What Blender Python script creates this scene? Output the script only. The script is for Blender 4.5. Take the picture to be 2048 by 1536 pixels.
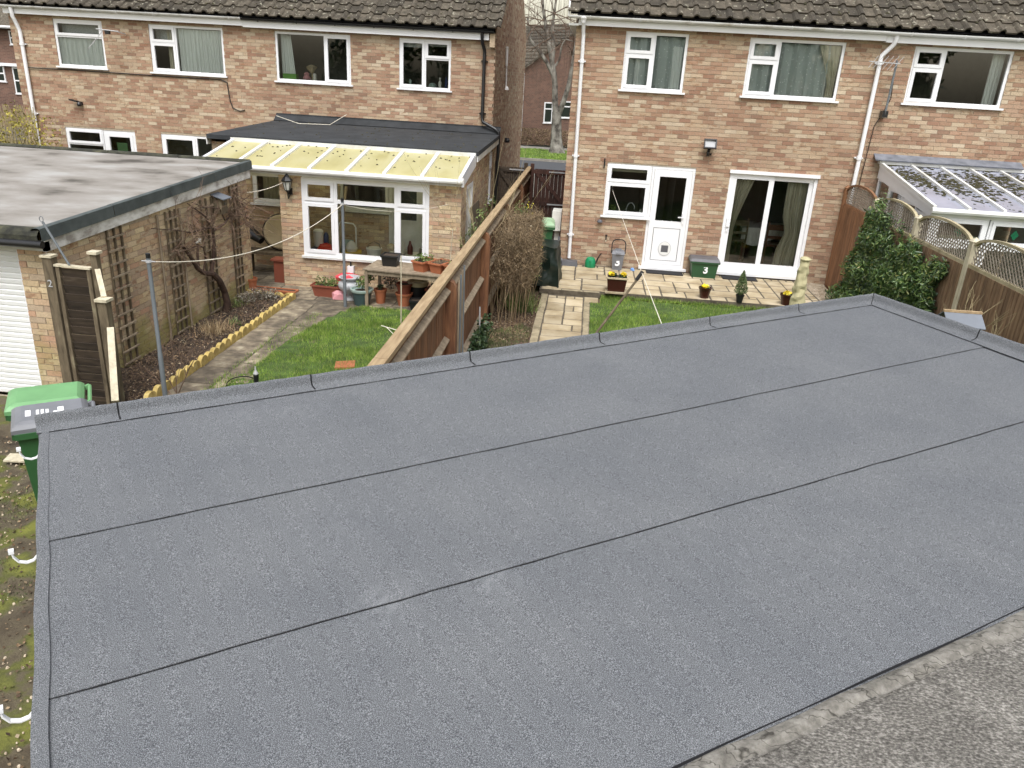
import bpy, math, random
import numpy as np
from mathutils import Vector, Matrix
random.seed(7); RNG = np.random.default_rng(7)
SC = bpy.context.scene; COL = SC.collection
for o in list(bpy.data.objects): bpy.data.objects.remove(o)
# ---------------------------------------------------------------- camera
cam = bpy.data.cameras.new('camera'); co = bpy.data.objects.new('camera', cam); COL.objects.link(co)
YAW, PIT, ROL = -0.0799764, 0.3793714, 0.0577967
ca, sa, cb, sb, cc, sc_ = math.cos(YAW), math.sin(YAW), math.cos(PIT), math.sin(PIT), math.cos(ROL), math.sin(ROL)
fw = Vector((sa*cb, ca*cb, -sb)); rt = Vector((ca, -sa, 0)); up = rt.cross(fw)
rt2 = cc*rt + sc_*up; up2 = -sc_*rt + cc*up
co.matrix_world = Matrix(((rt2.x, up2.x, -fw.x, 0), (rt2.y, up2.y, -fw.y, 0), (rt2.z, up2.z, -fw.z, 3.6), (0, 0, 0, 1)))
cam.sensor_width = 36; cam.lens = 1538.9/2048*36; cam.clip_start = 0.05; cam.clip_end = 1500
SC.camera = co
# ---------------------------------------------------------------- sky, sun, exposure
W = bpy.data.worlds.new('World'); SC.world = W; W.use_nodes = True
nt = W.node_tree; nt.nodes.clear()
SUN_EL, SUN_AZ = math.radians(60), math.radians(176)      # azimuth clockwise from +Y
sky = nt.nodes.new('ShaderNodeTexSky'); sky.sky_type = 'NISHITA'; sky.sun_disc = False
sky.sun_elevation = SUN_EL; sky.sun_rotation = SUN_AZ; sky.air_density = 1.0; sky.dust_density = 5.0; sky.ozone_density = 1.0
hs = nt.nodes.new('ShaderNodeHueSaturation'); hs.inputs['Saturation'].default_value = 0.22
mx = nt.nodes.new('ShaderNodeMix'); mx.data_type = 'RGBA'; mx.blend_type = 'MULTIPLY'; mx.inputs[0].default_value = 1
mx.inputs[7].default_value = (1.0, 1.02, 1.05, 1)
bg = nt.nodes.new('ShaderNodeBackground'); bg.inputs[1].default_value = 0.15
wo = nt.nodes.new('ShaderNodeOutputWorld')
nt.links.new(sky.outputs[0], hs.inputs['Color']); nt.links.new(hs.outputs[0], mx.inputs[6])
tc = nt.nodes.new('ShaderNodeTexCoord'); sx = nt.nodes.new('ShaderNodeSeparateXYZ'); nt.links.new(tc.outputs['Generated'], sx.inputs[0])
cr = nt.nodes.new('ShaderNodeValToRGB'); cr.color_ramp.elements[0].position = 0; cr.color_ramp.elements[0].color = (1.9, 1.72, 1.3, 1); cr.color_ramp.elements[1].position = .35; cr.color_ramp.elements[1].color = (.80, .80, .80, 1)
nt.links.new(sx.outputs[2], cr.inputs[0]); m2 = nt.nodes.new('ShaderNodeMix'); m2.data_type = 'RGBA'; m2.blend_type = 'MULTIPLY'; m2.inputs[0].default_value = 1
nt.links.new(mx.outputs[2], m2.inputs[6]); nt.links.new(cr.outputs[0], m2.inputs[7]); nt.links.new(m2.outputs[2], bg.inputs[0]); nt.links.new(bg.outputs[0], wo.inputs[0])
sl = bpy.data.lights.new('sun', 'SUN'); sl.energy = 1.05; sl.angle = math.radians(26); sl.color = (1, 0.975, 0.94)
so = bpy.data.objects.new('sun', sl); COL.objects.link(so)
sd = Vector((math.sin(SUN_AZ)*math.cos(SUN_EL), math.cos(SUN_AZ)*math.cos(SUN_EL), math.sin(SUN_EL)))
so.rotation_euler = sd.to_track_quat('Z', 'Y').to_euler(); so.location = (0, 0, 30)
SC.view_settings.view_transform = 'Standard'; SC.view_settings.look = 'None'
SC.view_settings.exposure = 0.9; SC.view_settings.gamma = 1; SC.view_settings.use_curve_mapping = False
SC.render.engine = 'CYCLES'; SC.cycles.max_bounces = 8; SC.cycles.transparent_max_bounces = 16
SC.cycles.use_denoising = True
# ---------------------------------------------------------------- materials
def nodes(name):
    m = bpy.data.materials.new(name); m.use_nodes = True; n = m.node_tree.nodes; n.clear()
    out = n.new('ShaderNodeOutputMaterial'); b = n.new('ShaderNodeBsdfPrincipled'); m.node_tree.links.new(b.outputs[0], out.inputs[0])
    return m, n, m.node_tree.links, b, out
def ramp(n, stops, mode='LINEAR'):
    r = n.new('ShaderNodeValToRGB'); cr = r.color_ramp; cr.interpolation = mode
    while len(cr.elements) > 1: cr.elements.remove(cr.elements[-1])
    cr.elements[0].position = stops[0][0]; cr.elements[0].color = (*stops[0][1], 1)
    for p, c in stops[1:]:
        e = cr.elements.new(p); e.color = (*c, 1)
    return r
def pos_node(n, l, stretch=(1, 1, 1), local=False):
    if local:
        t = n.new('ShaderNodeTexCoord'); src = t.outputs['Object']
    else:
        g = n.new('ShaderNodeNewGeometry'); src = g.outputs['Position']
    mp = n.new('ShaderNodeMapping'); mp.inputs['Scale'].default_value = stretch; l.new(src, mp.inputs[0]); return mp.outputs[0]
def noise(n, l, vec, scale, detail=4, rough=0.55):
    t = n.new('ShaderNodeTexNoise'); t.inputs['Scale'].default_value = scale; t.inputs['Detail'].default_value = detail
    t.inputs['Roughness'].default_value = rough; l.new(vec, t.inputs['Vector']); return t.outputs['Fac']
def mixc(n, l, fac, a, b, mode='MIX'):
    m = n.new('ShaderNodeMix'); m.data_type = 'RGBA'; m.blend_type = mode
    for sock, v in ((m.inputs[0], fac), (m.inputs[6], a), (m.inputs[7], b)):
        if hasattr(v, 'is_output'): l.new(v, sock)
        elif isinstance(v, (int, float)): sock.default_value = v
        else: sock.default_value = (*v, 1)
    return m.outputs[2]
def mathn(n, l, op, a, b=0.0):
    m = n.new('ShaderNodeMath'); m.operation = op
    for sock, v in ((m.inputs[0], a), (m.inputs[1], b)):
        if hasattr(v, 'is_output'): l.new(v, sock)
        else: sock.default_value = v
    return m.outputs[0]
def rnd_out(n, l):
    oi = n.new('ShaderNodeObjectInfo'); at = n.new('ShaderNodeAttribute'); at.attribute_name = 'rnd'
    return mathn(n, l, 'FRACT', mathn(n, l, 'ADD', oi.outputs['Random'], at.outputs['Fac']))
def bumpn(n, l, h, strength, dist=0.01):
    b = n.new('ShaderNodeBump'); b.inputs['Strength'].default_value = strength; b.inputs['Distance'].default_value = dist
    l.new(h, b.inputs['Height']); return b.outputs[0]
MATS = {}
def plain(name, col, rough=0.5, var=0.12, scale=6, bump=0.0, bscale=40, stretch=(1, 1, 1), metal=0.0, cols=None, rv=0.0, spec=0.5, local=False, detail=5):
    """noise-varied surface: cols = explicit colour stops, else col +- var; rv = brightness change from piece to piece"""
    m, n, l, b, out = nodes(name); v = pos_node(n, l, stretch, local)
    f = noise(n, l, v, scale, detail)
    if cols is None:
        lo = tuple(c*(1-var) for c in col); hi = tuple(min(1, c*(1+var)) for c in col); cols = [(0.3, lo), (0.7, hi)]
    c = ramp(n, cols); l.new(f, c.inputs[0]); cout = c.outputs[0]
    if rv:
        r = rnd_out(n, l); k = ramp(n, [(0, (1-rv,)*3), (1, (1+rv,)*3)]); l.new(r, k.inputs[0])
        cout = mixc(n, l, 1.0, cout, k.outputs[0], 'MULTIPLY')
    l.new(cout, b.inputs['Base Color']); b.inputs['Roughness'].default_value = rough; b.inputs['Metallic'].default_value = metal
    b.inputs['Specular IOR Level'].default_value = spec
    if bump: l.new(bumpn(n, l, noise(n, l, v, bscale, 4), bump), b.inputs['Normal'])
    MATS[name] = m; return m
def brick_mat(name, pal, moss=False):
    m, n, l, b, out = nodes(name); v = pos_node(n, l)
    r = rnd_out(n, l); rp = ramp(n, [(i/len(pal), c) for i, c in enumerate(pal)], 'CONSTANT'); l.new(r, rp.inputs[0])
    f = noise(n, l, pos_node(n, l, (1, 1, 2.2)), 9, 3); k = ramp(n, [(0.52, (0, 0, 0)), (0.62, (1, 1, 1))]); l.new(f, k.inputs[0])
    amt = mathn(n, l, 'MULTIPLY', k.outputs[0], mathn(n, l, 'GREATER_THAN', mathn(n, l, 'FRACT', mathn(n, l, 'MULTIPLY', r, 7.3)), 0.55))
    c = mixc(n, l, mathn(n, l, 'MULTIPLY', amt, 0.7), rp.outputs[0], (0.27, 0.15, 0.09))
    f2 = noise(n, l, v, 55, 4); k2 = ramp(n, [(0.3, (0.8, 0.8, 0.8)), (0.7, (1.14, 1.14, 1.14))]); l.new(f2, k2.inputs[0])
    c = mixc(n, l, 1.0, c, k2.outputs[0], 'MULTIPLY')
    f3 = noise(n, l, v, 0.7, 3); k3 = ramp(n, [(0.35, (0.9, 0.88, 0.86)), (0.65, (1.08, 1.08, 1.06))]); l.new(f3, k3.inputs[0])
    c = mixc(n, l, 1.0, c, k3.outputs[0], 'MULTIPLY')
    if moss:
        sp = n.new('ShaderNodeSeparateXYZ'); l.new(v, sp.inputs[0])
        h = mathn(n, l, 'ADD', mathn(n, l, 'MULTIPLY', noise(n, l, v, 1.6, 4), 1.5), mathn(n, l, 'MULTIPLY', sp.outputs[2], -0.75))
        mk = ramp(n, [(0.62, (0, 0, 0)), (1.0, (0.75, 0.75, 0.75))]); l.new(h, mk.inputs[0])
        c = mixc(n, l, mk.outputs[0], c, (0.27, 0.25, 0.075))
    l.new(c, b.inputs['Base Color']); b.inputs['Roughness'].default_value = 0.9; b.inputs['Specular IOR Level'].default_value = 0.25
    l.new(bumpn(n, l, f2, 0.5, 0.004), b.inputs['Normal']); MATS[name] = m; return m
PAL_H = [(0.365, 0.235, 0.161), (0.425, 0.311, 0.213), (0.328, 0.207, 0.141), (0.463, 0.358, 0.255), (0.396, 0.269, 0.19), (0.357, 0.231, 0.161), (0.502, 0.41, 0.303), (0.301, 0.178, 0.123), (0.405, 0.292, 0.204), (0.445, 0.335, 0.231), (0.376, 0.241, 0.167), (0.463, 0.366, 0.259), (0.271, 0.173, 0.121), (0.416, 0.315, 0.226), (0.434, 0.334, 0.236)]
PAL_G = [(0.506, 0.385, 0.242), (0.55, 0.429, 0.286), (0.462, 0.33, 0.209), (0.583, 0.473, 0.319), (0.484, 0.308, 0.209), (0.528, 0.407, 0.275), (0.44, 0.341, 0.242), (0.605, 0.484, 0.308), (0.506, 0.363, 0.242), (0.418, 0.308, 0.22)]
brick_mat('brick_house', PAL_H); brick_mat('brick_porch', PAL_G); brick_mat('brick_garage', PAL_G, True)
brick_mat('brick_far', [(.30,.14,.09), (.34,.18,.12), (.26,.12,.08), (.36,.22,.15)])
plain('mortar', (.40, .33, .245), .95, .2, 20, .4, 60)
def tile_mat():
    m, n, l, b, out = nodes('roof_tile'); v = pos_node(n, l)
    r = rnd_out(n, l); rp = ramp(n, [(0, (.048, .041, .032)), (1, (.10, .086, .068))]); l.new(r, rp.inputs[0])
    f = noise(n, l, v, 7, 6, .65); k = ramp(n, [(0.3, (.5, .48, .42)), (0.7, (1.35, 1.3, 1.2))]); l.new(f, k.inputs[0])
    c = mixc(n, l, 1.0, rp.outputs[0], k.outputs[0], 'MULTIPLY')
    f1 = noise(n, l, v, 13, 4); k1 = ramp(n, [(0.62, (0, 0, 0)), (0.66, (1, 1, 1))]); l.new(f1, k1.inputs[0])
    c = mixc(n, l, mathn(n, l, 'MULTIPLY', k1.outputs[0], .85), c, (.32, .30, .23))
    f2 = noise(n, l, v, 17, 3); k2 = ramp(n, [(0.60, (0, 0, 0)), (0.66, (1, 1, 1))]); l.new(f2, k2.inputs[0])
    c = mixc(n, l, mathn(n, l, 'MULTIPLY', k2.outputs[0], .8), c, (.03, .028, .015))
    l.new(c, b.inputs['Base Color']); b.inputs['Roughness'].default_value = .95
    l.new(bumpn(n, l, noise(n, l, v, 45, 4), .8, .012), b.inputs['Normal']); MATS['roof_tile'] = m
tile_mat()
def felt_mat(name, lo, mid, hi, s1=230):
    m, n, l, b, out = nodes(name); v = pos_node(n, l)
    f = noise(n, l, v, s1, 2, .6); rp = ramp(n, [(0.30, lo), (0.5, mid), (0.70, hi)]); l.new(f, rp.inputs[0])
    g = noise(n, l, v, s1*.35, 3); kg = ramp(n, [(0.32, (.89, .89, .89)), (0.68, (1.11, 1.11, 1.11))]); l.new(g, kg.inputs[0])
    c = mixc(n, l, 1.0, rp.outputs[0], kg.outputs[0], 'MULTIPLY')
    g2 = noise(n, l, v, 2.2, 5); k2 = ramp(n, [(0.35, (.93, .93, .94)), (0.66, (1.07, 1.06, 1.05))]); l.new(g2, k2.inputs[0])
    c = mixc(n, l, 1.0, c, k2.outputs[0], 'MULTIPLY')
    # pale scuffs left by feet and rollers
    g3 = noise(n, l, v, 5.0, 6, .7); k3 = ramp(n, [(0.66, (0, 0, 0)), (0.82, (1, 1, 1))]); l.new(g3, k3.inputs[0])
    c = mixc(n, l, mathn(n, l, 'MULTIPLY', k3.outputs[0], .12), c, (.35, .35, .36))
    for (sx_, sy_, r_, am) in SCUFFS:
        vd = n.new('ShaderNodeVectorMath'); vd.operation = 'DISTANCE'; l.new(pos_node(n, l), vd.inputs[0]); vd.inputs[1].default_value = (sx_, sy_, 1.87)
        km = ramp(n, [(0, (1, 1, 1)), (1, (0, 0, 0))]); l.new(mathn(n, l, 'DIVIDE', vd.outputs['Value'], r_), km.inputs[0])
        kn = ramp(n, [(.42, (0, 0, 0)), (.7, (1, 1, 1))]); l.new(noise(n, l, pos_node(n, l, (1.6, 1, 1)), 14, 5, .7), kn.inputs[0])
        c = mixc(n, l, mathn(n, l, 'MULTIPLY', mathn(n, l, 'MULTIPLY', km.outputs[0], kn.outputs[0]), am), c, (.40, .41, .42))
    l.new(c, b.inputs['Base Color']); b.inputs['Roughness'].default_value = .85; b.inputs['Specular IOR Level'].default_value = .3
    l.new(bumpn(n, l, f, .55, .003), b.inputs['Normal']); MATS[name] = m
SCUFFS = [(-.58, 2.19, .15, .28), (-.22, 2.35, .16, .25), (-1.44, 3.69, .22, .14), (-1.70, 3.52, .2, .12), (.77, 2.67, .12, .12), (.6, 4.6, .4, .1), (-.9, 2.6, .3, .08)]
felt_mat('new_felt', (.024, .0255, .0275), (.105, .111, .119), (.31, .32, .335), 380)
plain('bitumen', (.012, .012, .013), .8, spec=.2)
def old_felt():
    m, n, l, b, out = nodes('old_felt'); v = pos_node(n, l)
    f = noise(n, l, pos_node(n, l, (.8, 1.3, 1)), 105, 4, .65); k = ramp(n, [(.36, (.055, .051, .045)), (.52, (.155, .145, .13)), (.66, (.32, .305, .28))]); l.new(f, k.inputs[0])
    g = noise(n, l, v, 1.9, 5, .6); kg = ramp(n, [(.32, (.55, .54, .52)), (.5, (.95, .94, .92)), (.66, (1.4, 1.4, 1.38))]); l.new(g, kg.inputs[0])
    c = mixc(n, l, 1.0, k.outputs[0], kg.outputs[0], 'MULTIPLY')
    l.new(c, b.inputs['Base Color']); b.inputs['Roughness'].default_value = .95
    l.new(bumpn(n, l, f, .8, .01), b.inputs['Normal']); MATS['old_felt'] = m
old_felt()
def kerb_mat():
    m, n, l, b, out = nodes('old_kerb'); v = pos_node(n, l)
    f = noise(n, l, v, 26, 8, .7); k = ramp(n, [(.3, (.085, .078, .066)), (.5, (.17, .158, .137)), (.7, (.27, .255, .225))]); l.new(f, k.inputs[0])
    t = n.new('ShaderNodeTexVoronoi'); t.feature = 'DISTANCE_TO_EDGE'; t.inputs['Scale'].default_value = 13; mp = n.new('ShaderNodeMapping'); mp.inputs['Rotation'].default_value = (0, 0, math.radians(-36.7)); mp.inputs['Scale'].default_value = (.35, 1.6, 1)
    w_ = n.new('ShaderNodeTexNoise'); w_.inputs['Scale'].default_value = 18; l.new(v, w_.inputs['Vector']); va = n.new('ShaderNodeVectorMath'); va.operation = 'MULTIPLY_ADD'; l.new(w_.outputs['Color'], va.inputs[0]); va.inputs[1].default_value = (.08, .08, 0); l.new(v, va.inputs[2])
    l.new(va.outputs[0], mp.inputs[0]); l.new(mp.outputs[0], t.inputs['Vector']); kc = ramp(n, [(.0, (.25, .24, .22)), (.035, (1, 1, 1))]); l.new(t.outputs['Distance'], kc.inputs[0])
    l.new(mixc(n, l, 1, k.outputs[0], kc.outputs[0], 'MULTIPLY'), b.inputs['Base Color']); b.inputs['Roughness'].default_value = .95
    l.new(bumpn(n, l, f, 1, .006), b.inputs['Normal']); MATS['old_kerb'] = m
kerb_mat()
def glass_mat(name, tint=(.86, .9, .88), refl=1.0):
    m, n, l, b, out = nodes(name); n.remove(b)
    t = n.new('ShaderNodeBsdfTransparent'); t.inputs[0].default_value = (*tint, 1)
    g = n.new('ShaderNodeBsdfGlossy'); g.inputs['Roughness'].default_value = .01
    fr = n.new('ShaderNodeFresnel'); fr.inputs[0].default_value = 1.45
    mix = n.new('ShaderNodeMixShader'); l.new(mathn(n, l, 'MULTIPLY', fr.outputs[0], refl), mix.inputs[0]); l.new(t.outputs[0], mix.inputs[1]); l.new(g.outputs[0], mix.inputs[2])
    l.new(mix.outputs[0], out.inputs[0]); MATS[name] = m
glass_mat('glass', refl=2.4)
plain('obscure_glass', (.34, .36, .36), .25, .2, 30)
plain('upvc', (.78, .78, .79), .35, .03, 3); plain('upvc_old', (.76, .76, .72), .45, None, cols=[(.35, (.56, .55, .50)), (.6, (.72, .72, .70))], scale=2.5)
plain('gutter_white', None, .45, cols=[(.28, (.46, .44, .39)), (.5, (.70, .70, .69))], scale=4); plain('black_plastic', (.012, .012, .013), .35)
plain('grey_plastic', (.17, .175, .19), .5); plain('mid_grey', (.10, .10, .11), .5)
plain('room', (.19, .185, .17), .9, .3, 1.2); plain('room_floor', (.20, .17, .13), .7, .2, 3)
plain('curtain_white', (.82, .84, .82), .9, .06, 3, stretch=(1, 1, .1)); plain('curtain_beige', (.60, .56, .44), .9, .08, 3)
plain('dark_felt', None, .9, cols=[(.3, (.016, .018, .020)), (.7, (.036, .039, .043))], scale=3, bump=.2, bscale=60)
plain('lead', None, .5, cols=[(.3, (.10, .11, .13)), (.7, (.2, .21, .24))], scale=6)
plain('poly_yellow', None, .35, cols=[(.3, (.58, .52, .22)), (.5, (.72, .66, .34)), (.75, (.80, .75, .46))], scale=1.6, stretch=(1.5, .5, 1))
def poly_mat():
    m = MATS['poly_yellow']; n = m.node_tree.nodes; l = m.node_tree.links; b = next(x for x in n if x.type == 'BSDF_PRINCIPLED'); out = next(x for x in n if x.type == 'OUTPUT_MATERIAL')
    t = n.new('ShaderNodeBsdfTranslucent'); t.inputs[0].default_value = (.85, .80, .5, 1); mix = n.new('ShaderNodeMixShader'); mix.inputs[0].default_value = .40; l.new(b.outputs[0], mix.inputs[1]); l.new(t.outputs[0], mix.inputs[2]); l.new(mix.outputs[0], out.inputs[0])
poly_mat()
plain('poly_blue', None, .2, cols=[(.3, (.24, .25, .30)), (.7, (.36, .375, .46))], scale=1.5)
plain('moss', None, .95, cols=[(.3, (.018, .016, .008)), (.55, (.045, .04, .014)), (.75, (.09, .08, .022))], scale=18, bump=.6)
plain('roof_concrete', None, .8, cols=[(.30, (.07, .06, .05)), (.38, (.15, .135, .115)), (.46, (.225, .205, .18)), (.56, (.27, .25, .225)), (.7, (.34, .33, .31))], scale=1.5, stretch=(.8, 1.25, 1), detail=12)
plain('mossy_felt', None, .95, cols=[(.35, (.018, .018, .014)), (.6, (.05, .05, .032)), (.75, (.12, .11, .06))], scale=10, bump=.5)
plain('green_felt', None, .9, cols=[(.3, (.045, .055, .054)), (.7, (.085, .10, .097))], scale=5, bump=.3, bscale=80)
plain('flaky_paint', None, .9, cols=[(.36, (.33, .30, .27)), (.46, (.56, .54, .50)), (.6, (.76, .75, .72))], scale=9, stretch=(1, .45, 1), detail=8, bump=.3, bscale=30)
plain('roller_white', (.76, .76, .74), .45, .03, 2)
plain('wood_brown', None, .8, cols=[(.3, (.10, .042, .02)), (.55, (.18, .08, .036)), (.75, (.25, .12, .056))], scale=5, stretch=(6, 6, .8), rv=.22, bump=.3, bscale=20)
plain('wood_dark', None, .85, cols=[(.3, (.03, .021, .014)), (.6, (.065, .046, .03)), (.8, (.12, .095, .07))], scale=4, stretch=(1, 3, 6), rv=.3, bump=.3, bscale=30)
plain('wood_pale', None, .85, cols=[(.3, (.25, .17, .09)), (.6, (.38, .275, .155)), (.8, (.46, .36, .23))], scale=4, stretch=(8, .8, 8), rv=.1, bump=.25, bscale=25)
plain('wood_cream', None, .85, cols=[(.3, (.40, .35, .25)), (.6, (.58, .52, .38))], scale=5, stretch=(3, 3, 1), bump=.2)
plain('wood_grey', None, .9, cols=[(.3, (.17, .13, .085)), (.6, (.29, .23, .16)), (.8, (.38, .32, .23))], scale=5, stretch=(3, 3, 1), rv=.18, bump=.3)
plain('wood_post', None, .9, cols=[(.3, (.07, .052, .03)), (.6, (.155, .12, .075)), (.75, (.24, .21, .13))], scale=5, stretch=(4, 4, 1), bump=.3)
plain('fence_warm', None, .8, cols=[(.3, (.15, .068, .03)), (.55, (.25, .12, .056)), (.75, (.32, .17, .085))], scale=5, stretch=(5, 5, .7), rv=.2, bump=.2)
plain('fence_old', None, .9, cols=[(.3, (.115, .067, .038)), (.55, (.205, .125, .07)), (.75, (.28, .19, .115))], scale=5, stretch=(5, 5, .7), rv=.2, bump=.2)
plain('lattice', None, .85, cols=[(.3, (.20, .165, .125)), (.7, (.36, .31, .25))], scale=8)
plain('cap_moss', None, .9, cols=[(.3, (.27, .225, .13)), (.6, (.42, .36, .23))], scale=6)
plain('gate_brown', None, .75, cols=[(.3, (.035, .014, .009)), (.7, (.075, .03, .02))], scale=4, stretch=(5, 5, .8), rv=.25)
plain('sandstone', None, .9, cols=[(.28, (.25, .185, .10)), (.45, (.38, .305, .19)), (.62, (.47, .395, .27))], scale=2.6, rv=.15, bump=.35, bscale=22, detail=8)
plain('sand_kerb', None, .95, cols=[(.3, (.20, .165, .10)), (.6, (.34, .285, .185))], scale=9, rv=.15, bump=.5)
plain('old_slab', None, .95, cols=[(.30, (.07, .058, .04)), (.48, (.155, .125, .09)), (.60, (.23, .19, .13)), (.70, (.34, .30, .22))], scale=5.5, rv=.3, bump=.5, detail=9)
plain('concrete', None, .95, cols=[(.3, (.17, .155, .13)), (.7, (.30, .28, .24))], scale=4, bump=.3)
plain('log_yellow', None, .9, cols=[(.3, (.36, .25, .07)), (.6, (.55, .42, .15)), (.8, (.62, .52, .26))], scale=14, rv=.15)
plain('soil', None, 1, cols=[(.35, (.025, .017, .012)), (.6, (.062, .042, .028)), (.75, (.11, .08, .055))], scale=14, bump=1, bscale=30, detail=8)
plain('bark_soil', None, 1, cols=[(.3, (.06, .038, .024)), (.6, (.13, .082, .055)), (.78, (.22, .15, .10))], scale=16, bump=1, bscale=40, detail=8)
plain('turf', None, 1, cols=[(.35, (.035, .06, .013)), (.65, (.075, .125, .025))], scale=5, bump=.6)
plain('yard', None, 1, cols=[(.30, (.035, .026, .016)), (.42, (.075, .058, .036)), (.50, (.10, .082, .05)), (.55, (.085, .088, .022)), (.68, (.16, .165, .03))], scale=2.6, bump=1, bscale=50, detail=14)
plain('ground_mix', None, 1, cols=[(.3, (.05, .06, .025)), (.7, (.11, .10, .05))], scale=.3)
plain('joint', None, 1, cols=[(.3, (.05, .04, .028)), (.7, (.15, .125, .09))], scale=9)
plain('road', (.055, .057, .062), .9, .2, 20); plain('gravel_base', (.33, .27, .18), 1, .35, 60, .8, 60)
plain('gravel', None, .9, cols=[(.3, (.30, .23, .15)), (.7, (.55, .47, .36))], scale=9, rv=.35)
plain('bark', None, .95, cols=[(.3, (.035, .02, .015)), (.7, (.11, .065, .045))], scale=14, stretch=(1, 1, .5), bump=1, bscale=40)
plain('twig', None, .9, cols=[(.3, (.09, .055, .035)), (.7, (.19, .125, .085))], scale=9)
plain('twig_pale', None, .9, cols=[(.3, (.24, .19, .10)), (.7, (.37, .31, .18))], scale=9)
plain('twig_dry', None, .95, cols=[(.3, (.13, .092, .05)), (.6, (.23, .165, .095)), (.8, (.36, .275, .17))], scale=4, rv=.5)
plain('birch', None, .9, cols=[(.36, (.05, .042, .035)), (.5, (.17, .155, .13)), (.7, (.33, .31, .27))], scale=3.2, stretch=(1, 1, .8), bump=.4, detail=7)
plain('birch_twig', (.13, .085, .06), .9, .3)
def leaf_mat(name, stops, rough=.5):
    m, n, l, b, out = nodes(name); r = rnd_out(n, l); rp = ramp(n, stops); l.new(r, rp.inputs[0])
    f = noise(n, l, pos_node(n, l), 2.5, 3); k = ramp(n, [(.35, (.66, .68, .66)), (.65, (1.28, 1.25, 1.2))]); l.new(f, k.inputs[0])
    l.new(mixc(n, l, 1, rp.outputs[0], k.outputs[0], 'MULTIPLY'), b.inputs['Base Color']); b.inputs['Roughness'].default_value = rough
    MATS[name] = m
leaf_mat('grass', [(0, (.085, .16, .02)), (.5, (.17, .285, .037)), (.82, (.27, .385, .06)), (1, (.42, .43, .16))], .7)
leaf_mat('grass_rough', [(0, (.06, .085, .025)), (.6, (.12, .145, .05)), (1, (.25, .22, .12))], .8)
leaf_mat('evergreen', [(0, (.022, .05, .014)), (.35, (.05, .105, .028)), (.7, (.11, .18, .045)), (.92, (.19, .26, .08)), (1, (.30, .27, .09))], .34)
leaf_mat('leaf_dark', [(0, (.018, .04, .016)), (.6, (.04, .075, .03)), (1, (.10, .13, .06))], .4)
leaf_mat('leaf_fresh', [(0, (.07, .11, .025)), (.6, (.14, .20, .05)), (1, (.26, .30, .10))], .55)
leaf_mat('leaf_yellow', [(0, (.14, .12, .015)), (.5, (.30, .26, .03)), (.85, (.46, .39, .06)), (1, (.12, .09, .03))], .6)
leaf_mat('conifer', [(0, (.05, .09, .03)), (.6, (.10, .15, .05)), (1, (.17, .21, .08))], .6)
leaf_mat('dead_leaf', [(0, (.06, .038, .024)), (.4, (.125, .08, .045)), (.75, (.21, .145, .085)), (.95, (.30, .23, .15)), (1, (.45, .38, .28))], .9)
leaf_mat('straw', [(0, (.20, .13, .065)), (1, (.46, .36, .22))], .9)
leaf_mat('petal_yellow', [(0, (.72, .52, .01)), (1, (.85, .70, .05))], .6)
leaf_mat('heather', [(0, (.10, .09, .06)), (.6, (.25, .22, .17)), (1, (.5, .46, .4))], .9)
leaf_mat('far_twigs', [(0, (.13, .11, .095)), (1, (.25, .22, .19))], 1)
for nm, c, r in (('terracotta', (.40, .135, .06), .75), ('terracotta_dark', (.22, .062, .035), .6), ('brown_gloss', (.045, .012, .009), .25), ('bin_green', (.03, .10, .035), .4),
                 ('bin_lid_green', (.15, .33, .14), .5), ('bin_lid_pale', (.28, .42, .25), .5), ('box_green', (.02, .075, .03), .45), ('can_green', (.01, .21, .085), .4), ('pot_green', (.05, .085, .085), .5),
                 ('pot_rim', (.33, .42, .38), .5), ('black_pot', (.012, .012, .012), .5), ('rubber', (.014, .014, .014), .85), ('steel', (.14, .155, .165), .45), ('alu', (.42, .42, .42), .4),
                 ('silver', (.42, .43, .44), .35), ('red_plastic', (.55, .03, .015), .4), ('red_bag', (.62, .05, .07), .6), ('pink_bag', (.62, .28, .30), .6), ('yellow_plastic', (.52, .35, .04), .5), ('white_plastic', (.72, .70, .64), .45),
                 ('blue_plastic', (.02, .035, .11), .5), ('bottle_brown', (.13, .03, .02), .35), ('rope', (.72, .67, .56), .8), ('tarp', (.007, .014, .010), .38), ('cover_beige', (.42, .38, .22), .85),
                 ('canvas', (.46, .38, .24), .85), ('slate', (.15, .165, .19), .55), ('cable', (.02, .015, .012), .6), ('blue_cloth', (.16, .30, .60), .7), ('cloth_white', (.62, .60, .55), .8), ('wood_chair', (.12, .045, .02), .5), ('mat_black', (.012, .012, .013), .95),
                 ('print_white', (.8, .8, .8), .6), ('paper', (.72, .68, .58), .8), ('green_box', (.12, .34, .04), .6), ('leaded_green', (.005, .10, .045), .3), ('lamp_glass', (.5, .5, .45), .2), ('ochre_fringe', (.35, .29, .14), .9)):
    plain(nm, c, r, .10, 5)
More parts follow.
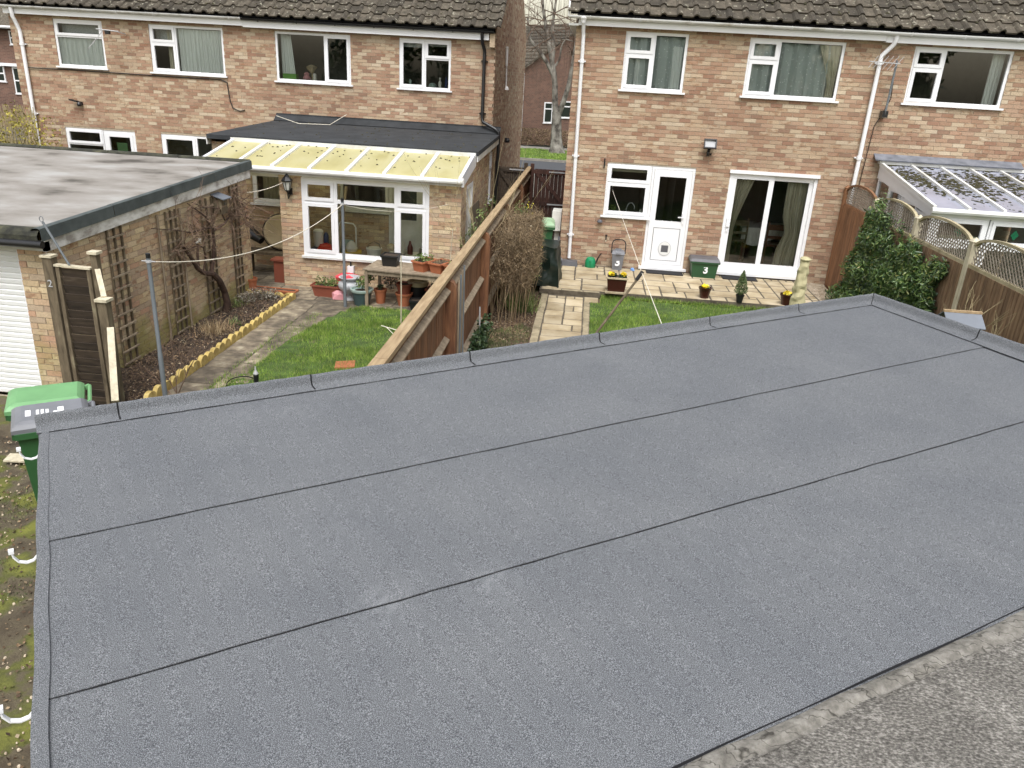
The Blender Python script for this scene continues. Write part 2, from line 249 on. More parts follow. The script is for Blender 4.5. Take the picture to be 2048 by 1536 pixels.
# ---------------------------------------------------------------- mesh helpers
def wloc(o):
    v = Vector((0, 0, 0))
    while o is not None: v += o.location; o = o.parent
    return v
class MB:
    """collects shapes in world coordinates; build() links them as ONE mesh object"""
    def __init__(s): s.v = []; s.f = []; s.r = []; s.rv = None
    def quad(s, *p):
        k = len(s.v); s.v += [tuple(q) for q in p]; s.f.append(tuple(range(k, k+len(p)))); s.r.append(s.rv or 0.0)
    def box(s, x0, x1, y0, y1, z0, z1): s.obox((x0, y0, z0), (x1-x0, 0, 0), (0, y1-y0, 0), (0, 0, z1-z0))
    def obox(s, o, a, b, c):
        o, a, b, c = Vector(o), Vector(a), Vector(b), Vector(c); k = len(s.v)
        if a.cross(b).dot(c) < 0: a, b = b, a
        for q in (o, o+a, o+a+b, o+b, o+c, o+a+c, o+a+b+c, o+b+c): s.v.append(tuple(q))
        for f in ((3, 2, 1, 0), (4, 5, 6, 7), (0, 1, 5, 4), (1, 2, 6, 5), (2, 3, 7, 6), (3, 0, 4, 7)):
            s.f.append(tuple(k+i for i in f)); s.r.append(s.rv or 0.0)
    def bar(s, p, q, w, h, upv=(0, 0, 1)):
        """a square-section bar from p to q, w wide, h along upv"""
        p, q = Vector(p), Vector(q); d = q-p; u = Vector(upv); side = d.cross(u)
        if side.length < 1e-6: u = Vector((0, 1, 0)); side = d.cross(u)
        side.normalize(); u = side.cross(d).normalized()
        s.obox(p-side*w/2-u*h/2, d, side*w, u*h)
    def tube(s, pts, r, n=8, cap=True):
        pts = [Vector(p) for p in pts]; k0 = len(s.v); m = len(pts)
        rs = r if isinstance(r, (list, tuple)) else [r]*m
        t0 = (pts[1]-pts[0]).normalized(); ref = Vector((0, 0, 1)) if abs(t0.z) < .9 else Vector((1, 0, 0))
        for i, p in enumerate(pts):
            t = (pts[min(i+1, m-1)]-pts[max(i-1, 0)])
            t = t.normalized() if t.length > 1e-9 else t0
            a = t.cross(ref).normalized(); ref = a.cross(t).normalized(); b = a.cross(t)
            for j in range(n):
                g = 2*math.pi*j/n; s.v.append(tuple(p+a*rs[i]*math.cos(g)+b*rs[i]*math.sin(g)))
        for i in range(m-1):
            for j in range(n):
                s.f.append((k0+i*n+j, k0+(i+1)*n+j, k0+(i+1)*n+(j+1) % n, k0+i*n+(j+1) % n)); s.r.append(s.rv or 0.0)
        if cap and n > 2:
            s.f.append(tuple(k0+j for j in range(n))); s.f.append(tuple(k0+(m-1)*n+j for j in reversed(range(n)))); s.r += [s.rv or 0.0]*2
    def lathe(s, c, prof, n=18, sq=0.0, jit=0.0):
        """prof = [(radius, z)]; sq > 0 squares the section"""
        k0 = len(s.v); m = len(prof)
        for r, z in prof:
            for j in range(n):
                g = 2*math.pi*(j+.5)/n; cx, sx = math.cos(g), math.sin(g)
                q = 1.0
                if sq: q = (1-sq)+sq/max(abs(cx), abs(sx))
                q *= 1+random.uniform(-jit, jit)
                s.v.append((c[0]+r*q*cx, c[1]+r*q*sx, c[2]+z))
        for i in range(m-1):
            for j in range(n):
                s.f.append((k0+i*n+j, k0+i*n+(j+1) % n, k0+(i+1)*n+(j+1) % n, k0+(i+1)*n+j)); s.r.append(0.0)
        s.f.append(tuple(k0+j for j in reversed(range(n)))); s.f.append(tuple(k0+(m-1)*n+j for j in range(n))); s.r += [0.0]*2
    def taper(s, c, lo, hi, h, ang=0.0):
        """a tapered rectangular tub: lo, hi = (half x, half y) at the bottom and top"""
        k = len(s.v); ca_, sa_ = math.cos(ang), math.sin(ang)
        for (hx, hy), z in ((lo, 0), (hi, h)):
            for sx, sy in ((-1, -1), (1, -1), (1, 1), (-1, 1)):
                x, y = sx*hx, sy*hy; s.v.append((c[0]+x*ca_-y*sa_, c[1]+x*sa_+y*ca_, c[2]+z))
        for f in ((3, 2, 1, 0), (4, 5, 6, 7), (0, 1, 5, 4), (1, 2, 6, 5), (2, 3, 7, 6), (3, 0, 4, 7)):
            s.f.append(tuple(k+i for i in f)); s.r.append(0.0)
    def rim(s, c, hx, hy, w, h, ang=0.0):
        ca_, sa_ = math.cos(ang), math.sin(ang)
        def P(x, y): return Vector((c[0]+x*ca_-y*sa_, c[1]+x*sa_+y*ca_, c[2]))
        A = [P(-hx, -hy), P(hx, -hy), P(hx, hy), P(-hx, hy)]
        for i in range(4): s.bar(A[i]+Vector((0, 0, h/2)), A[(i+1) % 4]+Vector((0, 0, h/2)), w, h)
    def build(s, name, mat, parent=None, smooth=False, loc=None):
        me = bpy.data.meshes.new(name); base = wloc(parent) if parent else Vector(loc or (0, 0, 0))
        v = np.array(s.v, dtype=np.float64)-np.array(base)
        me.from_pydata(v.tolist(), [], s.f)
        if any(s.r):
            a = me.attributes.new('rnd', 'FLOAT', 'FACE'); a.data.foreach_set('value', s.r)
        if smooth:
            me.polygons.foreach_set('use_smooth', [True]*len(me.polygons))
            try: me.set_sharp_from_angle(angle=math.radians(40))
            except Exception: pass
        me.materials.append(MATS[mat] if isinstance(mat, str) else mat)
        o = bpy.data.objects.new(name, me); COL.objects.link(o)
        if parent: o.parent = parent
        else: o.location = base
        return o
def thing(name, label, cat, loc=(0, 0, 0), group=None):
    o = bpy.data.objects.new(name, None); COL.objects.link(o); o.location = loc; o.empty_display_size = .1
    o['label'] = label; o['category'] = cat
    if group: o['group'] = group
    return o
def tag(o, label, cat, group=None, kind=None):
    if label: o['label'] = label
    if cat: o['category'] = cat
    if group: o['group'] = group
    if kind: o['kind'] = kind
    return o
def struct(o, label=None, cat=None):
    o['kind'] = 'structure'
    return tag(o, label, cat)
def stuff(o, label=None, cat=None):
    o['kind'] = 'stuff'
    return tag(o, label, cat)
def np_mesh(name, V, F, mat, parent=None, rnd=None, smooth=False):
    """V (N,3) world coordinates, F (M,k) indices"""
    V = np.asarray(V, dtype=np.float64); F = np.asarray(F, dtype=np.int32)
    if parent: V = V-np.array(wloc(parent))
    me = bpy.data.meshes.new(name); k = F.shape[1]
    me.vertices.add(len(V)); me.vertices.foreach_set('co', V.astype(np.float32).ravel())
    me.loops.add(F.size); me.loops.foreach_set('vertex_index', F.ravel())
    me.polygons.add(len(F)); me.polygons.foreach_set('loop_start', np.arange(0, F.size, k, dtype=np.int32))
    me.update(calc_edges=True); me.validate()
    if rnd is not None:
        a = me.attributes.new('rnd', 'FLOAT', 'FACE'); a.data.foreach_set('value', np.asarray(rnd, dtype=np.float32))
    if smooth: me.polygons.foreach_set('use_smooth', [True]*len(me.polygons))
    me.materials.append(MATS[mat]); o = bpy.data.objects.new(name, me); COL.objects.link(o)
    if parent: o.parent = parent
    return o
def leaves(name, P, size, mat, parent=None, up_bias=0.3, out=None, aspect=.5, jit=.4, droop=0.0):
    """one small bent leaf (two triangles) at each point of P"""
    P = np.asarray(P); n = len(P)
    d = RNG.normal(size=(n, 3)); d[:, 2] += up_bias
    if out is not None: d += out
    d /= np.linalg.norm(d, axis=1, keepdims=True)+1e-9
    t = RNG.normal(size=(n, 3)); t[:, 2] -= droop; t -= d*(t*d).sum(1, keepdims=True); t /= np.linalg.norm(t, axis=1, keepdims=True)+1e-9
    b = np.cross(d, t); L = size*(1+RNG.uniform(-jit, jit, (n, 1)))
    V = np.stack([P-t*L*.5, P+b*L*aspect*.5+d*L*.1, P+t*L*.5, P-b*L*aspect*.5+d*L*.1], 1).reshape(-1, 3)
    i = np.arange(n)*4; F = np.stack([np.stack([i, i+1, i+2], 1), np.stack([i, i+2, i+3], 1)], 1).reshape(-1, 3)
    return np_mesh(name, V, F, mat, parent, np.repeat(RNG.random(n), 2))
def blades(name, XY, z, h, mat, w=.006, lean=.5, parent=None, hj=.5):
    XY = np.asarray(XY); n = len(XY); z = np.broadcast_to(z, (n,))
    a = RNG.uniform(0, 2*np.pi, n); hh = h*(1+RNG.uniform(-hj, hj, n)); ln = RNG.uniform(0, lean, n)*hh; b2 = RNG.uniform(0, 2*np.pi, n)
    dx, dy = np.cos(a)*w/2, np.sin(a)*w/2
    V = np.stack([np.stack([XY[:, 0]-dx, XY[:, 1]-dy, z], 1), np.stack([XY[:, 0]+dx, XY[:, 1]+dy, z], 1),
                  np.stack([XY[:, 0]+np.cos(b2)*ln, XY[:, 1]+np.sin(b2)*ln, z+hh], 1)], 1).reshape(-1, 3)
    F = np.arange(n*3).reshape(-1, 3)
    return np_mesh(name, V, F, mat, parent, RNG.random(n))
def flakes(name, XY, z, size, mat, parent=None, tilt=.5, aspect=.7):
    XY = np.asarray(XY); n = len(XY); P = np.stack([XY[:, 0], XY[:, 1], np.broadcast_to(z, (n,))], 1)
    o = leaves(name, P, size, mat, parent, up_bias=1/tilt, aspect=aspect); return o
def in_poly(x, y, poly):
    c = np.zeros(len(x), bool); m = len(poly)
    for i in range(m):
        x1, y1 = poly[i]; x2, y2 = poly[(i+1) % m]
        if y1 == y2: continue
        k = ((y1 > y) != (y2 > y)) & (x < (x2-x1)*(y-y1)/(y2-y1)+x1); c ^= k
    return c
def scatter(poly, n):
    xs, ys = [p[0] for p in poly], [p[1] for p in poly]
    x = RNG.uniform(min(xs), max(xs), n); y = RNG.uniform(min(ys), max(ys), n); k = in_poly(x, y, poly)
    return np.stack([x[k], y[k]], 1)
def sheet(name, poly, z, mat, th=.0, parent=None, loc=None):
    b = MB(); b.quad(*[(p[0], p[1], z) for p in poly])
    if th:
        m = len(poly)
        for i in range(m):
            p, q = poly[i], poly[(i+1) % m]; b.quad((p[0], p[1], z-th), (q[0], q[1], z-th), (q[0], q[1], z), (p[0], p[1], z))
    return b.build(name, mat, parent, loc=loc)
def rough_sheet(name, poly, z, amp, step, mat, parent=None):
    """an uneven ground sheet: grid cells whose centre lies in poly, with small random relief"""
    xs, ys = [p[0] for p in poly], [p[1] for p in poly]; nx = int((max(xs)-min(xs))/step)+2; ny = int((max(ys)-min(ys))/step)+2
    gx = min(xs)+np.arange(nx)*step; gy = min(ys)+np.arange(ny)*step; X, Y = np.meshgrid(gx, gy)
    Z = z+RNG.normal(size=X.shape)*amp*.5+amp*np.sin(X*5.1+Y*2.3)*.5+amp*.5*np.sin(Y*7.7-X*3.1)
    V = np.stack([X.ravel(), Y.ravel(), Z.ravel()], 1); c = np.arange(nx*ny).reshape(ny, nx)
    F = np.stack([c[:-1, :-1], c[:-1, 1:], c[1:, 1:], c[1:, :-1]], -1).reshape(-1, 4)
    cx = V[F].mean(1); F = F[in_poly(cx[:, 0], cx[:, 1], poly)]
    return np_mesh(name, V, F, mat, parent, smooth=True)
def text(name, s, h, M, mat, parent, thick=.02, depth=.002):
    cu = bpy.data.curves.new(name, 'FONT'); cu.body = s; cu.size = h; cu.offset = thick*h; cu.extrude = depth; cu.align_x = 'CENTER'; cu.align_y = 'CENTER'
    t = bpy.data.objects.new(name, cu); COL.objects.link(t); bpy.context.view_layer.update()
    me = bpy.data.meshes.new_from_object(t.evaluated_get(bpy.context.evaluated_depsgraph_get())); COL.objects.unlink(t); bpy.data.objects.remove(t)
    me.transform(M); base = wloc(parent); me.transform(Matrix.Translation(-base)); me.materials.clear(); me.materials.append(MATS[mat])
    o = bpy.data.objects.new(name, me); COL.objects.link(o); o.parent = parent; return o
def frame(o, right, upv):
    r, u = Vector(right).normalized(), Vector(upv).normalized(); n = r.cross(u)
    return Matrix(((r.x, u.x, n.x, o[0]), (r.y, u.y, n.y, o[1]), (r.z, u.z, n.z, o[2]), (0, 0, 0, 1)))
# ---------------------------------------------------------------- pieces that can be picked apart: nearest 300 single, the rest joined
EYE = Vector((0, 0, 3.6)); KEEP = 300
class Pieces:
    def __init__(s, owner, single, rest, mesh, mat): s.o, s.n, s.rn, s.me, s.mat = owner, single, rest, mesh, mat; s.full = []; s.cut = []; s.keep = KEEP
    def finish(s):
        base = wloc(s.o); s.full.sort(key=lambda t: (t[0].translation-EYE).length+t[1])
        for M, pen in s.full[:s.keep]:
            o = bpy.data.objects.new(s.n, s.me); COL.objects.link(o); o.parent = s.o
            o.matrix_basis = Matrix.Translation(-base) @ M
        rest = s.full[s.keep:]
        if rest:
            nv = len(s.me.vertices); v = np.empty(nv*3); s.me.vertices.foreach_get('co', v); v = v.reshape(-1, 3)
            fs = [tuple(p.vertices) for p in s.me.polygons]; b = MB(); k = 0
            for M, pen in rest:
                m = np.array(M); w = v @ m[:3, :3].T+m[:3, 3]; b.v += w.tolist(); r = random.random()
                b.f += [tuple(i+k for i in f) for f in fs]; b.r += [r]*len(fs); k += nv
        else: b = MB()
        for box in s.cut: b.rv = random.random()+1e-4; b.obox(*box)
        if b.f: b.build(s.rn, s.mat, s.o)['kind'] = 'stuff'
BRICKS = {}
def brick_mesh(mat):
    b = MB(); b.obox((-.1075, 0, -.0325), (.215, 0, 0), (0, .02, 0), (0, 0, .065))
    me = bpy.data.meshes.new('brick'); me.from_pydata(b.v, [], [f for i, f in enumerate(b.f)]); me.materials.append(MATS[mat]); return me
def bricks_of(owner, mat):
    key = (owner.name, mat)
    if key not in BRICKS:
        BRICKS[key] = Pieces(owner, 'brick', 'brickwork', brick_mesh(mat), mat)
        if owner is HB: BRICKS[key].keep = 180 if mat == 'brick_porch' else 120
    return BRICKS[key]
def minus(segs, a, b):
    out = []
    for s, e in segs:
        if b <= s or a >= e: out.append((s, e))
        else:
            if a > s: out.append((s, a))
            if b < e: out.append((b, e))
    return out
def brick_wall(owner_at, org, U, u0, u1, z0, z1, holes=(), top=None, pen=0.0, mat='brick_house', mortar_owner=None):
    """a wall of single bricks: org = xy at u = 0, U = unit direction; the outward side is U turned clockwise. owner_at(x, y, z) -> thing.
    holes = [(ua, ub, za, zb)]; top(u) = height limit of a sloping wall"""
    U = Vector((U[0], U[1], 0)); N = Vector((U.y, -U.x, 0)); O = Vector((org[0], org[1], 0))
    i = 0; z = z0
    while z+.01 < z1:
        zb = min(z+.065, z1); zc = (z+zb)/2; segs = [(u0, u1)]
        if top: segs = [(s, e) for s, e in clip_top(u0, u1, zb, top)]
        for h in holes:
            if zb > h[2]+.004 and z < h[3]-.004: segs = minus(segs, h[0], h[1])
        off = u0-.225+(.1125 if i % 2 else 0)
        for s, e in segs:
            k = math.floor((s-off)/.225)
            while True:
                a = off+k*.225; k += 1
                if a >= e-.01: break
                ua, ub = max(a, s), min(a+.215, e)
                if ub-ua < .03: continue
                pr = random.uniform(.006, .0105); c = O+U*((ua+ub)/2); ow = owner_at(c.x, c.y, zc); pc = bricks_of(ow, mat)
                if ub-ua > .213 and zb-z > .063:
                    M = Matrix(((U.x, -N.x, 0, c.x+N.x*pr), (U.y, -N.y, 0, c.y+N.y*pr), (0, 0, 1, zc+random.uniform(-.0015, .0015)), (0, 0, 0, 1)))
                    pc.full.append((M, pen))
                else:
                    A = O+U*ua+N*pr; pc.cut.append(((A.x, A.y, z), U*(ub-ua), -N*(.02+pr*.5), (0, 0, zb-z)))
        z += .075; i += 1
    if mortar_owner is not None:
        b = MB(); us = sorted({u0, u1, *[h[0] for h in holes if u0 < h[0] < u1], *[h[1] for h in holes if u0 < h[1] < u1]})
        zs = sorted({z0, z1, *[h[2] for h in holes if z0 < h[2] < z1], *[h[3] for h in holes if z0 < h[3] < z1]})
        for ua, ub in zip(us, us[1:]):
            for za, zb in zip(zs, zs[1:]):
                um, zm = (ua+ub)/2, (za+zb)/2
                if any(h[0] < um < h[1] and h[2] < zm < h[3] for h in holes): continue
                P, Q = O+U*ua, O+U*ub
                if top:
                    n = max(1, int((ub-ua)/.3))
                    for q in range(n):
                        c, d = ua+(ub-ua)*q/n, ua+(ub-ua)*(q+1)/n; C, D = O+U*c, O+U*d
                        b.quad((C.x, C.y, za), (D.x, D.y, za), (D.x, D.y, max(za, min(zb, top(d)))), (C.x, C.y, max(za, min(zb, top(c)))))
                else: b.quad((P.x, P.y, za), (Q.x, Q.y, za), (Q.x, Q.y, zb), (P.x, P.y, zb))
        for h in holes:   # reveals
            P, Q = O+U*h[0], O+U*h[1]; I = -N*.12
            for p, q in (((P, h[2]), (P, h[3])), ((Q, h[3]), (Q, h[2])), ((P, h[3]), (Q, h[3])), ((Q, h[2]), (P, h[2]))):
                A, B = Vector((p[0].x, p[0].y, p[1])), Vector((q[0].x, q[0].y, q[1])); b.quad(A, B, B+I, A+I)
        b.build('mortar', 'mortar', mortar_owner)
def clip_top(u0, u1, z, top):
    n = 400; ok = [top(u0+(u1-u0)*(k+.5)/n) >= z for k in range(n)]; out = []; s = None
    for k in range(n+1):
        if k < n and ok[k] and s is None: s = u0+(u1-u0)*k/n
        if (k == n or not ok[k]) and s is not None: out.append((s, u0+(u1-u0)*k/n)); s = None
    return out
# ---------------------------------------------------------------- windows
def plate(b, fr, rect, holes, d0, d1):
    """a flat frame: rect minus holes, from depth d1 (inner) to d0 (outer face); fr = (org, U, N) ; rect = (ua, ub, za, zb)"""
    O, U, N = fr
    def P(u, z, d): return O+U*u+N*d+Vector((0, 0, z))
    us = sorted({rect[0], rect[1], *[h[0] for h in holes], *[h[1] for h in holes]}); zs = sorted({rect[2], rect[3], *[h[2] for h in holes], *[h[3] for h in holes]})
    for ua, ub in zip(us, us[1:]):
        for za, zb in zip(zs, zs[1:]):
            um, zm = (ua+ub)/2, (za+zb)/2
            if any(h[0] < um < h[1] and h[2] < zm < h[3] for h in holes): continue
            b.quad(P(ua, za, d0), P(ub, za, d0), P(ub, zb, d0), P(ua, zb, d0)); b.quad(P(ub, za, d1), P(ua, za, d1), P(ua, zb, d1), P(ub, zb, d1))
    for k, h in enumerate([rect]+list(holes)):
        c = [(h[0], h[2]), (h[1], h[2]), (h[1], h[3]), (h[0], h[3])]
        for i in range(4):
            (ua, za), (ub, zb) = c[i], c[(i+1) % 4]
            q = [P(ua, za, d1), P(ub, zb, d1), P(ub, zb, d0), P(ua, za, d0)]
            b.quad(*(q if k == 0 else q[::-1]))
def wfr(org, U):
    U = Vector((U[0], U[1], 0)); return Vector((org[0], org[1], 0)), U, Vector((U.y, -U.x, 0))
def window(owner, fr, rect, cells, name='window', sill=True, set_in=.012, glass='glass', frame_mat='upvc', room=2.2, bar=.05, label=None, glasses=None):
    """cells = [(a0, a1, b0, b1, kind)] in fractions of rect from its lower left corner; kind 'f' fixed light, 'o' opening light"""
    O, U, N = fr; ua, ub, za, zb = rect; w, h = ub-ua, zb-za
    root = MB(); holes = []; sashes = []; has = False; panes = []
    for (a0, a1, b0, b1, kind) in cells:
        c = [ua+a0*w, ua+a1*w, za+b0*h, za+b1*h]
        e = [bar if a0 == 0 else bar*.5, bar if a1 == 1 else bar*.5, bar if b0 == 0 else bar*.5, bar if b1 == 1 else bar*.5]
        g = (c[0]+e[0], c[1]-e[1], c[2]+e[2], c[3]-e[3])
        if kind in 'od':
            k = .045 if kind == 'o' else .06; has = True
            s = (g[0]-.012, g[1]+.012, g[2]-.012, g[3]+.012); gi = (g[0]+k, g[1]-k, g[2]+k, g[3]-k)
            sash = MB(); plate(sash, fr, s, [gi], -set_in+.018, -set_in-.03); sashes.append(sash); panes.append(gi)
        else: panes.append(g)
        holes.append(g)
    plate(root, fr, rect, holes, -set_in, -set_in-.06)
    r = root.build(name, frame_mat, owner)
    if label: r['label'] = label
    for s_ in sashes: s_.build('sash', frame_mat, r)
    for i, g in enumerate(panes):
        p = MB(); d = -set_in-.022
        p.quad(*[O+U*a+N*d+Vector((0, 0, z)) for a, z in ((g[0], g[2]), (g[1], g[2]), (g[1], g[3]), (g[0], g[3]))])
        p.build('pane', (glasses or {}).get(i, glass), r)
    if sill:
        s = MB(); s.obox(O+U*(ua-.05)+N*-.02+Vector((0, 0, za-.035)), U*(w+.10), N*.085, (0, 0, .035)); s.build('sill', frame_mat, r)
    if room:
        q = MB(); P = lambda u, z, d: O+U*u-N*d+Vector((0, 0, z)); x0, x1, d0, d1 = ua-.5, ub+.5, .13, room
        z0, z1 = (za-.9 if sill else za), zb+.12
        q.quad(P(x0, z0, d1), P(x1, z0, d1), P(x1, z1, d1), P(x0, z1, d1)); q.quad(P(x0, z0, d0), P(x0, z0, d1), P(x0, z1, d1), P(x0, z1, d0)); q.quad(P(x1, z0, d1), P(x1, z0, d0), P(x1, z1, d0), P(x1, z1, d1))
        q.quad(P(x0, z1, d0), P(x0, z1, d1), P(x1, z1, d1), P(x1, z1, d0)); q.quad(P(x0, z0, d1), P(x0, z0, d0), P(x1, z0, d0), P(x1, z0, d1))
        q.build('room_wall', 'room', r)
    return r
def drape(parent, fr, ua, ub, za, zb, depth, waves, amp, mat, name='curtain', shape=None):
    """a hanging curtain with folds; shape(t, s) -> (u shift) for tied-back curtains; t = 0 bottom .. 1 top"""
    O, U, N = fr; n = max(24, waves*8); rows = 12; b = MB()
    for j in range(rows+1):
        t = j/rows
        for i in range(n+1):
            s = i/n; u = ua+(ub-ua)*s
            if shape: u = shape(t, s)
            ph = 2*math.pi*waves*s; d = depth-amp*math.sin(ph+.7*math.sin(ph*.37))-amp*.4*math.sin(ph*2.3+t)
            b.v.append(tuple(O+U*u-N*d+Vector((0, 0, za+(zb-za)*t))))
    for j in range(rows):
        for i in range(n):
            k = j*(n+1)+i; b.f.append((k, k+1, k+n+2, k+n+1)); b.r.append(0)
    return b.build(name, mat, parent, smooth=True)
# ---------------------------------------------------------------- roof tiles
def tile_mesh():
    prof = [(-.005, .012), (.02, .002), (.11, 0), (.19, .002), (.205, .022), (.228, .046), (.262, .052), (.292, .036), (.312, .014)]
    v = []; f = []; n = len(prof)
    for y, dz in ((0, .042), (.40, .006)):
        for x, z in prof: v.append((x, y, z+dz))
    for x, z in prof: v.append((x, .004, z+.010))
    for i in range(n-1):
        f.append((i, i+1, n+i+1, n+i)); f.append((2*n+i, 2*n+i+1, i+1, i))
    me = bpy.data.meshes.new('roof_tile'); me.from_pydata(v, [], f); me.materials.append(MATS['roof_tile'])
    return me
TILE = None
def tile_roof(owner_at, x0, x1, ye, ze, slope, rows, pcs):
    global TILE
    cs, sn = math.cos(slope), math.sin(slope); n = round((x1-x0)/.3)
    for r in range(rows):
        for k in range(n):
            x = x0+k*.3; y = ye+r*.34*cs; z = ze+r*.34*sn
            M = Matrix.Translation((x, y, z)) @ Matrix.Rotation(slope+random.uniform(-.02, .02), 4, 'X') @ Matrix.Rotation(random.uniform(-.014, .014), 4, 'Z') @ Matrix.Translation((0, random.uniform(-.012, .008), 0))
            pcs[owner_at(x)].full.append((M, 0.0))
# ================================================================ THE SETTING: ground
R3 = 3.6
struct(sheet('ground', [(-300, -60), (300, -60), (300, 300), (-300, 300)], -.62, 'ground_mix'))
struct(rough_sheet('yard_ground', [(-13, -3), (-2.6, -3), (-2.3, 3.0), (-2.3, 3.6), (-5.0, 8.15), (-13, 8.15)], -.43, .018, .09, 'yard'))
# ================================================================ HOUSES
HA = thing('house', 'brick house with a white gutter, standing behind the flat-roofed garage', 'house', (-11.5, 19.3, -.43))
HB = thing('house', 'brick house with a black gutter, dark flat-roofed extension and yellow lean-to porch roof', 'house', (-5.5, 19.3, -.43))
H3 = thing('house', 'brick house with white sliding patio doors and a kitchen door with a cat flap', 'house', (2.5, 16.15, 0))
H4 = thing('house', 'brick house behind the white conservatory with moss on its roof', 'house', (8.5, 16.15, 0))
lh = lambda x, y, z: HA if x < -8.35 else HB
rh = lambda x, y, z: H3 if x < 5.2 else H4
U_X, U_Y = (1, 0), (0, 1)
fL, fR = wfr((0, 19.3), U_X), wfr((0, 16.15), U_X)
SLOPE = math.radians(32); TS = math.tan(SLOPE)
# ---- right block, facade
W1 = (.49, 1.67, 3.49, 4.52); W2 = (2.81, 4.56, 3.50, 4.52); W3 = (5.80, 7.55, 3.54, 4.52)
KW = (.38, 1.28, 1.06, 2.10); KD = (1.28, 2.14, .07, 2.10); PD = (2.82, 4.53, .09, 2.12)
brick_wall(rh, (0, 16.15), U_X, -.45, 5.2, -.125, 4.62, [W1, W2, KW, KD, PD], mortar_owner=H3)
brick_wall(rh, (0, 16.15), U_X, 5.2, 12.6, -.125, 4.62, [W3, (5.9, 8.1, 0, 2.0)], mortar_owner=H4)
topR = lambda u: 4.72+TS*min(u-.15, 8.2-u) if 0 <= u <= 8.2 else 4.6
brick_wall(rh, (-.45, 24.3), (0, -1), 0, 8.15, -.125, 7.3, [], top=topR, pen=40, mortar_owner=H3)
for own, x0, x1 in ((H3, -.45, 5.2), (H4, 5.2, 12.6)):
    b = MB(); b.quad((x1, 24.3, -.1), (x0, 24.3, -.1), (x0, 24.3, 4.7), (x1, 24.3, 4.7))
    if own is H4: b.quad((12.6, 16.15, -.1), (12.6, 24.3, -.1), (12.6, 24.3, 4.7), (12.6, 20.2, 7.2), (12.6, 16.15, 4.7))
    b.build('wall', 'brick_house', own)
    b = MB(); b.quad((x1, 24.5, 4.6), (x0-.1, 24.5, 4.6), (x0-.1, 20.05, 7.42), (x1, 20.05, 7.42)); b.build('rear_roof', 'roof_tile', own)
pcs = {}
for h in (HA, HB, H3, H4):
    TILE = TILE or tile_mesh(); pcs[h.name] = Pieces(h, 'roof_tile', 'roof_tiling', TILE, 'roof_tile')
tile_roof(lambda x: (H3 if x < 5.15 else H4).name, -.62, 12.7, 15.88, 4.77, SLOPE, 14, pcs)
tile_roof(lambda x: (HA if x < -8.35 else HB).name, -14.55, -2.35, 19.0, 4.575, SLOPE, 14, pcs)
def underlay(own, x0, x1, ye, ze):
    b = MB(); L = 14.2*.34; b.quad((x0, ye, ze-.02), (x1, ye, ze-.02), (x1, ye+L*math.cos(SLOPE), ze-.02+L*math.sin(SLOPE)), (x0, ye+L*math.cos(SLOPE), ze-.02+L*math.sin(SLOPE)))
    b.build('roof_underlay', 'bitumen', own)
underlay(H3, -.58, 5.2, 15.9, 4.77); underlay(H4, 5.2, 12.6, 15.9, 4.77); underlay(HA, -14.5, -8.35, 19.02, 4.575); underlay(HB, -8.35, -2.37, 19.02, 4.575)
# ---- left block
LW1 = (-13.18, -11.94, 3.25, 4.31); LW2 = (-10.77, -8.93, 3.24, 4.30); LW3 = (-7.65, -5.82, 3.21, 4.30); LW4 = (-4.65, -3.42, 3.21, 4.30)
LG1 = (-13.28, -12.28, .85, 1.81); LD1 = (-12.28, -11.43, -.33, 1.80); LG2 = (-10.75, -8.95, -.33, 1.80)
brick_wall(lh, (0, 19.3), U_X, -14.3, -8.35, -.475, 4.4, [LW1, LW2, LG1, LD1, LG2], mortar_owner=HA)
brick_wall(lh, (0, 19.3), U_X, -8.35, -2.38, -.475, 4.4, [LW3, LW4], mortar_owner=HB)
topL = lambda u: 4.775+TS*(u if u < 4.05 else 8.1-u)
brick_wall(lh, (-2.38, 19.3), U_Y, 0, 8.1, -.475, 7.3, [], top=topL, pen=6, mortar_owner=HB)
for own, x0, x1 in ((HA, -14.3, -8.35), (HB, -8.35, -2.38)):
    b = MB(); b.quad((x1, 27.4, -.4), (x0, 27.4, -.4), (x0, 27.4, 4.7), (x1, 27.4, 4.7))
    if own is HA: b.quad((-14.3, 27.4, -.4), (-14.3, 19.3, -.4), (-14.3, 19.3, 4.7), (-14.3, 23.3, 7.2), (-14.3, 27.4, 4.7))
    b.build('wall', 'brick_house', own)
    b = MB(); b.quad((x1, 27.6, 4.55), (x0, 27.6, 4.55), (x0, 23.1, 7.15), (x1, 23.1, 7.15)); b.build('rear_roof', 'roof_tile', own)
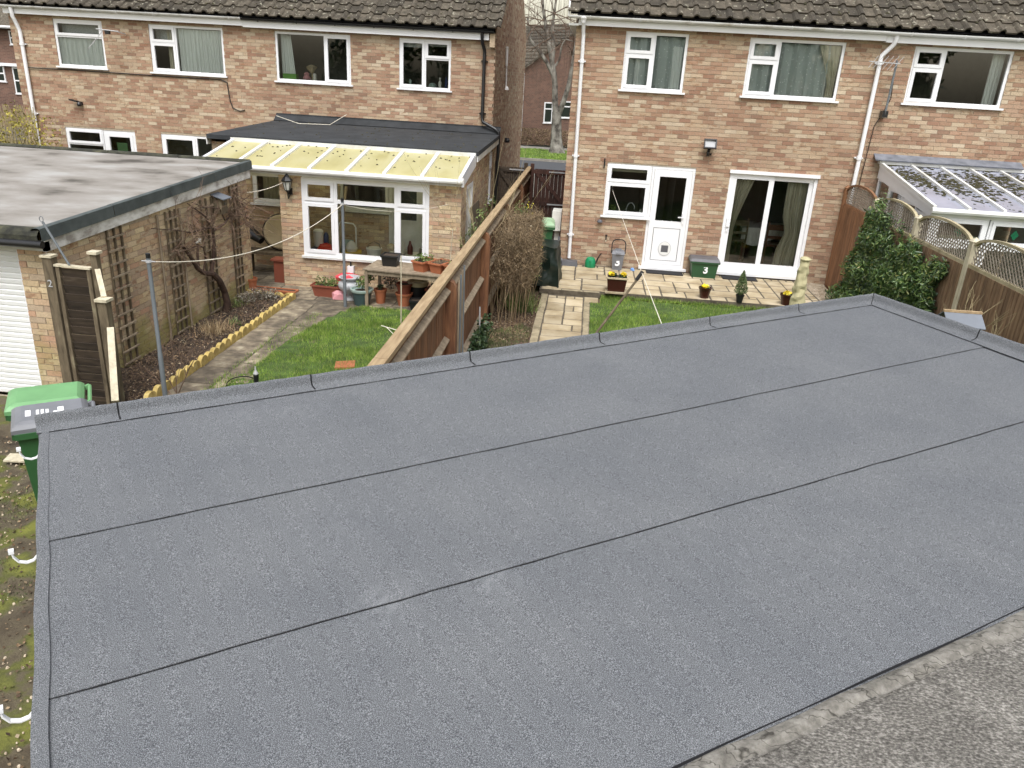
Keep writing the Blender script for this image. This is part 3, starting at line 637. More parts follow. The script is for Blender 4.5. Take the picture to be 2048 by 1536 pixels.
# ---- eaves
def eaves(own, x0, x1, yw, zb, zt, gz, gut, gx0, gx1, proj=.17):
    b = MB(); b.box(x0, x1, yw-proj, yw-proj+.02, zb, zt); b.build('fascia', 'upvc', own)
    b = MB(); b.box(x0, x1, yw-proj+.022, yw+.005, zb+.006, zb+.016); b.build('soffit', 'upvc', own)
    b = MB(); n = 8
    prof = [(math.cos(math.pi+math.pi*i/n)*.056, math.sin(math.pi+math.pi*i/n)*.05) for i in range(n+1)]
    inner = [(p[0]*.88, p[1]*.88+.002) for p in reversed(prof)]; pr = prof+inner; yc = yw-proj-.06; k = len(pr)
    for x in (gx0, gx1):
        for y, z in pr: b.v.append((x, yc+y, gz+z))
    for i in range(k): b.f.append((i, (i+1) % k, k+(i+1) % k, k+i)); b.r.append(0)
    b.f += [tuple(range(k)), tuple(k+i for i in reversed(range(k)))]; b.r += [0, 0]
    x = gx0+.4
    while x < gx1-.2:
        b.tube([(x, yc-.058, gz+.004), (x, yc-.04, gz-.042), (x, yc, gz-.058), (x, yc+.058, gz-.03)], .011, 6); x += .92
    b.build('gutter', gut, own)
eaves(H3, -.42, 5.2, 16.15, 4.57, 4.73, 4.725, 'gutter_white', -.61, 5.2); eaves(H4, 5.205, 12.6, 16.15, 4.55, 4.72, 4.72, 'gutter_white', 5.2, 12.6)
eaves(HA, -14.3, -8.35, 19.3, 4.37, 4.50, 4.545, 'gutter_white', -14.55, -8.35); eaves(HB, -8.345, -2.52, 19.3, 4.345, 4.49, 4.535, 'black_plastic', -8.35, -2.4)
b = MB(); b.box(-.6, -.42, 15.98, 24.3, 4.56, 4.60); b.obox((-.63, 15.95, 4.72), (.03, 0, 0), (0, 4.1, 4.1*TS), (0, 0, .14)); b.build('verge_board', 'upvc_old', H3)
b = MB(); b.box(-2.5, -2.38, 19.12, 19.3, 4.2, 4.49); b.build('corbel', 'brick_house', HB)
def downpipe(own, pts, mat, r=.036, clips=()):
    b = MB(); b.tube(pts, r, 10)
    for c in clips: b.lathe((c[0], c[1], c[2]-.03), [(r*1.3, 0), (r*1.3, .06)], 10); b.box(c[0]-r*2, c[0]+r*2, c[1]+r*.5, c[1]+r+.04, c[2]-.012, c[2]+.012)
    b.build('downpipe', mat, own, smooth=True)
downpipe(H3, [(-.33, 15.94, 4.70), (-.325, 15.96, 4.60), (-.32, 16.05, 4.47), (-.31, 16.07, 4.40), (-.24, 16.07, .13)], 'upvc', clips=[(-.30, 16.07, 3.95), (-.275, 16.07, 2.2), (-.25, 16.07, .62)])
b = MB(); b.lathe((-.33, 15.93, 4.60), [(.034, 0), (.05, .05), (.075, .09), (.075, .12)], 12); b.build('gutter_outlet', 'upvc', H3)
downpipe(H4, [(5.36, 15.94, 4.70), (5.36, 15.96, 4.58), (5.35, 15.99, 4.52), (5.21, 16.07, 4.33), (5.20, 16.07, 4.26), (5.19, 16.07, .05)], 'upvc', .04, [(5.2, 16.07, 4.2), (5.19, 16.07, 2.5)])
downpipe(HA, [(-14.05, 19.08, 4.50), (-14.05, 19.1, 4.30), (-14.04, 19.13, 4.24), (-14.02, 19.22, 4.02), (-14.01, 19.22, 3.95), (-14.0, 19.22, -.4)], 'upvc', .045, [(-14.01, 19.22, 3.7), (-14, 19.22, 2.1)])
downpipe(HB, [(-2.67, 19.08, 4.5), (-2.67, 19.1, 4.33), (-2.66, 19.13, 4.27), (-2.62, 19.22, 4.12), (-2.62, 19.22, 4.05), (-2.62, 19.22, 2.66), (-2.60, 19.2, 2.56), (-2.28, 19.12, 2.42), (-2.20, 19.1, 2.36), (-2.19, 19.1, 2.28), (-2.19, 19.1, -.4)], 'black_plastic', .04, [(-2.62, 19.22, 3.9), (-2.62, 19.22, 2.75)])
# ---- windows, doors: right block
def net(p, fr, rect, a0, a1, depth=.2, mat='curtain_white', waves=None, zt=None, amp=.022):
    w = rect[1]-rect[0]; ua, ub = rect[0]+a0*w, rect[0]+a1*w; drape(p, fr, ua, ub, rect[2]+.04, zt or rect[3]-.06, depth, waves or max(3, int((ub-ua)*9)), amp, mat)
plain('net_dots', None, .9, cols=[(.0, (.10, .115, .11)), (1, (.16, .18, .17))], scale=3)
def net_dot_mat():
    m, n, l, b, out = nodes('net_dots'); v = pos_node(n, l); t = n.new('ShaderNodeTexVoronoi'); t.inputs['Scale'].default_value = 17; l.new(v, t.inputs['Vector'])
    k = ramp(n, [(.14, (.95, .96, .95)), (.22, (.56, .60, .585))]); l.new(t.outputs['Distance'], k.inputs[0]); l.new(k.outputs[0], b.inputs['Base Color']); b.inputs['Roughness'].default_value = .95; MATS['net_dots'] = m
net_dot_mat()
TR = [(0, .47, 0, .62, 'o'), (0, .47, .62, 1, 'o'), (.47, 1, 0, 1, 'f')]
w = window(H3, fR, W1, TR); net(w, fR, W1, .03, .97, .13, 'net_dots', 4, amp=.045); drape(w, fR, 1.42, 1.6, 3.53, 4.3, .10, 2, .012, 'curtain_white'); drape(w, fR, .72, .84, 3.53, 4.05, .10, 2, .012, 'curtain_white')
TR2 = [(0, .32, 0, .63, 'o'), (0, .32, .63, 1, 'o'), (.32, 1, 0, 1, 'f')]
w = window(H3, fR, W2, TR2); net(w, fR, W2, .03, .97, .13, 'net_dots', 6, amp=.045)
drape(w, fR, 4.0, 4.53, 3.53, 4.46, .085, 4, .012, 'curtain_beige', shape=lambda t, s: 4.50-(.10+.42*max(0, t-.25)**1.2+.05*(1-t))*(1-s))
w = window(H4, fR, W3, TR2); drape(w, fR, 7.28, 7.5, 3.55, 4.48, .2, 4, .02, 'curtain_white')
w = window(H3, fR, KW, [(0, 1, 0, .64, 'o'), (0, 1, .64, 1, 'o')], label='kitchen window beside the door')
b = MB(); b.box(.45, 1.22, 16.31, 16.325, 1.93, 2.03); b.build('roller_blind', 'curtain_beige', w)
# kitchen door with its glass, panel and cat flap
O, U, N = fR
d = MB(); plate(d, fR, KD, [(1.33, 2.09, .12, 2.04)], -.012, -.08); door = d.build('door', 'upvc', H3); door['label'] = 'half glazed kitchen door with a cat flap'
b = MB(); plate(b, fR, (1.335, 2.085, .125, 2.035), [(1.45, 1.98, 1.02, 1.90), (1.44, 1.99, .20, .88)], -.004, -.05); b.build('door_leaf', 'upvc', door)
b = MB(); b.box(1.452, 1.978, 16.158, 16.18, .212, .868); b.build('door_panel', 'upvc', door); b = MB(); b.box(1.44, 1.99, 16.181, 16.187, .20, .88); b.build('recess_line', 'mid_grey', door)  # grey sheet added behind the panel, its colour darkens the recess line
b = MB(); b.quad((1.45, 16.18, 1.02), (1.98, 16.18, 1.02), (1.98, 16.18, 1.9), (1.45, 16.18, 1.9)); b.build('pane', 'glass', door)
b = MB(); n = 24
for k in range(n):
    g0, g1 = 2*math.pi*k/n, 2*math.pi*(k+1)/n
    def sq(g, r): q = max(abs(math.cos(g)), abs(math.sin(g))); return (1.715+r/q*math.cos(g), .455+r/q*math.sin(g))
    o0, o1 = (1.715+.125*math.cos(g0), .455+.14*math.sin(g0)), (1.715+.125*math.cos(g1), .455+.14*math.sin(g1)); i0, i1 = sq(g0, .072), sq(g1, .072)
    b.quad((i0[0], 16.145, i0[1]), (o0[0], 16.145, o0[1]), (o1[0], 16.145, o1[1]), (i1[0], 16.145, i1[1])); b.quad((o0[0], 16.145, o0[1]), (o0[0], 16.166, o0[1]), (o1[0], 16.166, o1[1]), (o1[0], 16.145, o1[1]))
b.build('cat_flap', 'upvc_old', door); b = MB(); b.lathe((0, 0, 0), [(.133, 0), (.133, .004)], 24); b.v = [(1.715+p[0], 16.157-p[2], .455+p[1]*1.12) for p in b.v]; b.f = [f[::-1] for f in b.f]; b.build('flap_outline', 'silver', door)  # grey ring added behind the flap, its colour draws the edge as a shade line
b = MB(); b.box(1.640, 1.790, 16.147, 16.164, .38, .53); b.build('flap_window', 'mid_grey', door)
b = MB(); b.box(2.0, 2.03, 16.13, 16.155, .98, 1.2); b.bar((2.02, 16.11, 1.12), (1.90, 16.11, 1.12), .02, .02); b.box(2.01, 2.03, 16.11, 16.14, 1.11, 1.13); b.build('door_handle', 'upvc', door)
b = MB(); b.box(1.22, 2.20, 16.05, 16.17, .02, .066); b.build('door_sill', 'upvc', door)
q = MB(); q.quad((1.2, 18, .0), (2.4, 18, 0), (2.4, 18, 2.2), (1.2, 18, 2.2)); q.quad((1.2, 16.28, .0), (1.2, 18, .0), (1.2, 18, 2.2), (1.2, 16.28, 2.2)); q.quad((2.4, 18, 0), (2.4, 16.28, 0), (2.4, 16.28, 2.2), (2.4, 18, 2.2)); q.quad((1.2, 16.28, 2.2), (1.2, 18, 2.2), (2.4, 18, 2.2), (2.4, 16.28, 2.2)); q.quad((1.2, 18, .0), (1.2, 16.28, 0), (2.4, 16.28, 0), (2.4, 18, .0)); q.build('room_wall', 'room', door)
# sliding patio door
d = MB(); plate(d, fR, PD, [(2.88, 4.47, .15, 2.04)], -.005, -.10); pd = d.build('patio_door', 'upvc', H3); pd['label'] = 'white sliding patio door'
b = MB(); b.box(2.80, 4.55, 16.10, 16.15, 2.06, 2.125); b.build('head_trim', 'upvc', pd)
b = MB(); plate(b, fR, (2.88, 3.70, .15, 2.04), [(2.965, 3.60, .27, 1.955)], -.012, -.05); b.build('sliding_leaf', 'upvc', pd)
b = MB(); plate(b, fR, (3.62, 4.47, .15, 2.04), [(3.70, 4.39, .27, 1.955)], -.055, -.09); b.build('fixed_leaf', 'upvc', pd)
b = MB(); b.quad((2.965, 16.185, .27), (3.60, 16.185, .27), (3.60, 16.185, 1.955), (2.965, 16.185, 1.955)); b.build('pane', 'glass', pd)
b = MB(); b.quad((3.70, 16.22, .27), (4.39, 16.22, .27), (4.39, 16.22, 1.955), (3.70, 16.22, 1.955)); b.build('pane', 'glass', pd)
b = MB(); b.box(2.885, 2.95, 16.12, 16.165, 1.0, 1.17); b.box(2.90, 2.93, 16.135, 16.165, .90, .96); b.build('door_handle', 'upvc', pd)
b = MB(); b.box(2.76, 4.58, 16.04, 16.155, .03, .088); b.build('door_sill', 'upvc', pd)
q = MB(); q.quad((2.3, 19.2, .1), (5.1, 19.2, .1), (5.1, 19.2, 2.3), (2.3, 19.2, 2.3)); q.quad((2.3, 16.3, .1), (2.3, 19.2, .1), (2.3, 19.2, 2.3), (2.3, 16.3, 2.3)); q.quad((5.1, 19.2, .1), (5.1, 16.3, .1), (5.1, 16.3, 2.3), (5.1, 19.2, 2.3)); q.quad((2.3, 16.3, 2.3), (2.3, 19.2, 2.3), (5.1, 19.2, 2.3), (5.1, 16.3, 2.3)); q.build('room_wall', 'room', pd)
q = MB(); q.quad((2.3, 19.2, .1), (2.3, 16.25, .1), (5.1, 16.25, .1), (5.1, 19.2, .1)); q.build('room_floor', 'room_floor', pd)
def tieL(t, s):
    e = 3.08+.30*max(0, (t-.45)/.55)**1.15 if t > .45 else 3.08+.02*(.45-t)
    return 2.93+(e-2.93)*s
def tieR(t, s):
    w_ = .40 if t > .45 else .34+.0*t; lft = 4.42-(.40-.10*math.exp(-((t-.42)/.12)**2)+.10*max(0, .42-t))
    return lft+(4.46-lft)*s
drape(pd, fR, 2.93, 3.3, .12, 2.02, .20, 6, .03, 'curtain_beige', shape=tieL); drape(pd, fR, 4.0, 4.46, .12, 2.02, .24, 7, .03, 'curtain_beige', shape=tieR)
# ---- windows: left block
w = window(HA, fL, LW1, [(0, 1, 0, .65, 'f'), (0, 1, .65, 1, 'o')], glasses={1: 'glass'}); net(w, fL, LW1, .02, .98, .11, zt=3.95, waves=9); b = MB(); b.quad((-13.1, 19.5, 3.9), (-12.0, 19.5, 3.9), (-12.0, 19.5, 4.28), (-13.1, 19.5, 4.28)); b.build('window_film', 'obscure_glass', w)
w = window(HA, fL, LW2, [(0, .35, 0, .63, 'o'), (0, .35, .63, 1, 'o'), (.35, 1, 0, 1, 'f')]); net(w, fL, LW2, .37, .98, .11, waves=12); drape(w, fL, -10.42, -10.2, 3.28, 4.2, .2, 3, .02, 'curtain_beige'); b = MB(); b.quad((-10.72, 19.52, 3.92), (-10.15, 19.52, 3.92), (-10.15, 19.52, 4.26), (-10.72, 19.52, 4.26)); b.build('window_film', 'obscure_glass', w)
w = window(HB, fL, LW3, [(0, .66, 0, 1, 'f'), (.66, 1, 0, 1, 'o')]); drape(w, fL, -7.6, -7.2, 3.25, 4.25, .2, 6, .02, 'curtain_white', shape=lambda t, s: -7.58+s*(.24+.10*(1-t)))
w = window(HB, fL, LW4, [(0, .5, 0, 1, 'o'), (.5, 1, 0, .62, 'f'), (.5, 1, .62, 1, 'o')]); b = MB(); b.box(-4.6, -4.08, 19.42, 19.43, 4.12, 4.24); b.box(-4.0, -3.48, 19.42, 19.43, 4.16, 4.24); b.build('roller_blind', 'obscure_glass', w)
w = window(HA, fL, LG1, [(0, 1, .0, .6, 'f'), (0, 1, .6, 1, 'o')]); w = window(HA, fL, LD1, [(0, 1, 0, 1, 'd')], 'glazed_door', sill=False, bar=.09); b = MB(); b.box(-12.02, -11.75, 19.42, 19.44, .9, 1.5); b.build('hanging_towel', 'bin_lid_green', w)
window(HA, fL, LG2, [(0, .5, 0, 1, 'd'), (.5, 1, 0, 1, 'f')], 'patio_door', sill=False, bar=.06)
# ================================================================ extension and porch of the left house
brick_wall(lh, (0, 15.75), U_X, -7.7, -2.28, -.475, 2.05, [(-6.9, -5.9, .87, 1.85), (-5.05, -4.02, .86, 1.75), (-4.02, -3.25, -.42, 1.7)], mat='brick_porch', mortar_owner=HB)
brick_wall(lh, (-2.28, 14.26), U_Y, 0, 5.04, -.475, 2.05, [(.62, 1.42, -.42, 1.62), (3.9, 4.45, .85, 1.98)], top=lambda u: 1.76+.175*u if u < 1.34 else 2.06, mat='brick_porch', mortar_owner=HB)
brick_wall(lh, (0, 14.26), U_X, -5.72, -2.28, -.475, 1.70, [(-5.30, -2.87, .20, 1.75)], mat='brick_porch', mortar_owner=HB)
brick_wall(lh, (-5.72, 14.9), (0, -1), 0, .64, -.475, 1.70, [], mat='brick_porch', pen=5, mortar_owner=HB)
b = MB(); b.quad((-7.7, 19.3, -.43), (-7.7, 15.75, -.43), (-7.7, 15.75, 2.1), (-7.7, 19.3, 2.1)); b.build('wall', 'brick_porch', HB)
fE = wfr((0, 15.75), U_X); fS = wfr((-2.28, 14.26), U_Y); fB = wfr((0, 14.26), U_X)
w = window(HB, fE, (-6.9, -5.9, .87, 1.85), [(0, 1, 0, 1, 'o')], room=1.5); drape(w, fE, -6.75, -6.35, .92, 1.8, .2, 5, .02, 'curtain_beige')
window(HB, fE, (-5.05, -4.02, .86, 1.75), [(0, 1, 0, 1, 'f')], room=1.5, bar=.07, frame_mat='upvc_old')
d = MB(); plate(d, fE, (-4.02, -3.25, -.42, 1.7), [(-3.95, -3.32, -.38, 1.63)], -.01, -.08); dd = d.build('door', 'upvc_old', HB); b = MB(); plate(b, fE, (-3.95, -3.32, -.38, 1.63), [(-3.83, -3.44, .72, 1.5)], -.03, -.06); b.box(-3.78, -3.49, 15.765, 15.785, .05, .5); b.build('door_leaf', 'upvc_old', dd)
b = MB(); b.quad((-3.83, 15.8, .72), (-3.44, 15.8, .72), (-3.44, 15.8, 1.5), (-3.83, 15.8, 1.5)); b.build('pane', 'glass', dd)
b = MB(); b.quad((-4.05, 15.9, -.42), (-3.2, 15.9, -.42), (-3.2, 15.9, 1.75), (-4.05, 15.9, 1.75)); b.build('room_wall', 'room', dd)
window(HB, fS, (3.9, 4.45, .85, 1.98), [(0, 1, 0, .62, 'f'), (0, 1, .62, 1, 'o')], room=1.2)
d = MB(); plate(d, fS, (.62, 1.42, -.42, 1.62), [(.70, 1.34, -.38, 1.54)], .01, -.08); d.build('side_door_frame', 'upvc', HB)
# bay window of the porch
BW = (-5.30, -2.87, .20, 1.66)
bw = window(HB, fB, BW, [(0, .265, 0, .70, 'o'), (0, .265, .70, 1, 'o'), (.265, .745, 0, .72, 'f'), (.265, .745, .72, 1, 'f'), (.745, 1, 0, .70, 'o'), (.745, 1, .70, 1, 'o')], sill=False, room=0, bar=.075, label='wide porch window of six panes', set_in=-.01)
b = MB(); b.box(-5.33, -2.84, 14.19, 14.26, .155, .197); b.build('sill', 'upvc_old', bw)
# lean-to roof of yellowed sheets between white bars
yt, zt_, yb, zb_ = 15.58, 2.10, 14.10, 1.835
X0, NB = -7.16, 7; PX = (-2.27-X0)/NB
for i in range(NB):
    b = MB(); x0 = X0+i*PX; b.quad((x0, yb, zb_), (x0+PX, yb, zb_), (x0+PX, yt, zt_), (x0, yt, zt_)); b.quad((x0, yb, zb_-.016), (x0+PX, yb, zb_-.016), (x0+PX, yb, zb_), (x0, yb, zb_)); b.build('roof_sheet', 'poly_yellow', HB)
for i in range(NB+1):
    x = X0+i*PX; b = MB(); b.bar((x, yb-.03, zb_+.012), (x, yt, zt_+.016), .062, .05); b.box(x-.034, x+.034, yb-.045, yb-.028, zb_-.03, zb_+.045); b.build('glazing_bar', 'upvc', HB)
b = MB(); b.box(X0-.05, -2.22, 15.56, 15.60, 2.02, 2.17); b.build('wall_trim', 'upvc_old', HB)
b = MB(); b.tube([(X0-.05, 14.05, 1.79), (-2.22, 14.05, 1.79)], .05, 10); b.box(X0-.05, -2.24, 14.10, 14.14, 1.70, 1.80); b.build('porch_gutter', 'upvc_old', HB)
b = MB(); b.quad((-2.21, 14.06, 1.70), (-2.21, 15.6, 1.93), (-2.21, 15.6, 2.15), (-2.21, 14.06, 1.86)); b.quad((-2.25, 14.06, 1.70), (-2.25, 14.06, 1.86), (-2.25, 15.6, 2.15), (-2.25, 15.6, 1.93)); b.quad((-2.25, 14.06, 1.70), (-2.21, 14.06, 1.70), (-2.21, 14.06, 1.86), (-2.25, 14.06, 1.86)); b.build('end_board', 'upvc', HB)
b = MB(); b.box(-7.1, -2.3, 14.3, 14.36, 1.62, 1.70); b.build('porch_beam', 'upvc_old', HB)
# flat roof of the extension
b = MB(); P = [(-7.72, 15.58), (-2.17, 15.58), (-2.17, 19.26), (-7.72, 19.26)]; zf = lambda y: 2.20+(y-15.58)*.028
b.quad(*[(x, y, zf(y)) for x, y in P])
for (x, y), (x2, y2) in zip(P, P[1:]+P[:1]): b.quad((x, y, zf(y)-.085), (x2, y2, zf(y2)-.085), (x2, y2, zf(y2)), (x, y, zf(y)))
b.quad(*[(x, y, zf(y)-.085) for x, y in reversed(P)]); fr_ = b.build('flat_roof', 'dark_felt', HB)
b = MB(); b.obox((-7.72, 19.12, zf(19.12)), (5.55, 0, 0), (0, .17, .12), (0, -.01, .015)); b.quad((-7.72, 19.285, 2.42), (-2.17, 19.285, 2.42), (-2.17, 19.285, 2.47), (-7.72, 19.285, 2.47)); b.build('upstand', 'dark_felt', fr_)
b = MB(); b.obox((-2.20, 15.6, 2.0), (0.02, 0, 0), (0, 3.66, .10), (0, 0, .125)); b.build('side_fascia', 'upvc_old', HB); b = MB(); b.obox((-7.74, 15.6, 2.0), (.02, 0, 0), (0, 3.66, .10), (0, 0, .125)); b.build('side_fascia', 'upvc_old', HB)
XY = scatter(P, 90); k = XY[:, 1] > 15.7
b = MB()
for x, y in XY[k]: b.lathe((x, y, zf(y)-.004), [(random.uniform(.012, .035), 0), (.008, random.uniform(.012, .022))], 6, jit=.3)
stuff(b.build('moss_clumps', 'moss', HB))
b = MB()
for i in range(70):
    x = random.uniform(X0, -2.3); t = random.random()**.5; b.lathe((x, yb+(yt-yb)*t, zb_+(zt_-zb_)*t-.003), [(random.uniform(.012, .032), 0), (.007, random.uniform(.012, .022))], 6, jit=.3)
stuff(b.build('moss_clumps', 'moss', HB))
for own, x0, x1, ye, ze in ((H3, -.5, 5.2, 15.9, 4.80), (H4, 5.2, 9.5, 15.9, 4.80), (HA, -14.4, -8.4, 19.02, 4.61), (HB, -8.3, -2.5, 19.02, 4.61)):
    b = MB()
    for i in range(230):
        x = random.uniform(x0, x1); s_ = random.randrange(0, 10)*.34+random.gauss(.02, .05); y = ye+max(.02, s_)*math.cos(SLOPE); z = ze+max(.02, s_)*math.sin(SLOPE); r = random.uniform(.012, .04); b.lathe((x, y, z+.005), [(r, 0), (r*.8, r*.5), (r*.25, r*.75)], 6, 0, .3)
    stuff(b.build('moss_clumps', 'moss', own))
for pc in pcs.values(): pc.finish()
# ================================================================ garage with the new felt roof
E1, E2, OR = Vector((.8018, .5976, 0)), Vector((.5976, -.8018, 0)), Vector((-2.55, 3.16, 0))
def RF(a, b, h=0.0):
    p = OR+E1*a+E2*b; return Vector((p.x, p.y, 1.83+.028*a+h))
NG = thing('garage', 'garage in front, its flat roof newly covered in sheets of grey mineral felt', 'garage', (0, 3.2, -.43))
K = .066
aR = lambda b: 5.95-.17*(b-.34)
AL = lambda b: .027-.033*max(0, b)
def felt_sheet(b0, b1, h, name='felt_sheet'):
    """one roll of felt: its far edge at b0, its near edge at b1, uneven by a few millimetres"""
    b = MB(); n = 42; jit = [random.uniform(-.0018, .0018)+.0018*math.sin(i*.9) for i in range(n+1)]; top = []; bot = []
    for i in range(n+1):
        t = i/n; a0, a1 = t*(aR(b0+.3)+.02), t*(aR(b1+.3)+.02); top.append((a0+AL(b0)*(1-t), b0+K*a0)); bot.append((a1+AL(b1)*(1-t), b1+K*a1+jit[i]))
    for i in range(n):
        (p0, q0), (p1, q1), (r0, s0), (r1, s1) = top[i], top[i+1], bot[i], bot[i+1]
        b.quad(RF(r0, s0, h), RF(r1, s1, h), RF(p1, q1, h), RF(p0, q0, h)); b.quad(RF(r0, s0, h-.006), RF(r1, s1, h-.006), RF(r1, s1, h), RF(r0, s0, h))
    o = b.build(name, 'new_felt', NG)
    if bot is not None and h > .001:
        s = MB()
        for i in range(n):
            w0, w1 = .003+.004*abs(math.sin(i*1.7)), .003+.004*abs(math.sin((i+1)*1.7))
            s.quad(RF(bot[i][0], bot[i][1]+w0, h-.0035), RF(bot[i+1][0], bot[i+1][1]+w1, h-.0035), RF(bot[i+1][0], bot[i+1][1]-.001, h-.0035), RF(bot[i][0], bot[i][1]-.001, h-.0035))
        s.build('bitumen_seam', 'bitumen', o)
    return o
felt_sheet(1.80, 2.90, 0.0); felt_sheet(.90, 1.90, .005); felt_sheet(-.10, 1.005, .010)
PROF = [(-.012, .009), (0, .016), (.074, .017), (.088, .022), (.097, .036), (.103, .058), (.110, .073), (.120, .078), (.131, .073), (.138, .058), (.14, -.13)]
def edge_strip(L0, T0, L1, T1, lift=0.0, joint=True):
    """a cap strip of felt over the tilting fillet, from (lap, top) point pair 0 to 1 in roof coordinates"""
    b = MB(); n = 14; m = len(PROF)
    for i in range(n+1):
        t = i/n; L = (L0[0]+(L1[0]-L0[0])*t, L0[1]+(L1[1]-L0[1])*t); T = (T0[0]+(T1[0]-T0[0])*t, T0[1]+(T1[1]-T0[1])*t); w = .0025*math.sin(i*1.3+L[0]*5)
        for d, h in PROF:
            k = d/.138; kk = k-(w/.138 if d < .01 else 0); b.v.append(tuple(RF(L[0]+(T[0]-L[0])*kk, L[1]+(T[1]-L[1])*kk, h+lift+(.0015*math.sin(i*2.1+d*30) if d > .02 else 0))))
    for i in range(n):
        for j in range(m-1):
            k = i*m+j; b.f.append((k, k+m, k+m+1, k+1)); b.r.append(0)
    o = b.build('edge_strip', 'new_felt', NG, smooth=True)
    s = MB()
    def P(t, d, h):
        L = (L0[0]+(L1[0]-L0[0])*t, L0[1]+(L1[1]-L0[1])*t); T = (T0[0]+(T1[0]-T0[0])*t, T0[1]+(T1[1]-T0[1])*t); k = d/.138
        return RF(L[0]+(T[0]-L[0])*k, L[1]+(T[1]-L[1])*k, h+lift)
    for i in range(n):
        w0, w1 = .003+.004*abs(math.sin(i*1.9)), .003+.004*abs(math.sin((i+1)*1.9)); s.quad(P(i/n, -w0-.012, .0125), P((i+1)/n, -w1-.012, .0125), P((i+1)/n, .004, .0128), P(i/n, .004, .0128))
    if joint:
        ln = math.hypot(L1[0]-L0[0], L1[1]-L0[1]); e = .007/ln
        for (d, h), (d2, h2) in zip(PROF[1:-1], PROF[2:-1]):
            s.quad(P(1-e, d, h+.002), P(1+e*.3, d, h+.002), P(1+e*.3, d2, h2+.002), P(1-e, d2, h2+.002))
    s.build('bitumen_seam', 'bitumen', o); return o
lap = lambda a: (a, -.05+K*a); topb = lambda a: (a, -.147+K*a)
js = [-.015, .36, 1.36, 2.36, 3.33, 4.30, 5.20]
for i in range(len(js)-1): edge_strip(lap(js[i]), topb(js[i]), lap(js[i+1]), topb(js[i+1]), lift=.001*(i % 2))
edge_strip(lap(5.20), topb(5.20), (5.95, .345), (6.08, .262), joint=True)
tr = lambda b: 6.075-.145*(b-.25)
edge_strip((5.95, .345), (6.08, .262), (aR(1.28), 1.28), (tr(1.28), 1.26), lift=.001); edge_strip((aR(1.28), 1.28), (tr(1.28), 1.26), (aR(2.3), 2.3), (tr(2.3), 2.28)); edge_strip((aR(2.3), 2.3), (tr(2.3), 2.28), (aR(3.3), 3.3), (tr(3.3), 3.28), lift=.001)
# left (gutter) edge: drip strip, fascia, brackets
b = MB(); n = 30
for i in range(n):
    b0, b1 = -.17+3.05*i/n, -.17+3.05*(i+1)/n; j0, j1 = .003*math.sin(i*1.1), .003*math.sin((i+1)*1.1); A = lambda bb: .023-.033*max(0, bb)
    for (a0, h0), (a1, h1) in zip([(.012, .013), (-.015, .014), (-.032, .006), (-.036, -.11)], [(-.015, .014), (-.032, .006), (-.036, -.11), (-.030, -.11)]):
        b.quad(RF(A(b0)+a1+j0, b0, h1), RF(A(b1)+a1+j1, b1, h1), RF(A(b1)+a0+j1, b1, h0), RF(A(b0)+a0+j0, b0, h0))
b.build('drip_edge', 'new_felt', NG)
b = MB(); b.quad(RF(.0, -.1, -.1), RF(-.09, 2.9, -.1), RF(-.09, 2.9, -.28), RF(.0, -.1, -.28)); b.build('fascia', 'upvc_old', NG)
for bb in (.03, .97, 1.85):
    c = MB(); a0 = -.033*bb-.008
    pts = [(.01, .0), (-.004, -.025), (-.022, -.045), (-.045, -.048), (-.07, -.036), (-.084, -.012), (-.088, .010)]
    for i in range(len(pts)-1):
        (x0, h0), (x1, h1) = pts[i], pts[i+1]; c.bar(RF(a0+x0, bb, h0-.035), RF(a0+x1, bb, h1-.035), .016, .005, upv=(0, 0, 1))
    tip = RF(a0-.088, bb, -.027); c.obox(tip-E2*.011-E1*.009, E1*.018, E2*.022, (0, 0, .014)); c.build('gutter_bracket', 'upvc', NG)
b = MB(); Q = [RF(.05, -.05), RF(5.98, .36), RF(5.45, 3.2), RF(-.05, 2.85)]
for p, q in zip(Q, Q[1:]+Q[:1]): b.quad((p.x, p.y, -.6), (q.x, q.y, -.6), (q.x, q.y, q.z-.03), (p.x, p.y, p.z-.03))
b.build('wall', 'brick_garage', NG)
# ================================================================ the old roof next to it
OG = thing('garage', 'old garage roof in the near corner, its felt worn pale and gritty', 'garage', (1.5, .5, -.43))
nb = lambda a: 2.897+K*a-.002*math.sin(a*9)
b = MB(); n = 60; m = 14; w = .085
for i in range(n+1):
    a = -.2+6.0*i/n
    for j in range(m+1):
        t = j/m; hh = -.001+.010*math.sin(math.pi*min(1, t*1.2))+random.uniform(-.0025, .0025)+.003*math.sin(a*13+t*4)
        b.v.append(tuple(RF(a, nb(a)+w*t*(1+.2*math.sin(a*2.3)), hh-.004)))
for i in range(n):
    for j in range(m):
        k = i*(m+1)+j; b.f.append((k, k+1, k+m+2, k+m+1)[::-1]); b.r.append(0)
b.build('edge_kerb', 'old_kerb', OG, smooth=True)
b = MB(); b.quad(RF(-.3, 7.5, -.006), RF(6.2, 7.9, -.006), RF(6.2, 2.925+K*6.2, -.006), RF(-.3, 2.925-K*.3, -.006)); b.build('felt_covering', 'old_felt', OG)
b = MB(); n = 40
for i in range(n):
    a0, a1 = -.2+6.0*i/n, -.2+6.0*(i+1)/n; w0, w1 = .004+.003*math.sin(a0*6), .004+.003*math.sin(a1*6); b.quad(RF(a0, nb(a0)+w0, .0035), RF(a1, nb(a1)+w1, .0035), RF(a1, nb(a1)-.003, .0035), RF(a0, nb(a0)-.003, .0035))
b.build('bitumen_seam', 'bitumen', OG)
b = MB(); Q = [RF(-.3, 2.97, -.03), RF(6.1, 3.4, -.03), RF(6.1, 7.8, -.03), RF(-.3, 7.4, -.03)]
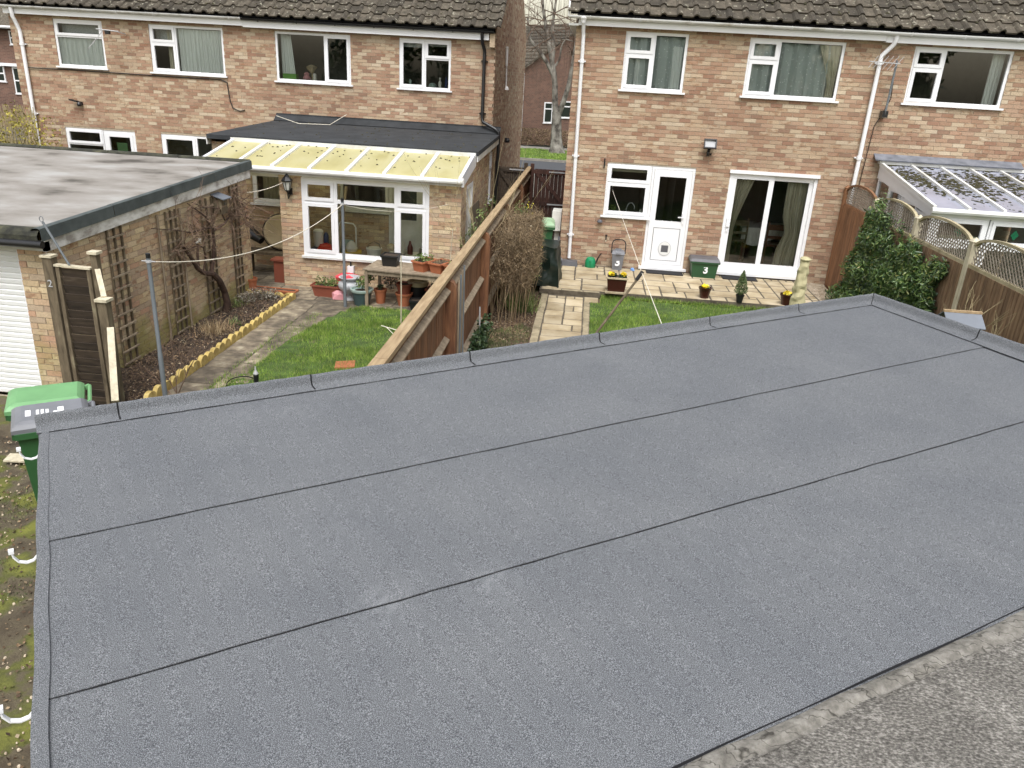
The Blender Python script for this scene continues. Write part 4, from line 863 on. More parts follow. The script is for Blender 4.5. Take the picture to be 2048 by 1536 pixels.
for p, q in zip(Q, Q[1:]+Q[:1]): b.quad((p.x, p.y, -.6), (q.x, q.y, -.6), (q.x, q.y, q.z), (p.x, p.y, p.z))
b.build('wall', 'brick_garage', OG)
# ================================================================ brick garage at the left
LG = thing('garage', 'brick garage at the left with a white roller door and a puddle-stained flat roof', 'garage', (-8.3, 10.8, -.43))
lg = lambda x, y, z: LG
brick_wall(lg, (0, 8.2), U_X, -11.2, -6.1, -.475, 1.50, [(-9.2, -6.46, -.475, 1.50)], mat='brick_garage', mortar_owner=LG)
brick_wall(lg, (-6.1, 8.2), U_Y, 0, 5.45, -.475, 1.75, [], top=lambda u: 1.47+.032*u, mat='brick_garage', mortar_owner=LG)
b = MB(); b.quad((-6.1, 13.65, -.43), (-11.2, 13.65, -.43), (-11.2, 13.65, 1.8), (-6.1, 13.65, 1.8)); b.quad((-11.2, 13.65, -.43), (-11.2, 8.2, -.43), (-11.2, 8.2, 1.6), (-11.2, 13.65, 1.8)); b.build('wall', 'brick_garage', LG)
zr = lambda y: 1.715+(y-8.05)*.037
rd = MB(); z = -.43
while z < 1.49:
    h = .068; x0, x1, y = -9.2, -6.47, 8.30
    rd.quad((x0, y, z), (x1, y, z), (x1, y-.012, z+.012), (x0, y-.012, z+.012)); rd.quad((x0, y-.012, z+.012), (x1, y-.012, z+.012), (x1, y-.014, z+h-.016), (x0, y-.014, z+h-.016)); rd.quad((x0, y-.014, z+h-.016), (x1, y-.014, z+h-.016), (x1, y, z+h), (x0, y, z+h)); z += h
rd.build('roller_door', 'roller_white', LG)
b = MB(); b.box(-6.475, -6.455, 8.2, 8.3, -.43, 1.50); b.build('door_frame', 'upvc', LG)
b = MB(); b.box(-11.25, -6.04, 8.12, 8.19, 1.47, 1.58); b.build('front_fascia', 'upvc_old', LG)
b = MB(); b.obox((-6.085, 8.12, 1.465), (.045, 0, 0), (0, 5.6, 5.6*.035), (0, 0, .135)); b.build('side_fascia', 'flaky_paint', LG)
# roof surface, felt kerbs
b = MB(); nx, ny = 2, 10
for j in range(ny):
    y0, y1 = 8.05+5.7*j/ny, 8.05+5.7*(j+1)/ny; b.quad((-11.3, y0, zr(y0)), (-6.05, y0, zr(y0)), (-6.05, y1, zr(y1)), (-11.3, y1, zr(y1)))
b.quad((-6.05, 13.75, zr(13.75)-.3), (-11.3, 13.75, zr(13.75)-.3), (-11.3, 13.75, zr(13.75)), (-6.05, 13.75, zr(13.75))); b.build('flat_roof', 'roof_concrete', LG)
def kerb(pa, pb, prof, mat, name, seg=5):
    for q in range(seg):
        b = MB(); A, B = Vector(pa).lerp(Vector(pb), q/seg), Vector(pa).lerp(Vector(pb), (q+.992)/seg); d = (B-A).normalized(); s = Vector((d.y, -d.x, 0)); m = len(prof)
        for P_ in (A, B):
            for o_, h in prof: b.v.append(tuple(P_+s*(o_+random.uniform(-.004, .004))+Vector((0, 0, h+random.uniform(-.003, .003)))))
        for j in range(m-1): b.f.append((j, m+j, m+j+1, j+1)); b.r.append(0)
        b.build(name, mat, LG)
kerb((-6.05, 8.03, zr(8.03)), (-6.05, 13.78, zr(13.78)), [(-.09, .004), (-.05, .028), (0, .035), (.032, .025), (.038, -.115), (.02, -.12)], 'green_felt', 'kerb_felt', 4)
kerb((-11.3, 8.06, zr(8.06)), (-6.03, 8.06, zr(8.06)), [(-.16, .004), (-.08, .025), (-.02, .02), (.03, -.01), (.05, -.05), (.05, -.145), (.02, -.15)], 'mossy_felt', 'kerb_felt', 3)
kerb((-6.05, 13.76, zr(13.76)), (-11.3, 13.76, zr(13.76)), [(-.09, .004), (-.05, .035), (0, .045), (.04, .03), (.045, -.12)], 'mossy_felt', 'kerb_felt', 4)
b = MB(); b.tube([(-11.3, 7.99, 1.575), (-5.98, 7.99, 1.575)], .042, 10)
for x in (-8.6, -7.7, -6.75): b.bar((x, 8.0, 1.53), (x+.12, 8.1, 1.49), .02, .015)
b.build('gutter', 'black_plastic', LG, smooth=True)
for pc in BRICKS.values(): pc.finish()
# ================================================================ left garden
struct(sheet('left_garden_soil', [(-6.1, 8.1), (-5.2, 8.0), (-2.7, 4.0), (-1.5, 4.0), (-1.5, 19.3), (-6.1, 19.3)], -.47, 'soil'))
struct(rough_sheet('flower_bed', [(-6.1, 8.15), (-5.22, 8.15), (-5.22, 13.36), (-6.1, 13.36)], -.40, .035, .045, 'soil'))
LAWN_L = [(-2.85, 4.3), (-4.50, 7.2), (-4.55, 9.0), (-4.48, 9.8), (-4.45, 10.7), (-4.38, 11.6), (-4.2, 12.4), (-4.05, 13.0), (-3.85, 13.2), (-2.6, 13.15), (-1.62, 13.0), (-1.62, 4.3)]
struct(rough_sheet('left_lawn', LAWN_L, -.42, .012, .10, 'turf'))
path = struct(sheet('paved_path', [(-5.2, 7.9), (-4.3, 7.9), (-3.7, 13.2), (-1.55, 13.0), (-1.55, 15.74), (-6.9, 15.74), (-6.9, 13.37), (-5.2, 13.37)], -.434, 'joint'))
def slab(par, x0, x1, y0, y1, zt, th, mat, g=.012, name='paving_slab', gy=None):
    gy = gy or g*1.3
    b = MB(); j = lambda: random.uniform(-.006, .006); t = [random.uniform(-.002, .003) for _ in range(4)]
    P = [(x0+g+j(), y0+gy+j()), (x1-g+j(), y0+gy+j()), (x1-g+j(), y1-gy+j()), (x0+g+j(), y1-gy+j())]; c = .006
    I = [(P[0][0]+c, P[0][1]+c), (P[1][0]-c, P[1][1]+c), (P[2][0]-c, P[2][1]-c), (P[3][0]+c, P[3][1]-c)]
    b.quad(*[(p[0], p[1], zt+t[i]) for i, p in enumerate(I)])
    for i in range(4):
        k = (i+1) % 4; b.quad((P[i][0], P[i][1], zt-c+t[i]), (P[k][0], P[k][1], zt-c+t[k]), (I[k][0], I[k][1], zt+t[k]), (I[i][0], I[i][1], zt+t[i])); b.quad((P[i][0], P[i][1], zt-th), (P[k][0], P[k][1], zt-th), (P[k][0], P[k][1], zt-c+t[k]), (P[i][0], P[i][1], zt-c+t[i]))
    return b.build(name, mat, par)
def pave(par, x0, x1, y0, y1, u, zt, th, mat, sizes, name, g, gy=None, skip=None):
    nx, ny = round((x1-x0)/u), round((y1-y0)/u); used = [[False]*ny for _ in range(nx)]
    for j in range(ny):
        for i in range(nx):
            if used[i][j]: continue
            for (w, h) in random.sample(sizes, len(sizes))+[(1, 1)]:
                if i+w <= nx and j+h <= ny and not any(used[p][q] for p in range(i, i+w) for q in range(j, j+h)): break
            for p in range(i, i+w):
                for q in range(j, j+h): used[p][q] = True
            if not (skip and skip(x0+(i+w/2)*u, y0+(j+h/2)*u)): slab(par, x0+i*u, x0+(i+w)*u, y0+j*u, y0+(j+h)*u, zt, th, mat, g, name, gy)
y = 7.9
while y < 13.1:
    L = .61; slab(path, -5.19, -4.72, y, min(y+L, 13.3), -.425, .03, 'old_slab'); slab(path, -4.72, -4.28 if y < 12 else -4.0, y+.25, min(y+L+.25, 13.2), -.43, .03, 'old_slab'); y += L
pave(path, -6.9, -1.6, 13.38, 15.74, .295, -.428, .03, 'old_slab', [(2, 2), (2, 1), (1, 2), (2, 2), (3, 2)], 'paving_slab', .012)
for x in (-3.9, -3.3, -2.7, -2.1): slab(path, x, x+.59, 13.10, 13.37, -.432, .03, 'old_slab')
def grass(name, poly, n, z, h, mat='grass', **kw):
    XY = scatter(poly, n); f = .5+.25*(np.sin(XY[:, 0]*3.1+np.sin(XY[:, 1]*2.3)*1.4)+np.sin(XY[:, 1]*4.3-XY[:, 0]*1.9))+.2*np.sin(XY[:, 0]*9.1)*np.sin(XY[:, 1]*8.3); k = RNG.random(len(XY)) < np.clip(.35+.8*f, .2, 1)
    return stuff(blades(name, XY[k], z, h*np.clip(.55+.75*f[k], .4, 1.4), mat, **kw))
grass('grass', LAWN_L, 150000, -.425, .045, w=.007)
E_ = [(p[0]+random.uniform(-.05, .02), p[1]) for p in LAWN_L]
XY = np.concatenate([np.stack([-4.62+RNG.normal(size=300)*.09, 8.9+RNG.uniform(0, .6, 300)], 1), np.stack([-4.72+RNG.normal(size=500)*.03, RNG.uniform(8.5, 12, 500)], 1), np.stack([-4.5+RNG.normal(size=900)*.07, RNG.uniform(8.4, 12.6, 900)], 1)])
stuff(blades('grass', XY, -.43, .04, 'grass', w=.007))
# log roll edging
lr = thing('log_edging', 'scalloped yellow log edging along the soil bed by the garage', 'edging', (-5.2, 10.8, -.43), )
def log_piece(c, du, dn, r, h):
    b = MB(); c, du, dn = Vector(c), Vector(du), Vector(dn); pr = [(-r, 0)]+[(-r*math.cos(math.pi*k/8), h-r*.8+r*.8*math.sin(math.pi*k/8)) for k in range(9)]+[(r, 0)]; m = len(pr)
    for t in (-.5, .5):
        for u, z in pr: b.v.append(tuple(c+du*u+dn*t*.062+Vector((0, 0, z))))
    for k in range(m): b.f.append((k, (k+1) % m, m+(k+1) % m, m+k)); b.r.append(0)
    b.f += [tuple(reversed(range(m))), tuple(m+k for k in range(m))]; b.r += [0, 0]; b.build('log', 'log_yellow', lr)
y = 8.2
while y < 13.3: log_piece((-5.2+random.uniform(-.012, .012), y, -.46), (0, 1, 0), (1, .06*random.uniform(-1, 1), 0), .098, random.uniform(.15, .185)); y += .196
for i in range(5): log_piece((-5.30-i*.196, 13.35, -.46), (1, 0, 0), (0, -1, 0), .098, random.uniform(.13, .16))
# litter on the bed
stuff(flakes('bed_litter', scatter([(-6.05, 8.2), (-5.28, 8.2), (-5.28, 13.3), (-6.05, 13.3)], 2600), RNG.uniform(-.41, -.355, 1), .035, 'dead_leaf', aspect=.5))
XY = scatter([(-6.05, 8.2), (-5.28, 8.2), (-5.28, 13.3), (-6.05, 13.3)], 260); b = MB()
for x, y in XY:
    a = random.uniform(0, 6.28); l = random.uniform(.05, .25); b.tube([(x, y, -.385), (x+l*math.cos(a)*.5, y+l*math.sin(a)*.5, -.36+random.uniform(0, .05)), (x+l*math.cos(a), y+l*math.sin(a), -.38)], .003, 3, cap=False)
stuff(b.build('bed_twigs', 'twig', None))
# yard litter beside the bins
XY = scatter([(-7, 2), (-2.0, .5), (-2.3, 3.2), (-4.6, 7.5), (-7, 7)], 7000); stuff(flakes('yard_litter', XY, -.408, .026, 'dead_leaf', aspect=.8))
XY = scatter([(-7, 1), (-2.0, .5), (-2.3, 3.2), (-4.6, 7.5), (-7, 7)], 3200); b = MB()
for x, y in XY: b.rv = random.random()+.01; r = random.uniform(.004, .014); b.lathe((x, y, -.43), [(r, 0), (r*.6, r)], 5, jit=.3)
stuff(b.build('yard_gravel', 'gravel', None)); 
XY = scatter([(-7, 1), (-2.0, .5), (-2.3, 3.2), (-4.6, 7.5), (-7, 7)], 60000); f = np.sin(XY[:, 0]*2.3+1)+np.sin(XY[:, 1]*1.7)+np.sin(XY[:, 0]*3.7-XY[:, 1]*2.9); stuff(blades('moss_tufts', XY[f > .5], -.425, .018, 'grass_rough', w=.008, lean=1.2))
# ================================================================ right garden
b = MB(); b.box(-1.40, 5.02, 3.5, 16.13, -.6, -.13); struct(b.build('right_garden_soil', 'bark_soil'))
patio = struct(sheet('patio', [(-.70, 13.86), (.42, 13.86), (.42, 13.98), (4.55, 13.98), (4.55, 16.14), (-.42, 16.14), (-.70, 15.6)], -.0035, 'joint', th=.09))
pave(patio, -.68, 4.55, 13.98, 16.06, .149, 0.0, .045, 'sandstone', [(4, 3), (3, 3), (4, 2), (3, 2), (2, 2), (4, 3), (2, 3), (5, 3)], 'flagstone', .013, .019, lambda x, y: x < -.36 and y > 15.6)
for x0, x1 in ((-.68, -.3), (-.3, .1), (.1, .41)): slab(patio, x0, x1, 13.87, 13.98, -.002, .1, 'sand_kerb', .006, 'kerb_stone')
b = MB(); b.box(-.35, 5.0, 16.07, 16.135, -.13, -.03); b.build('drain_channel', 'gravel_base', patio)
p2 = struct(sheet('garden_path', [(-.66, 4), (.24, 4), (.24, 13.86), (-.66, 13.86)], -.0945, 'joint'))
pave(p2, -.53, .12, 6.0, 13.83, .1625, -.09, .03, 'sandstone', [(4, 3), (2, 2), (2, 3), (3, 2), (4, 2), (1, 2), (2, 2)], 'flagstone', .011)
slab(p2, .12, .40, 13.5, 13.84, -.085, .03, 'sandstone', .012, 'flagstone')
y = 5.0
while y < 13.8: slab(p2, -.66, -.535, y, min(y+.6, 13.83), -.075, .05, 'sand_kerb', .005, 'kerb_stone'); y += .6
y = 5.0
while y < 13.4: slab(p2, .125, .235, y, min(y+.215, 13.5), -.088, .03, 'sand_kerb', .005, 'kerb_stone'); y += .215
LAWN_R = [(.24, 5), (.24, 13.5), (.42, 13.5), (.42, 13.95), (1.3, 13.93), (2.7, 13.97), (4.0, 13.95), (4.55, 13.9), (4.9, 13.0), (4.9, 5)]
struct(rough_sheet('right_lawn', LAWN_R, -.11, .010, .10, 'turf'))
grass('grass', LAWN_R, 170000, -.115, .045, w=.007)
stuff(blades('grass', np.stack([RNG.uniform(.42, 4.5, 2500), 13.95+RNG.normal(size=2500)*.02], 1), -.1, .06, 'grass', w=.008, lean=.9))
grass('ground_cover', [(-1.40, 9.0), (-.7, 9.0), (-.68, 11.7), (-.85, 11.9), (-1.40, 11.3)], 9000, -.13, .05, 'grass_rough', w=.010, lean=1)
stuff(flakes('bark_mulch', scatter([(-1.4, 10.8), (-.68, 11.2), (-.68, 13.8), (-1.4, 13.8)], 4500), -.115, .03, 'dead_leaf', aspect=.6))
b = MB(); b.box(4.55, 5.02, 13.4, 16.13, -.2, -.04); struct(b.build('gravel_strip', 'gravel_base'))
XY = scatter([(4.56, 13.4), (5.0, 13.4), (5.0, 16.1), (4.56, 16.1)], 1500); b = MB()
for x, y in XY: b.rv = random.random()+.01; r = random.uniform(.012, .03); b.lathe((x, y, -.045), [(r, 0), (r*.75, r*.7), (r*.2, r)], 6, jit=.25)
stuff(b.build('gravel', 'gravel', None))
struct(rough_sheet('neighbour_lawn', [(5.16, 3.0), (14, 3.0), (14, 16.15), (5.16, 16.15)], -.12, .012, .14, 'turf')); grass('grass', [(5.16, 5), (9, 5), (9, 13.2), (5.16, 13.2)], 40000, -.125, .05, w=.010)
# side passages between the houses
struct(sheet('passage', [(-2.28, 15.74), (-.45, 15.74), (-.45, 26), (-2.28, 26)], -.30, 'concrete'))
struct(sheet('front_drive', [(-14, 27.5), (12, 27.5), (12, 36), (-14, 36)], -.28, 'concrete'))
# ================================================================ across the street
struct(sheet('road', [(-120, 34.5), (120, 34.5), (120, 40.4), (-120, 40.4)], -.30, 'road'))
b = MB(); b.box(-120, 120, 40.4, 40.55, -.4, -.19); struct(b.build('kerb', 'concrete'))
VG = [(-60, 40.55), (60, 40.55), (60, 46.5), (-60, 46.5)]; struct(sheet('verge', VG, -.22, 'turf'))
grass('grass', [(-6, 40.6), (2, 40.6), (2, 46.4), (-6, 46.4)], 26000, -.22, .07, w=.02)
struct(sheet('pavement', [(-60, 46.5), (60, 46.5), (60, 48.2), (-60, 48.2)], -.215, 'concrete'))
# ================================================================ fence between the two gardens
F1 = thing('fence', 'brown boarded fence with a pale capping rail between the two gardens', 'fence', (-1.48, 12, -.43))
XF = -1.48; ptop = lambda y: 1.50
y = 4.3
while y < 20.3:
    b = MB(); t = random.uniform(-.004, .004); b.obox((XF-.025+t, y, -.44), (.012, 0, 0), (0, .112, 0), (0, 0, 1.88)); b.rv = None; b.build('board', 'wood_brown', F1); y += .100
for i, yp in enumerate((5.55, 8.46, 11.44, 14.35, 17.2, 20.25)):
    b = MB(); x0, x1, hw = XF+.0, XF+.125, .055; z0, z1 = -.44, 1.40
    prof = [(0, z0), (.125, z0), (.125, 1.28), (.115, 1.345), (.085, 1.40), (.03, 1.43), (0, 1.43)]; k = len(prof)
    for yy in (yp-hw, yp+hw):
        for px, pz in prof: b.v.append((XF-.01+px, yy, pz))
    for j in range(k): b.f.append((j, (j+1) % k, k+(j+1) % k, k+j)); b.r.append(0)
    b.f += [tuple(range(k)), tuple(k+j for j in reversed(range(k)))]; b.r += [0, 0]; b.build('post', 'wood_brown', F1)
ys = [4.3, 5.55, 8.46, 11.44, 14.35, 17.2, 20.3]
for ya, yb2 in zip(ys, ys[1:]):
    for z in (1.30, .72, .10):
        b = MB(); A, B = (XF-.012, ya+.055, z), (XF-.012, yb2-.055, z); k = 0
        for P_ in (A, B):
            for dx, dz in ((0, -.045), (.062, -.012), (.062, .006), (0, .045)): b.v.append((P_[0]+dx, P_[1], P_[2]+dz))
        for j in range(4): b.f.append((j, (j+1) % 4, 4+(j+1) % 4, 4+j)); b.r.append(0)
        b.f += [(0, 1, 2, 3), (7, 6, 5, 4)]; b.r += [0, 0]; b.build('rail', 'wood_grey', F1)
    b = MB(); b.obox((XF-.062, ya+.004, 1.455), (.112, 0, 0), (0, yb2-ya-.008, 0), (0, 0, .045)); b.build('capping_rail', 'wood_pale', F1)
    b = MB(); b.obox((XF-.045, ya+.004, 1.40), (.02, 0, 0), (0, yb2-ya-.008, 0), (0, 0, .055)); b.build('rail', 'wood_pale', F1)
rk = thing('garden_rake', 'bundle of thin brown poles leaning upright against the garden fence', 'poles', (-1.38, 8.9, -.1))
rk.name = 'garden_pole'
for i, y in enumerate((8.72, 8.86, 8.98, 9.1)):
    b = MB(); b.tube([(-1.36, y-.12, -.1), (-1.39, y, 1.36+.03*i)], .012, 6); b.build('pole', 'steel' if i % 2 else 'wood_grey', rk)
# ---- gates in the passages
def boarded_gate(x0, x1, y, z0, z1, label, mat):
    g = thing('gate', label, 'gate', ((x0+x1)/2, y, z0)); x = x0+.02
    while x < x1-.03:
        b = MB(); b.box(x, min(x+.095, x1), y, y+.018, z0+.05, z1-.03); b.build('board', mat, g); x += .1
    for z in (z0+.25, (z0+z1)/2, z1-.10):
        b = MB(); b.box(x0, x1, y-.03, y-.002, z-.05, z+.05); b.build('ledge', mat, g)
    for za, zb in ((z0+.30, (z0+z1)/2-.05), ((z0+z1)/2+.05, z1-.15)):
        b = MB(); b.bar((x1-.08, y-.016, za), (x0+.08, y-.016, zb), .026, .09, upv=(1, 0, 1)); b.build('brace', mat, g)
    for x in (x0-.05, x1+.0):
        b = MB(); b.box(x-.045, x+.045, y-.05, y+.05, z0, z1+.09); b.build('gate_post', mat, g)
    b = MB(); b.box((x0+x1)/2-.05, x1, y-.045, y-.032, z1-.10, z1-.07); b.box((x0+x1)/2-.05, x1, y-.045, y-.032, (z0+z1)/2-.015, (z0+z1)/2+.015); b.build('strap_hinge', 'alu', g)
    return g
boarded_gate(-1.36, -.50, 20.1, -.28, 1.50, 'red-brown boarded gate with diagonal braces beside the white downpipe house', 'gate_brown')
boarded_gate(-2.30, -1.58, 20.15, -.28, 1.50, 'dark boarded gate between the house wall and the garden fence', 'wood_dark')
# ================================================================ fence at the right with arched trellis tops
F2 = thing('fence', 'close-boarded fence with arched lattice panels along the top, at the right', 'fence', (5.1, 11.5, -.1))
XR = 5.10; PY = [16.06, 14.30, 12.45, 10.58, 8.72, 6.86, 5.0]
for i, yp in enumerate(PY):
    b = MB(); b.box(XR-.05, XR+.05, yp-.05, yp+.05, -.3, 1.93)
    b.v += [(XR-.06, yp-.06, 1.93), (XR+.06, yp-.06, 1.93), (XR+.06, yp+.06, 1.93), (XR-.06, yp+.06, 1.93), (XR, yp, 1.985)]; k = len(b.v)-5
    b.f += [(k, k+1, k+4), (k+1, k+2, k+4), (k+2, k+3, k+4), (k+3, k, k+4)]; b.r += [0]*4
    b.build('post', 'fence_warm' if i == 0 else 'wood_cream', F2)
for i, (yf, yn) in enumerate(zip(PY, PY[1:])):
    mat = 'fence_warm' if i == 0 else 'fence_old'; y0, y1 = yn+.055, yf-.055; L = y1-y0; y = y0; zb = 1.62
    while y < y1-.03:
        b = MB(); dx = random.uniform(-.005, .005); b.obox((XR-.045+dx, y, -.02), (.020, .0, 0), (0, min(.071, y1-y), 0), (0, 0, zb+.0)); b.build('board', mat, F2); y += .083
    b = MB(); b.box(XR-.018, XR-.006, y0, y1, -.02, zb); b.build('gap_shade_panel', 'wood_dark', F2)  # dark sheet added behind the boards, its colour gives the gaps their shade
    for z in (.25, .85):
        b = MB(); b.box(XR+.005, XR+.045, y0, y1, z, z+.07); b.build('rail', mat, F2)
    b = MB(); b.box(XR-.035, XR+.03, y0, y1, zb-.02, zb+.025); b.build('rail', mat if i == 0 else 'cap_moss', F2)
    arch = lambda y: 1.86+.19*math.sqrt(max(0, 1-((y-(y0+y1)/2)/(L/2))**2*.96))
    pts = [(XR-.005, y0+L*k/16, arch(y0+L*k/16)) for k in range(17)]; b = MB()
    for p, q in zip(pts, pts[1:]): b.bar(p, q, .045, .035)
    b.build('arched_rail', mat if i == 0 else 'cap_moss', F2)
    for sgn in (1, -1):
        b = MB(); dx = -.010 if sgn > 0 else .004; s = -2.2
        while s < 4:
            pp = []
            for k in range(61):
                t = k/60*2.2; yy = y0+s+t*.70; zz = zb+.025+t*.60*0+ (t*.72 if True else 0)
                if sgn < 0: yy = y1-s-t*.70
                if y0+.01 <= yy <= y1-.01 and zb+.025 <= zz <= arch(yy)-.015: pp.append((yy, zz))
            if len(pp) > 1: b.bar((XR+dx, *pp[0]), (XR+dx, *pp[-1]), .006, .019, upv=(0, -1 if sgn > 0 else 1, 1))
            s += .078
        b.build('lattice', 'lattice', F2)
b = MB(); b.box(XR-.03, XR+.03, 5, 16.0, -.2, -.02); b.build('gravel_board', 'fence_warm', F2)
# ---- climber on it
def clump(centres, n, r):
    C_ = np.array([c[:3] for c in centres]); w = np.array([c[3] if len(c) > 3 else 1 for c in centres]); k = RNG.choice(len(C_), n, p=w/w.sum())
    d = RNG.normal(size=(n, 3)); d /= np.linalg.norm(d, axis=1, keepdims=True); rad = np.array(r)*(RNG.random((n, 1))**.4)
    return C_[k]+d*rad
cl = thing('climbing_shrub', 'evergreen climber with narrow dark leaves swallowing part of the lattice fence', 'climber', (4.95, 12.3, -.1))
def climber_points(n, lo, hi):
    y = RNG.uniform(10.95, 14.75, n); wv = .10*np.sin(y*5.3)+.07*np.sin(y*11.1+1)+.04*np.sin(y*23)
    top = np.where(y < 13.2, 1.42+wv, np.minimum(1.74, 1.42+.8*(y-13.2))+wv*.6); top = np.where(y > 14.3, top-1.6*(y-14.3), top)
    z = RNG.random(n)**.85*(top+.12)-.12+RNG.exponential(.035, n); T = (.40-.24*np.clip(z/1.6, 0, 1))*(.72+.28*np.sin(y*4.1+z*6.3)*np.sin(z*5.1-y*2.7)); d = T*(lo+(hi-lo)*RNG.random(n))
    k = (y > 11.0+.12*np.sin(z*7)+.05*np.sin(z*17)) & (y < 14.72-.28*z+.06*np.sin(z*9)); return np.stack([XR-.05-d, y, z], 1)[k]
spr = np.concatenate([np.stack([XR-.07-RNG.uniform(0, .1, 60), cy+RNG.normal(size=60)*.10, cz+RNG.normal(size=60)*.09], 1) for cy, cz in ((13.7, 1.95), (13.95, 1.85), (13.3, 1.72), (12.7, 1.62), (12.2, 1.5), (13.5, 1.6), (14.15, 1.7))])
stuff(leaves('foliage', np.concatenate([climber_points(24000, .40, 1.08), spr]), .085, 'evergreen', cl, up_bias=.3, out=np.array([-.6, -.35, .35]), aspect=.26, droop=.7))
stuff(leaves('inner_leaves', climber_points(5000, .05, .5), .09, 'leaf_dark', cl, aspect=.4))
b = MB()
for i in range(26):
    y = random.uniform(11.4, 14.7); b.tube([(XR-.1, y, -.12), (XR-.18, y+random.uniform(-.1, .1), .6), (XR-.1, y+random.uniform(-.2, .2), 1.4)], [.012, .009, .005], 5)
b.build('stem', 'twig', cl)
# ---- bare branches at the far right, dry stems
def branchy(b, p, d, l, r, depth, spread=.5, droop=0.0, kids=3, n=4):
    p = Vector(p); d = Vector(d).normalized(); pts = [p.copy()]; q = p.copy()
    for i in range(3):
        d = (d+Vector((random.uniform(-1, 1), random.uniform(-1, 1), random.uniform(-1, 1)))*.14+Vector((0, 0, -droop))).normalized(); q = q+d*l/3; pts.append(q.copy())
    b.tube(pts, [r, r*.85, r*.72, r*.6], n if r > .006 else 3, cap=False)
    if depth > 0:
        for k in range(kids):
            t = random.choice((1, 2, 3, 3)); nd = (d+Vector((random.uniform(-1, 1), random.uniform(-1, 1), random.uniform(-.6, 1)))*spread).normalized(); branchy(b, pts[t], nd, l*random.uniform(.55, .8), r*.6, depth-1, spread, droop, kids, n)
rb = thing('bare_shrub', 'bare greenish-twigged shrub in front of the right-hand fence boards', 'shrub', (4.75, 9.6, -.1)); b = MB()
for (p, d) in (((4.75, 9.5, -.1), (-.05, .2, 1)), ((4.7, 9.35, -.1), (-.1, .0, 1)), ((4.8, 9.8, -.1), (0, .25, 1)), ((4.72, 9.1, -.1), (0, -.1, 1))): branchy(b, p, d, .75, .013, 3, .65, 0, 3)
b.build('branch', 'twig_pale', rb)
ds = thing('dry_stems', 'reddish dry stems beside the climber, near the roof edge', 'stems', (4.6, 11.1, -.1)); b = MB()
for i in range(26): x, y = 4.6+random.uniform(-.2, .25), 11.15+random.uniform(-.3, .25); b.tube([(x, y, -.1), (x+random.uniform(-.1, .1), y+random.uniform(-.1, .1), random.uniform(.4, .85))], .005, 4)
b.build('stem', 'terracotta_dark', ds); stuff(leaves('dead_flowers', np.stack([4.6+RNG.uniform(-.2, .2, 200), 11.1+RNG.uniform(-.3, .3, 200), RNG.uniform(.2, .85, 200)], 1), .04, 'dead_leaf', ds))
# ---- bird table roof
bt = thing('bird_table', 'small slate-grey pitched bird table roof behind the new roof edge', 'bird table', (4.02, 8.15, -.1))
b = MB(); ax = Vector((.985, .02, 0)).normalized(); c = Vector((3.92, 8.0, 1.61)); hl = .185
for s in (-1, 1):
    dn = Vector((0, s*.17, -.115)); b = MB(); A, B = c-ax*hl, c+ax*hl; b.obox(A, ax*2*hl, dn*1.0, (0, 0, .012)); b.build('roof_panel', 'slate', bt)
b = MB(); b.bar(c-ax*(hl+.005)+Vector((0, 0, .015)), c+ax*(hl+.005)+Vector((0, 0, .015)), .035, .022); b.build('ridge', 'wood_pale', bt)
b = MB()
for s in (-1, 1): b.quad(c+ax*s*.15+Vector((0, 0, -.01)), c+ax*s*.15+Vector((0, .14, -.11)), c+ax*s*.15+Vector((0, -.14, -.11)))
b.build('gable', 'wood_post', bt); b = MB(); b.bar((3.92, 8.0, -.1), (3.92, 8.0, 1.32), .06, .06); b.box(3.76, 4.08, 7.86, 8.14, 1.30, 1.33)
for x in (3.78, 4.06):
    for yy in (7.88, 8.12): b.bar((x, yy, 1.32), (x, yy, 1.52), .02, .02)
b.build('stand', 'wood_post', bt)
# ================================================================ side gate and low fence by the left garage
sg = thing('gate', 'dark slatted garden gate on a post numbered 2 beside the garage', 'gate', (-5.72, 8.05, -.43))
b = MB(); b.obox((-6.03, 8.0, -.43), (.115, 0, 0), (0, .10, 0), (0, 0, 1.86)); b.build('gate_post', 'wood_post', sg); gp = b
b = MB(); b.obox((-6.045, 7.985, 1.432), (.14, 0, 0), (0, .125, 0), (0, 0, .025)); b.build('post_cap', 'wood_cream', sg)
text('number', '2', .115, frame((-5.975, 7.996, 1.13), (1, 0, 0), (0, 0, 1)), 'alu', sg, .01)
z = -.36; k = 0
while z < 1.30:
    b = MB(); b.obox((-5.85, 8.068+random.uniform(-.004, .004), z), (.33, 0, 0), (0, .012, 0), (0, -.034, .105)); b.build('slat', 'wood_dark', sg); z += .098
for x in (-5.90, -5.53):
    b = MB(); b.box(x, x+.045, 8.02, 8.07, -.40, 1.33); b.build('stile', 'wood_post', sg)
b = MB(); b.obox((-5.91, 8.01, 1.335), (.43, 0, -.01), (0, .07, 0), (0, 0, .022)); b.build('capping_rail', 'wood_cream', sg)
sf = thing('fence', 'short weathered fence with square capped posts next to the dark side gate', 'fence', (-5.35, 7.7, -.43))
fp = [((-5.44, 8.08), 1.50, .075), ((-5.17, 7.72), 1.07, .10), ((-4.72, 6.95), .12, .11)]
for (x, y), zt, w in fp:
    b = MB(); b.obox((x-w/2, y-w/2, -.44), (w, 0, 0), (0, w, 0), (0, 0, zt+.44)); b.build('post', 'wood_post', sf)
    if zt > .5: b = MB(); b.obox((x-w/2-.02, y-w/2-.02, zt), (w+.04, 0, 0), (0, w+.04, 0), (0, 0, .03)); b.build('post_cap', 'wood_cream', sf)
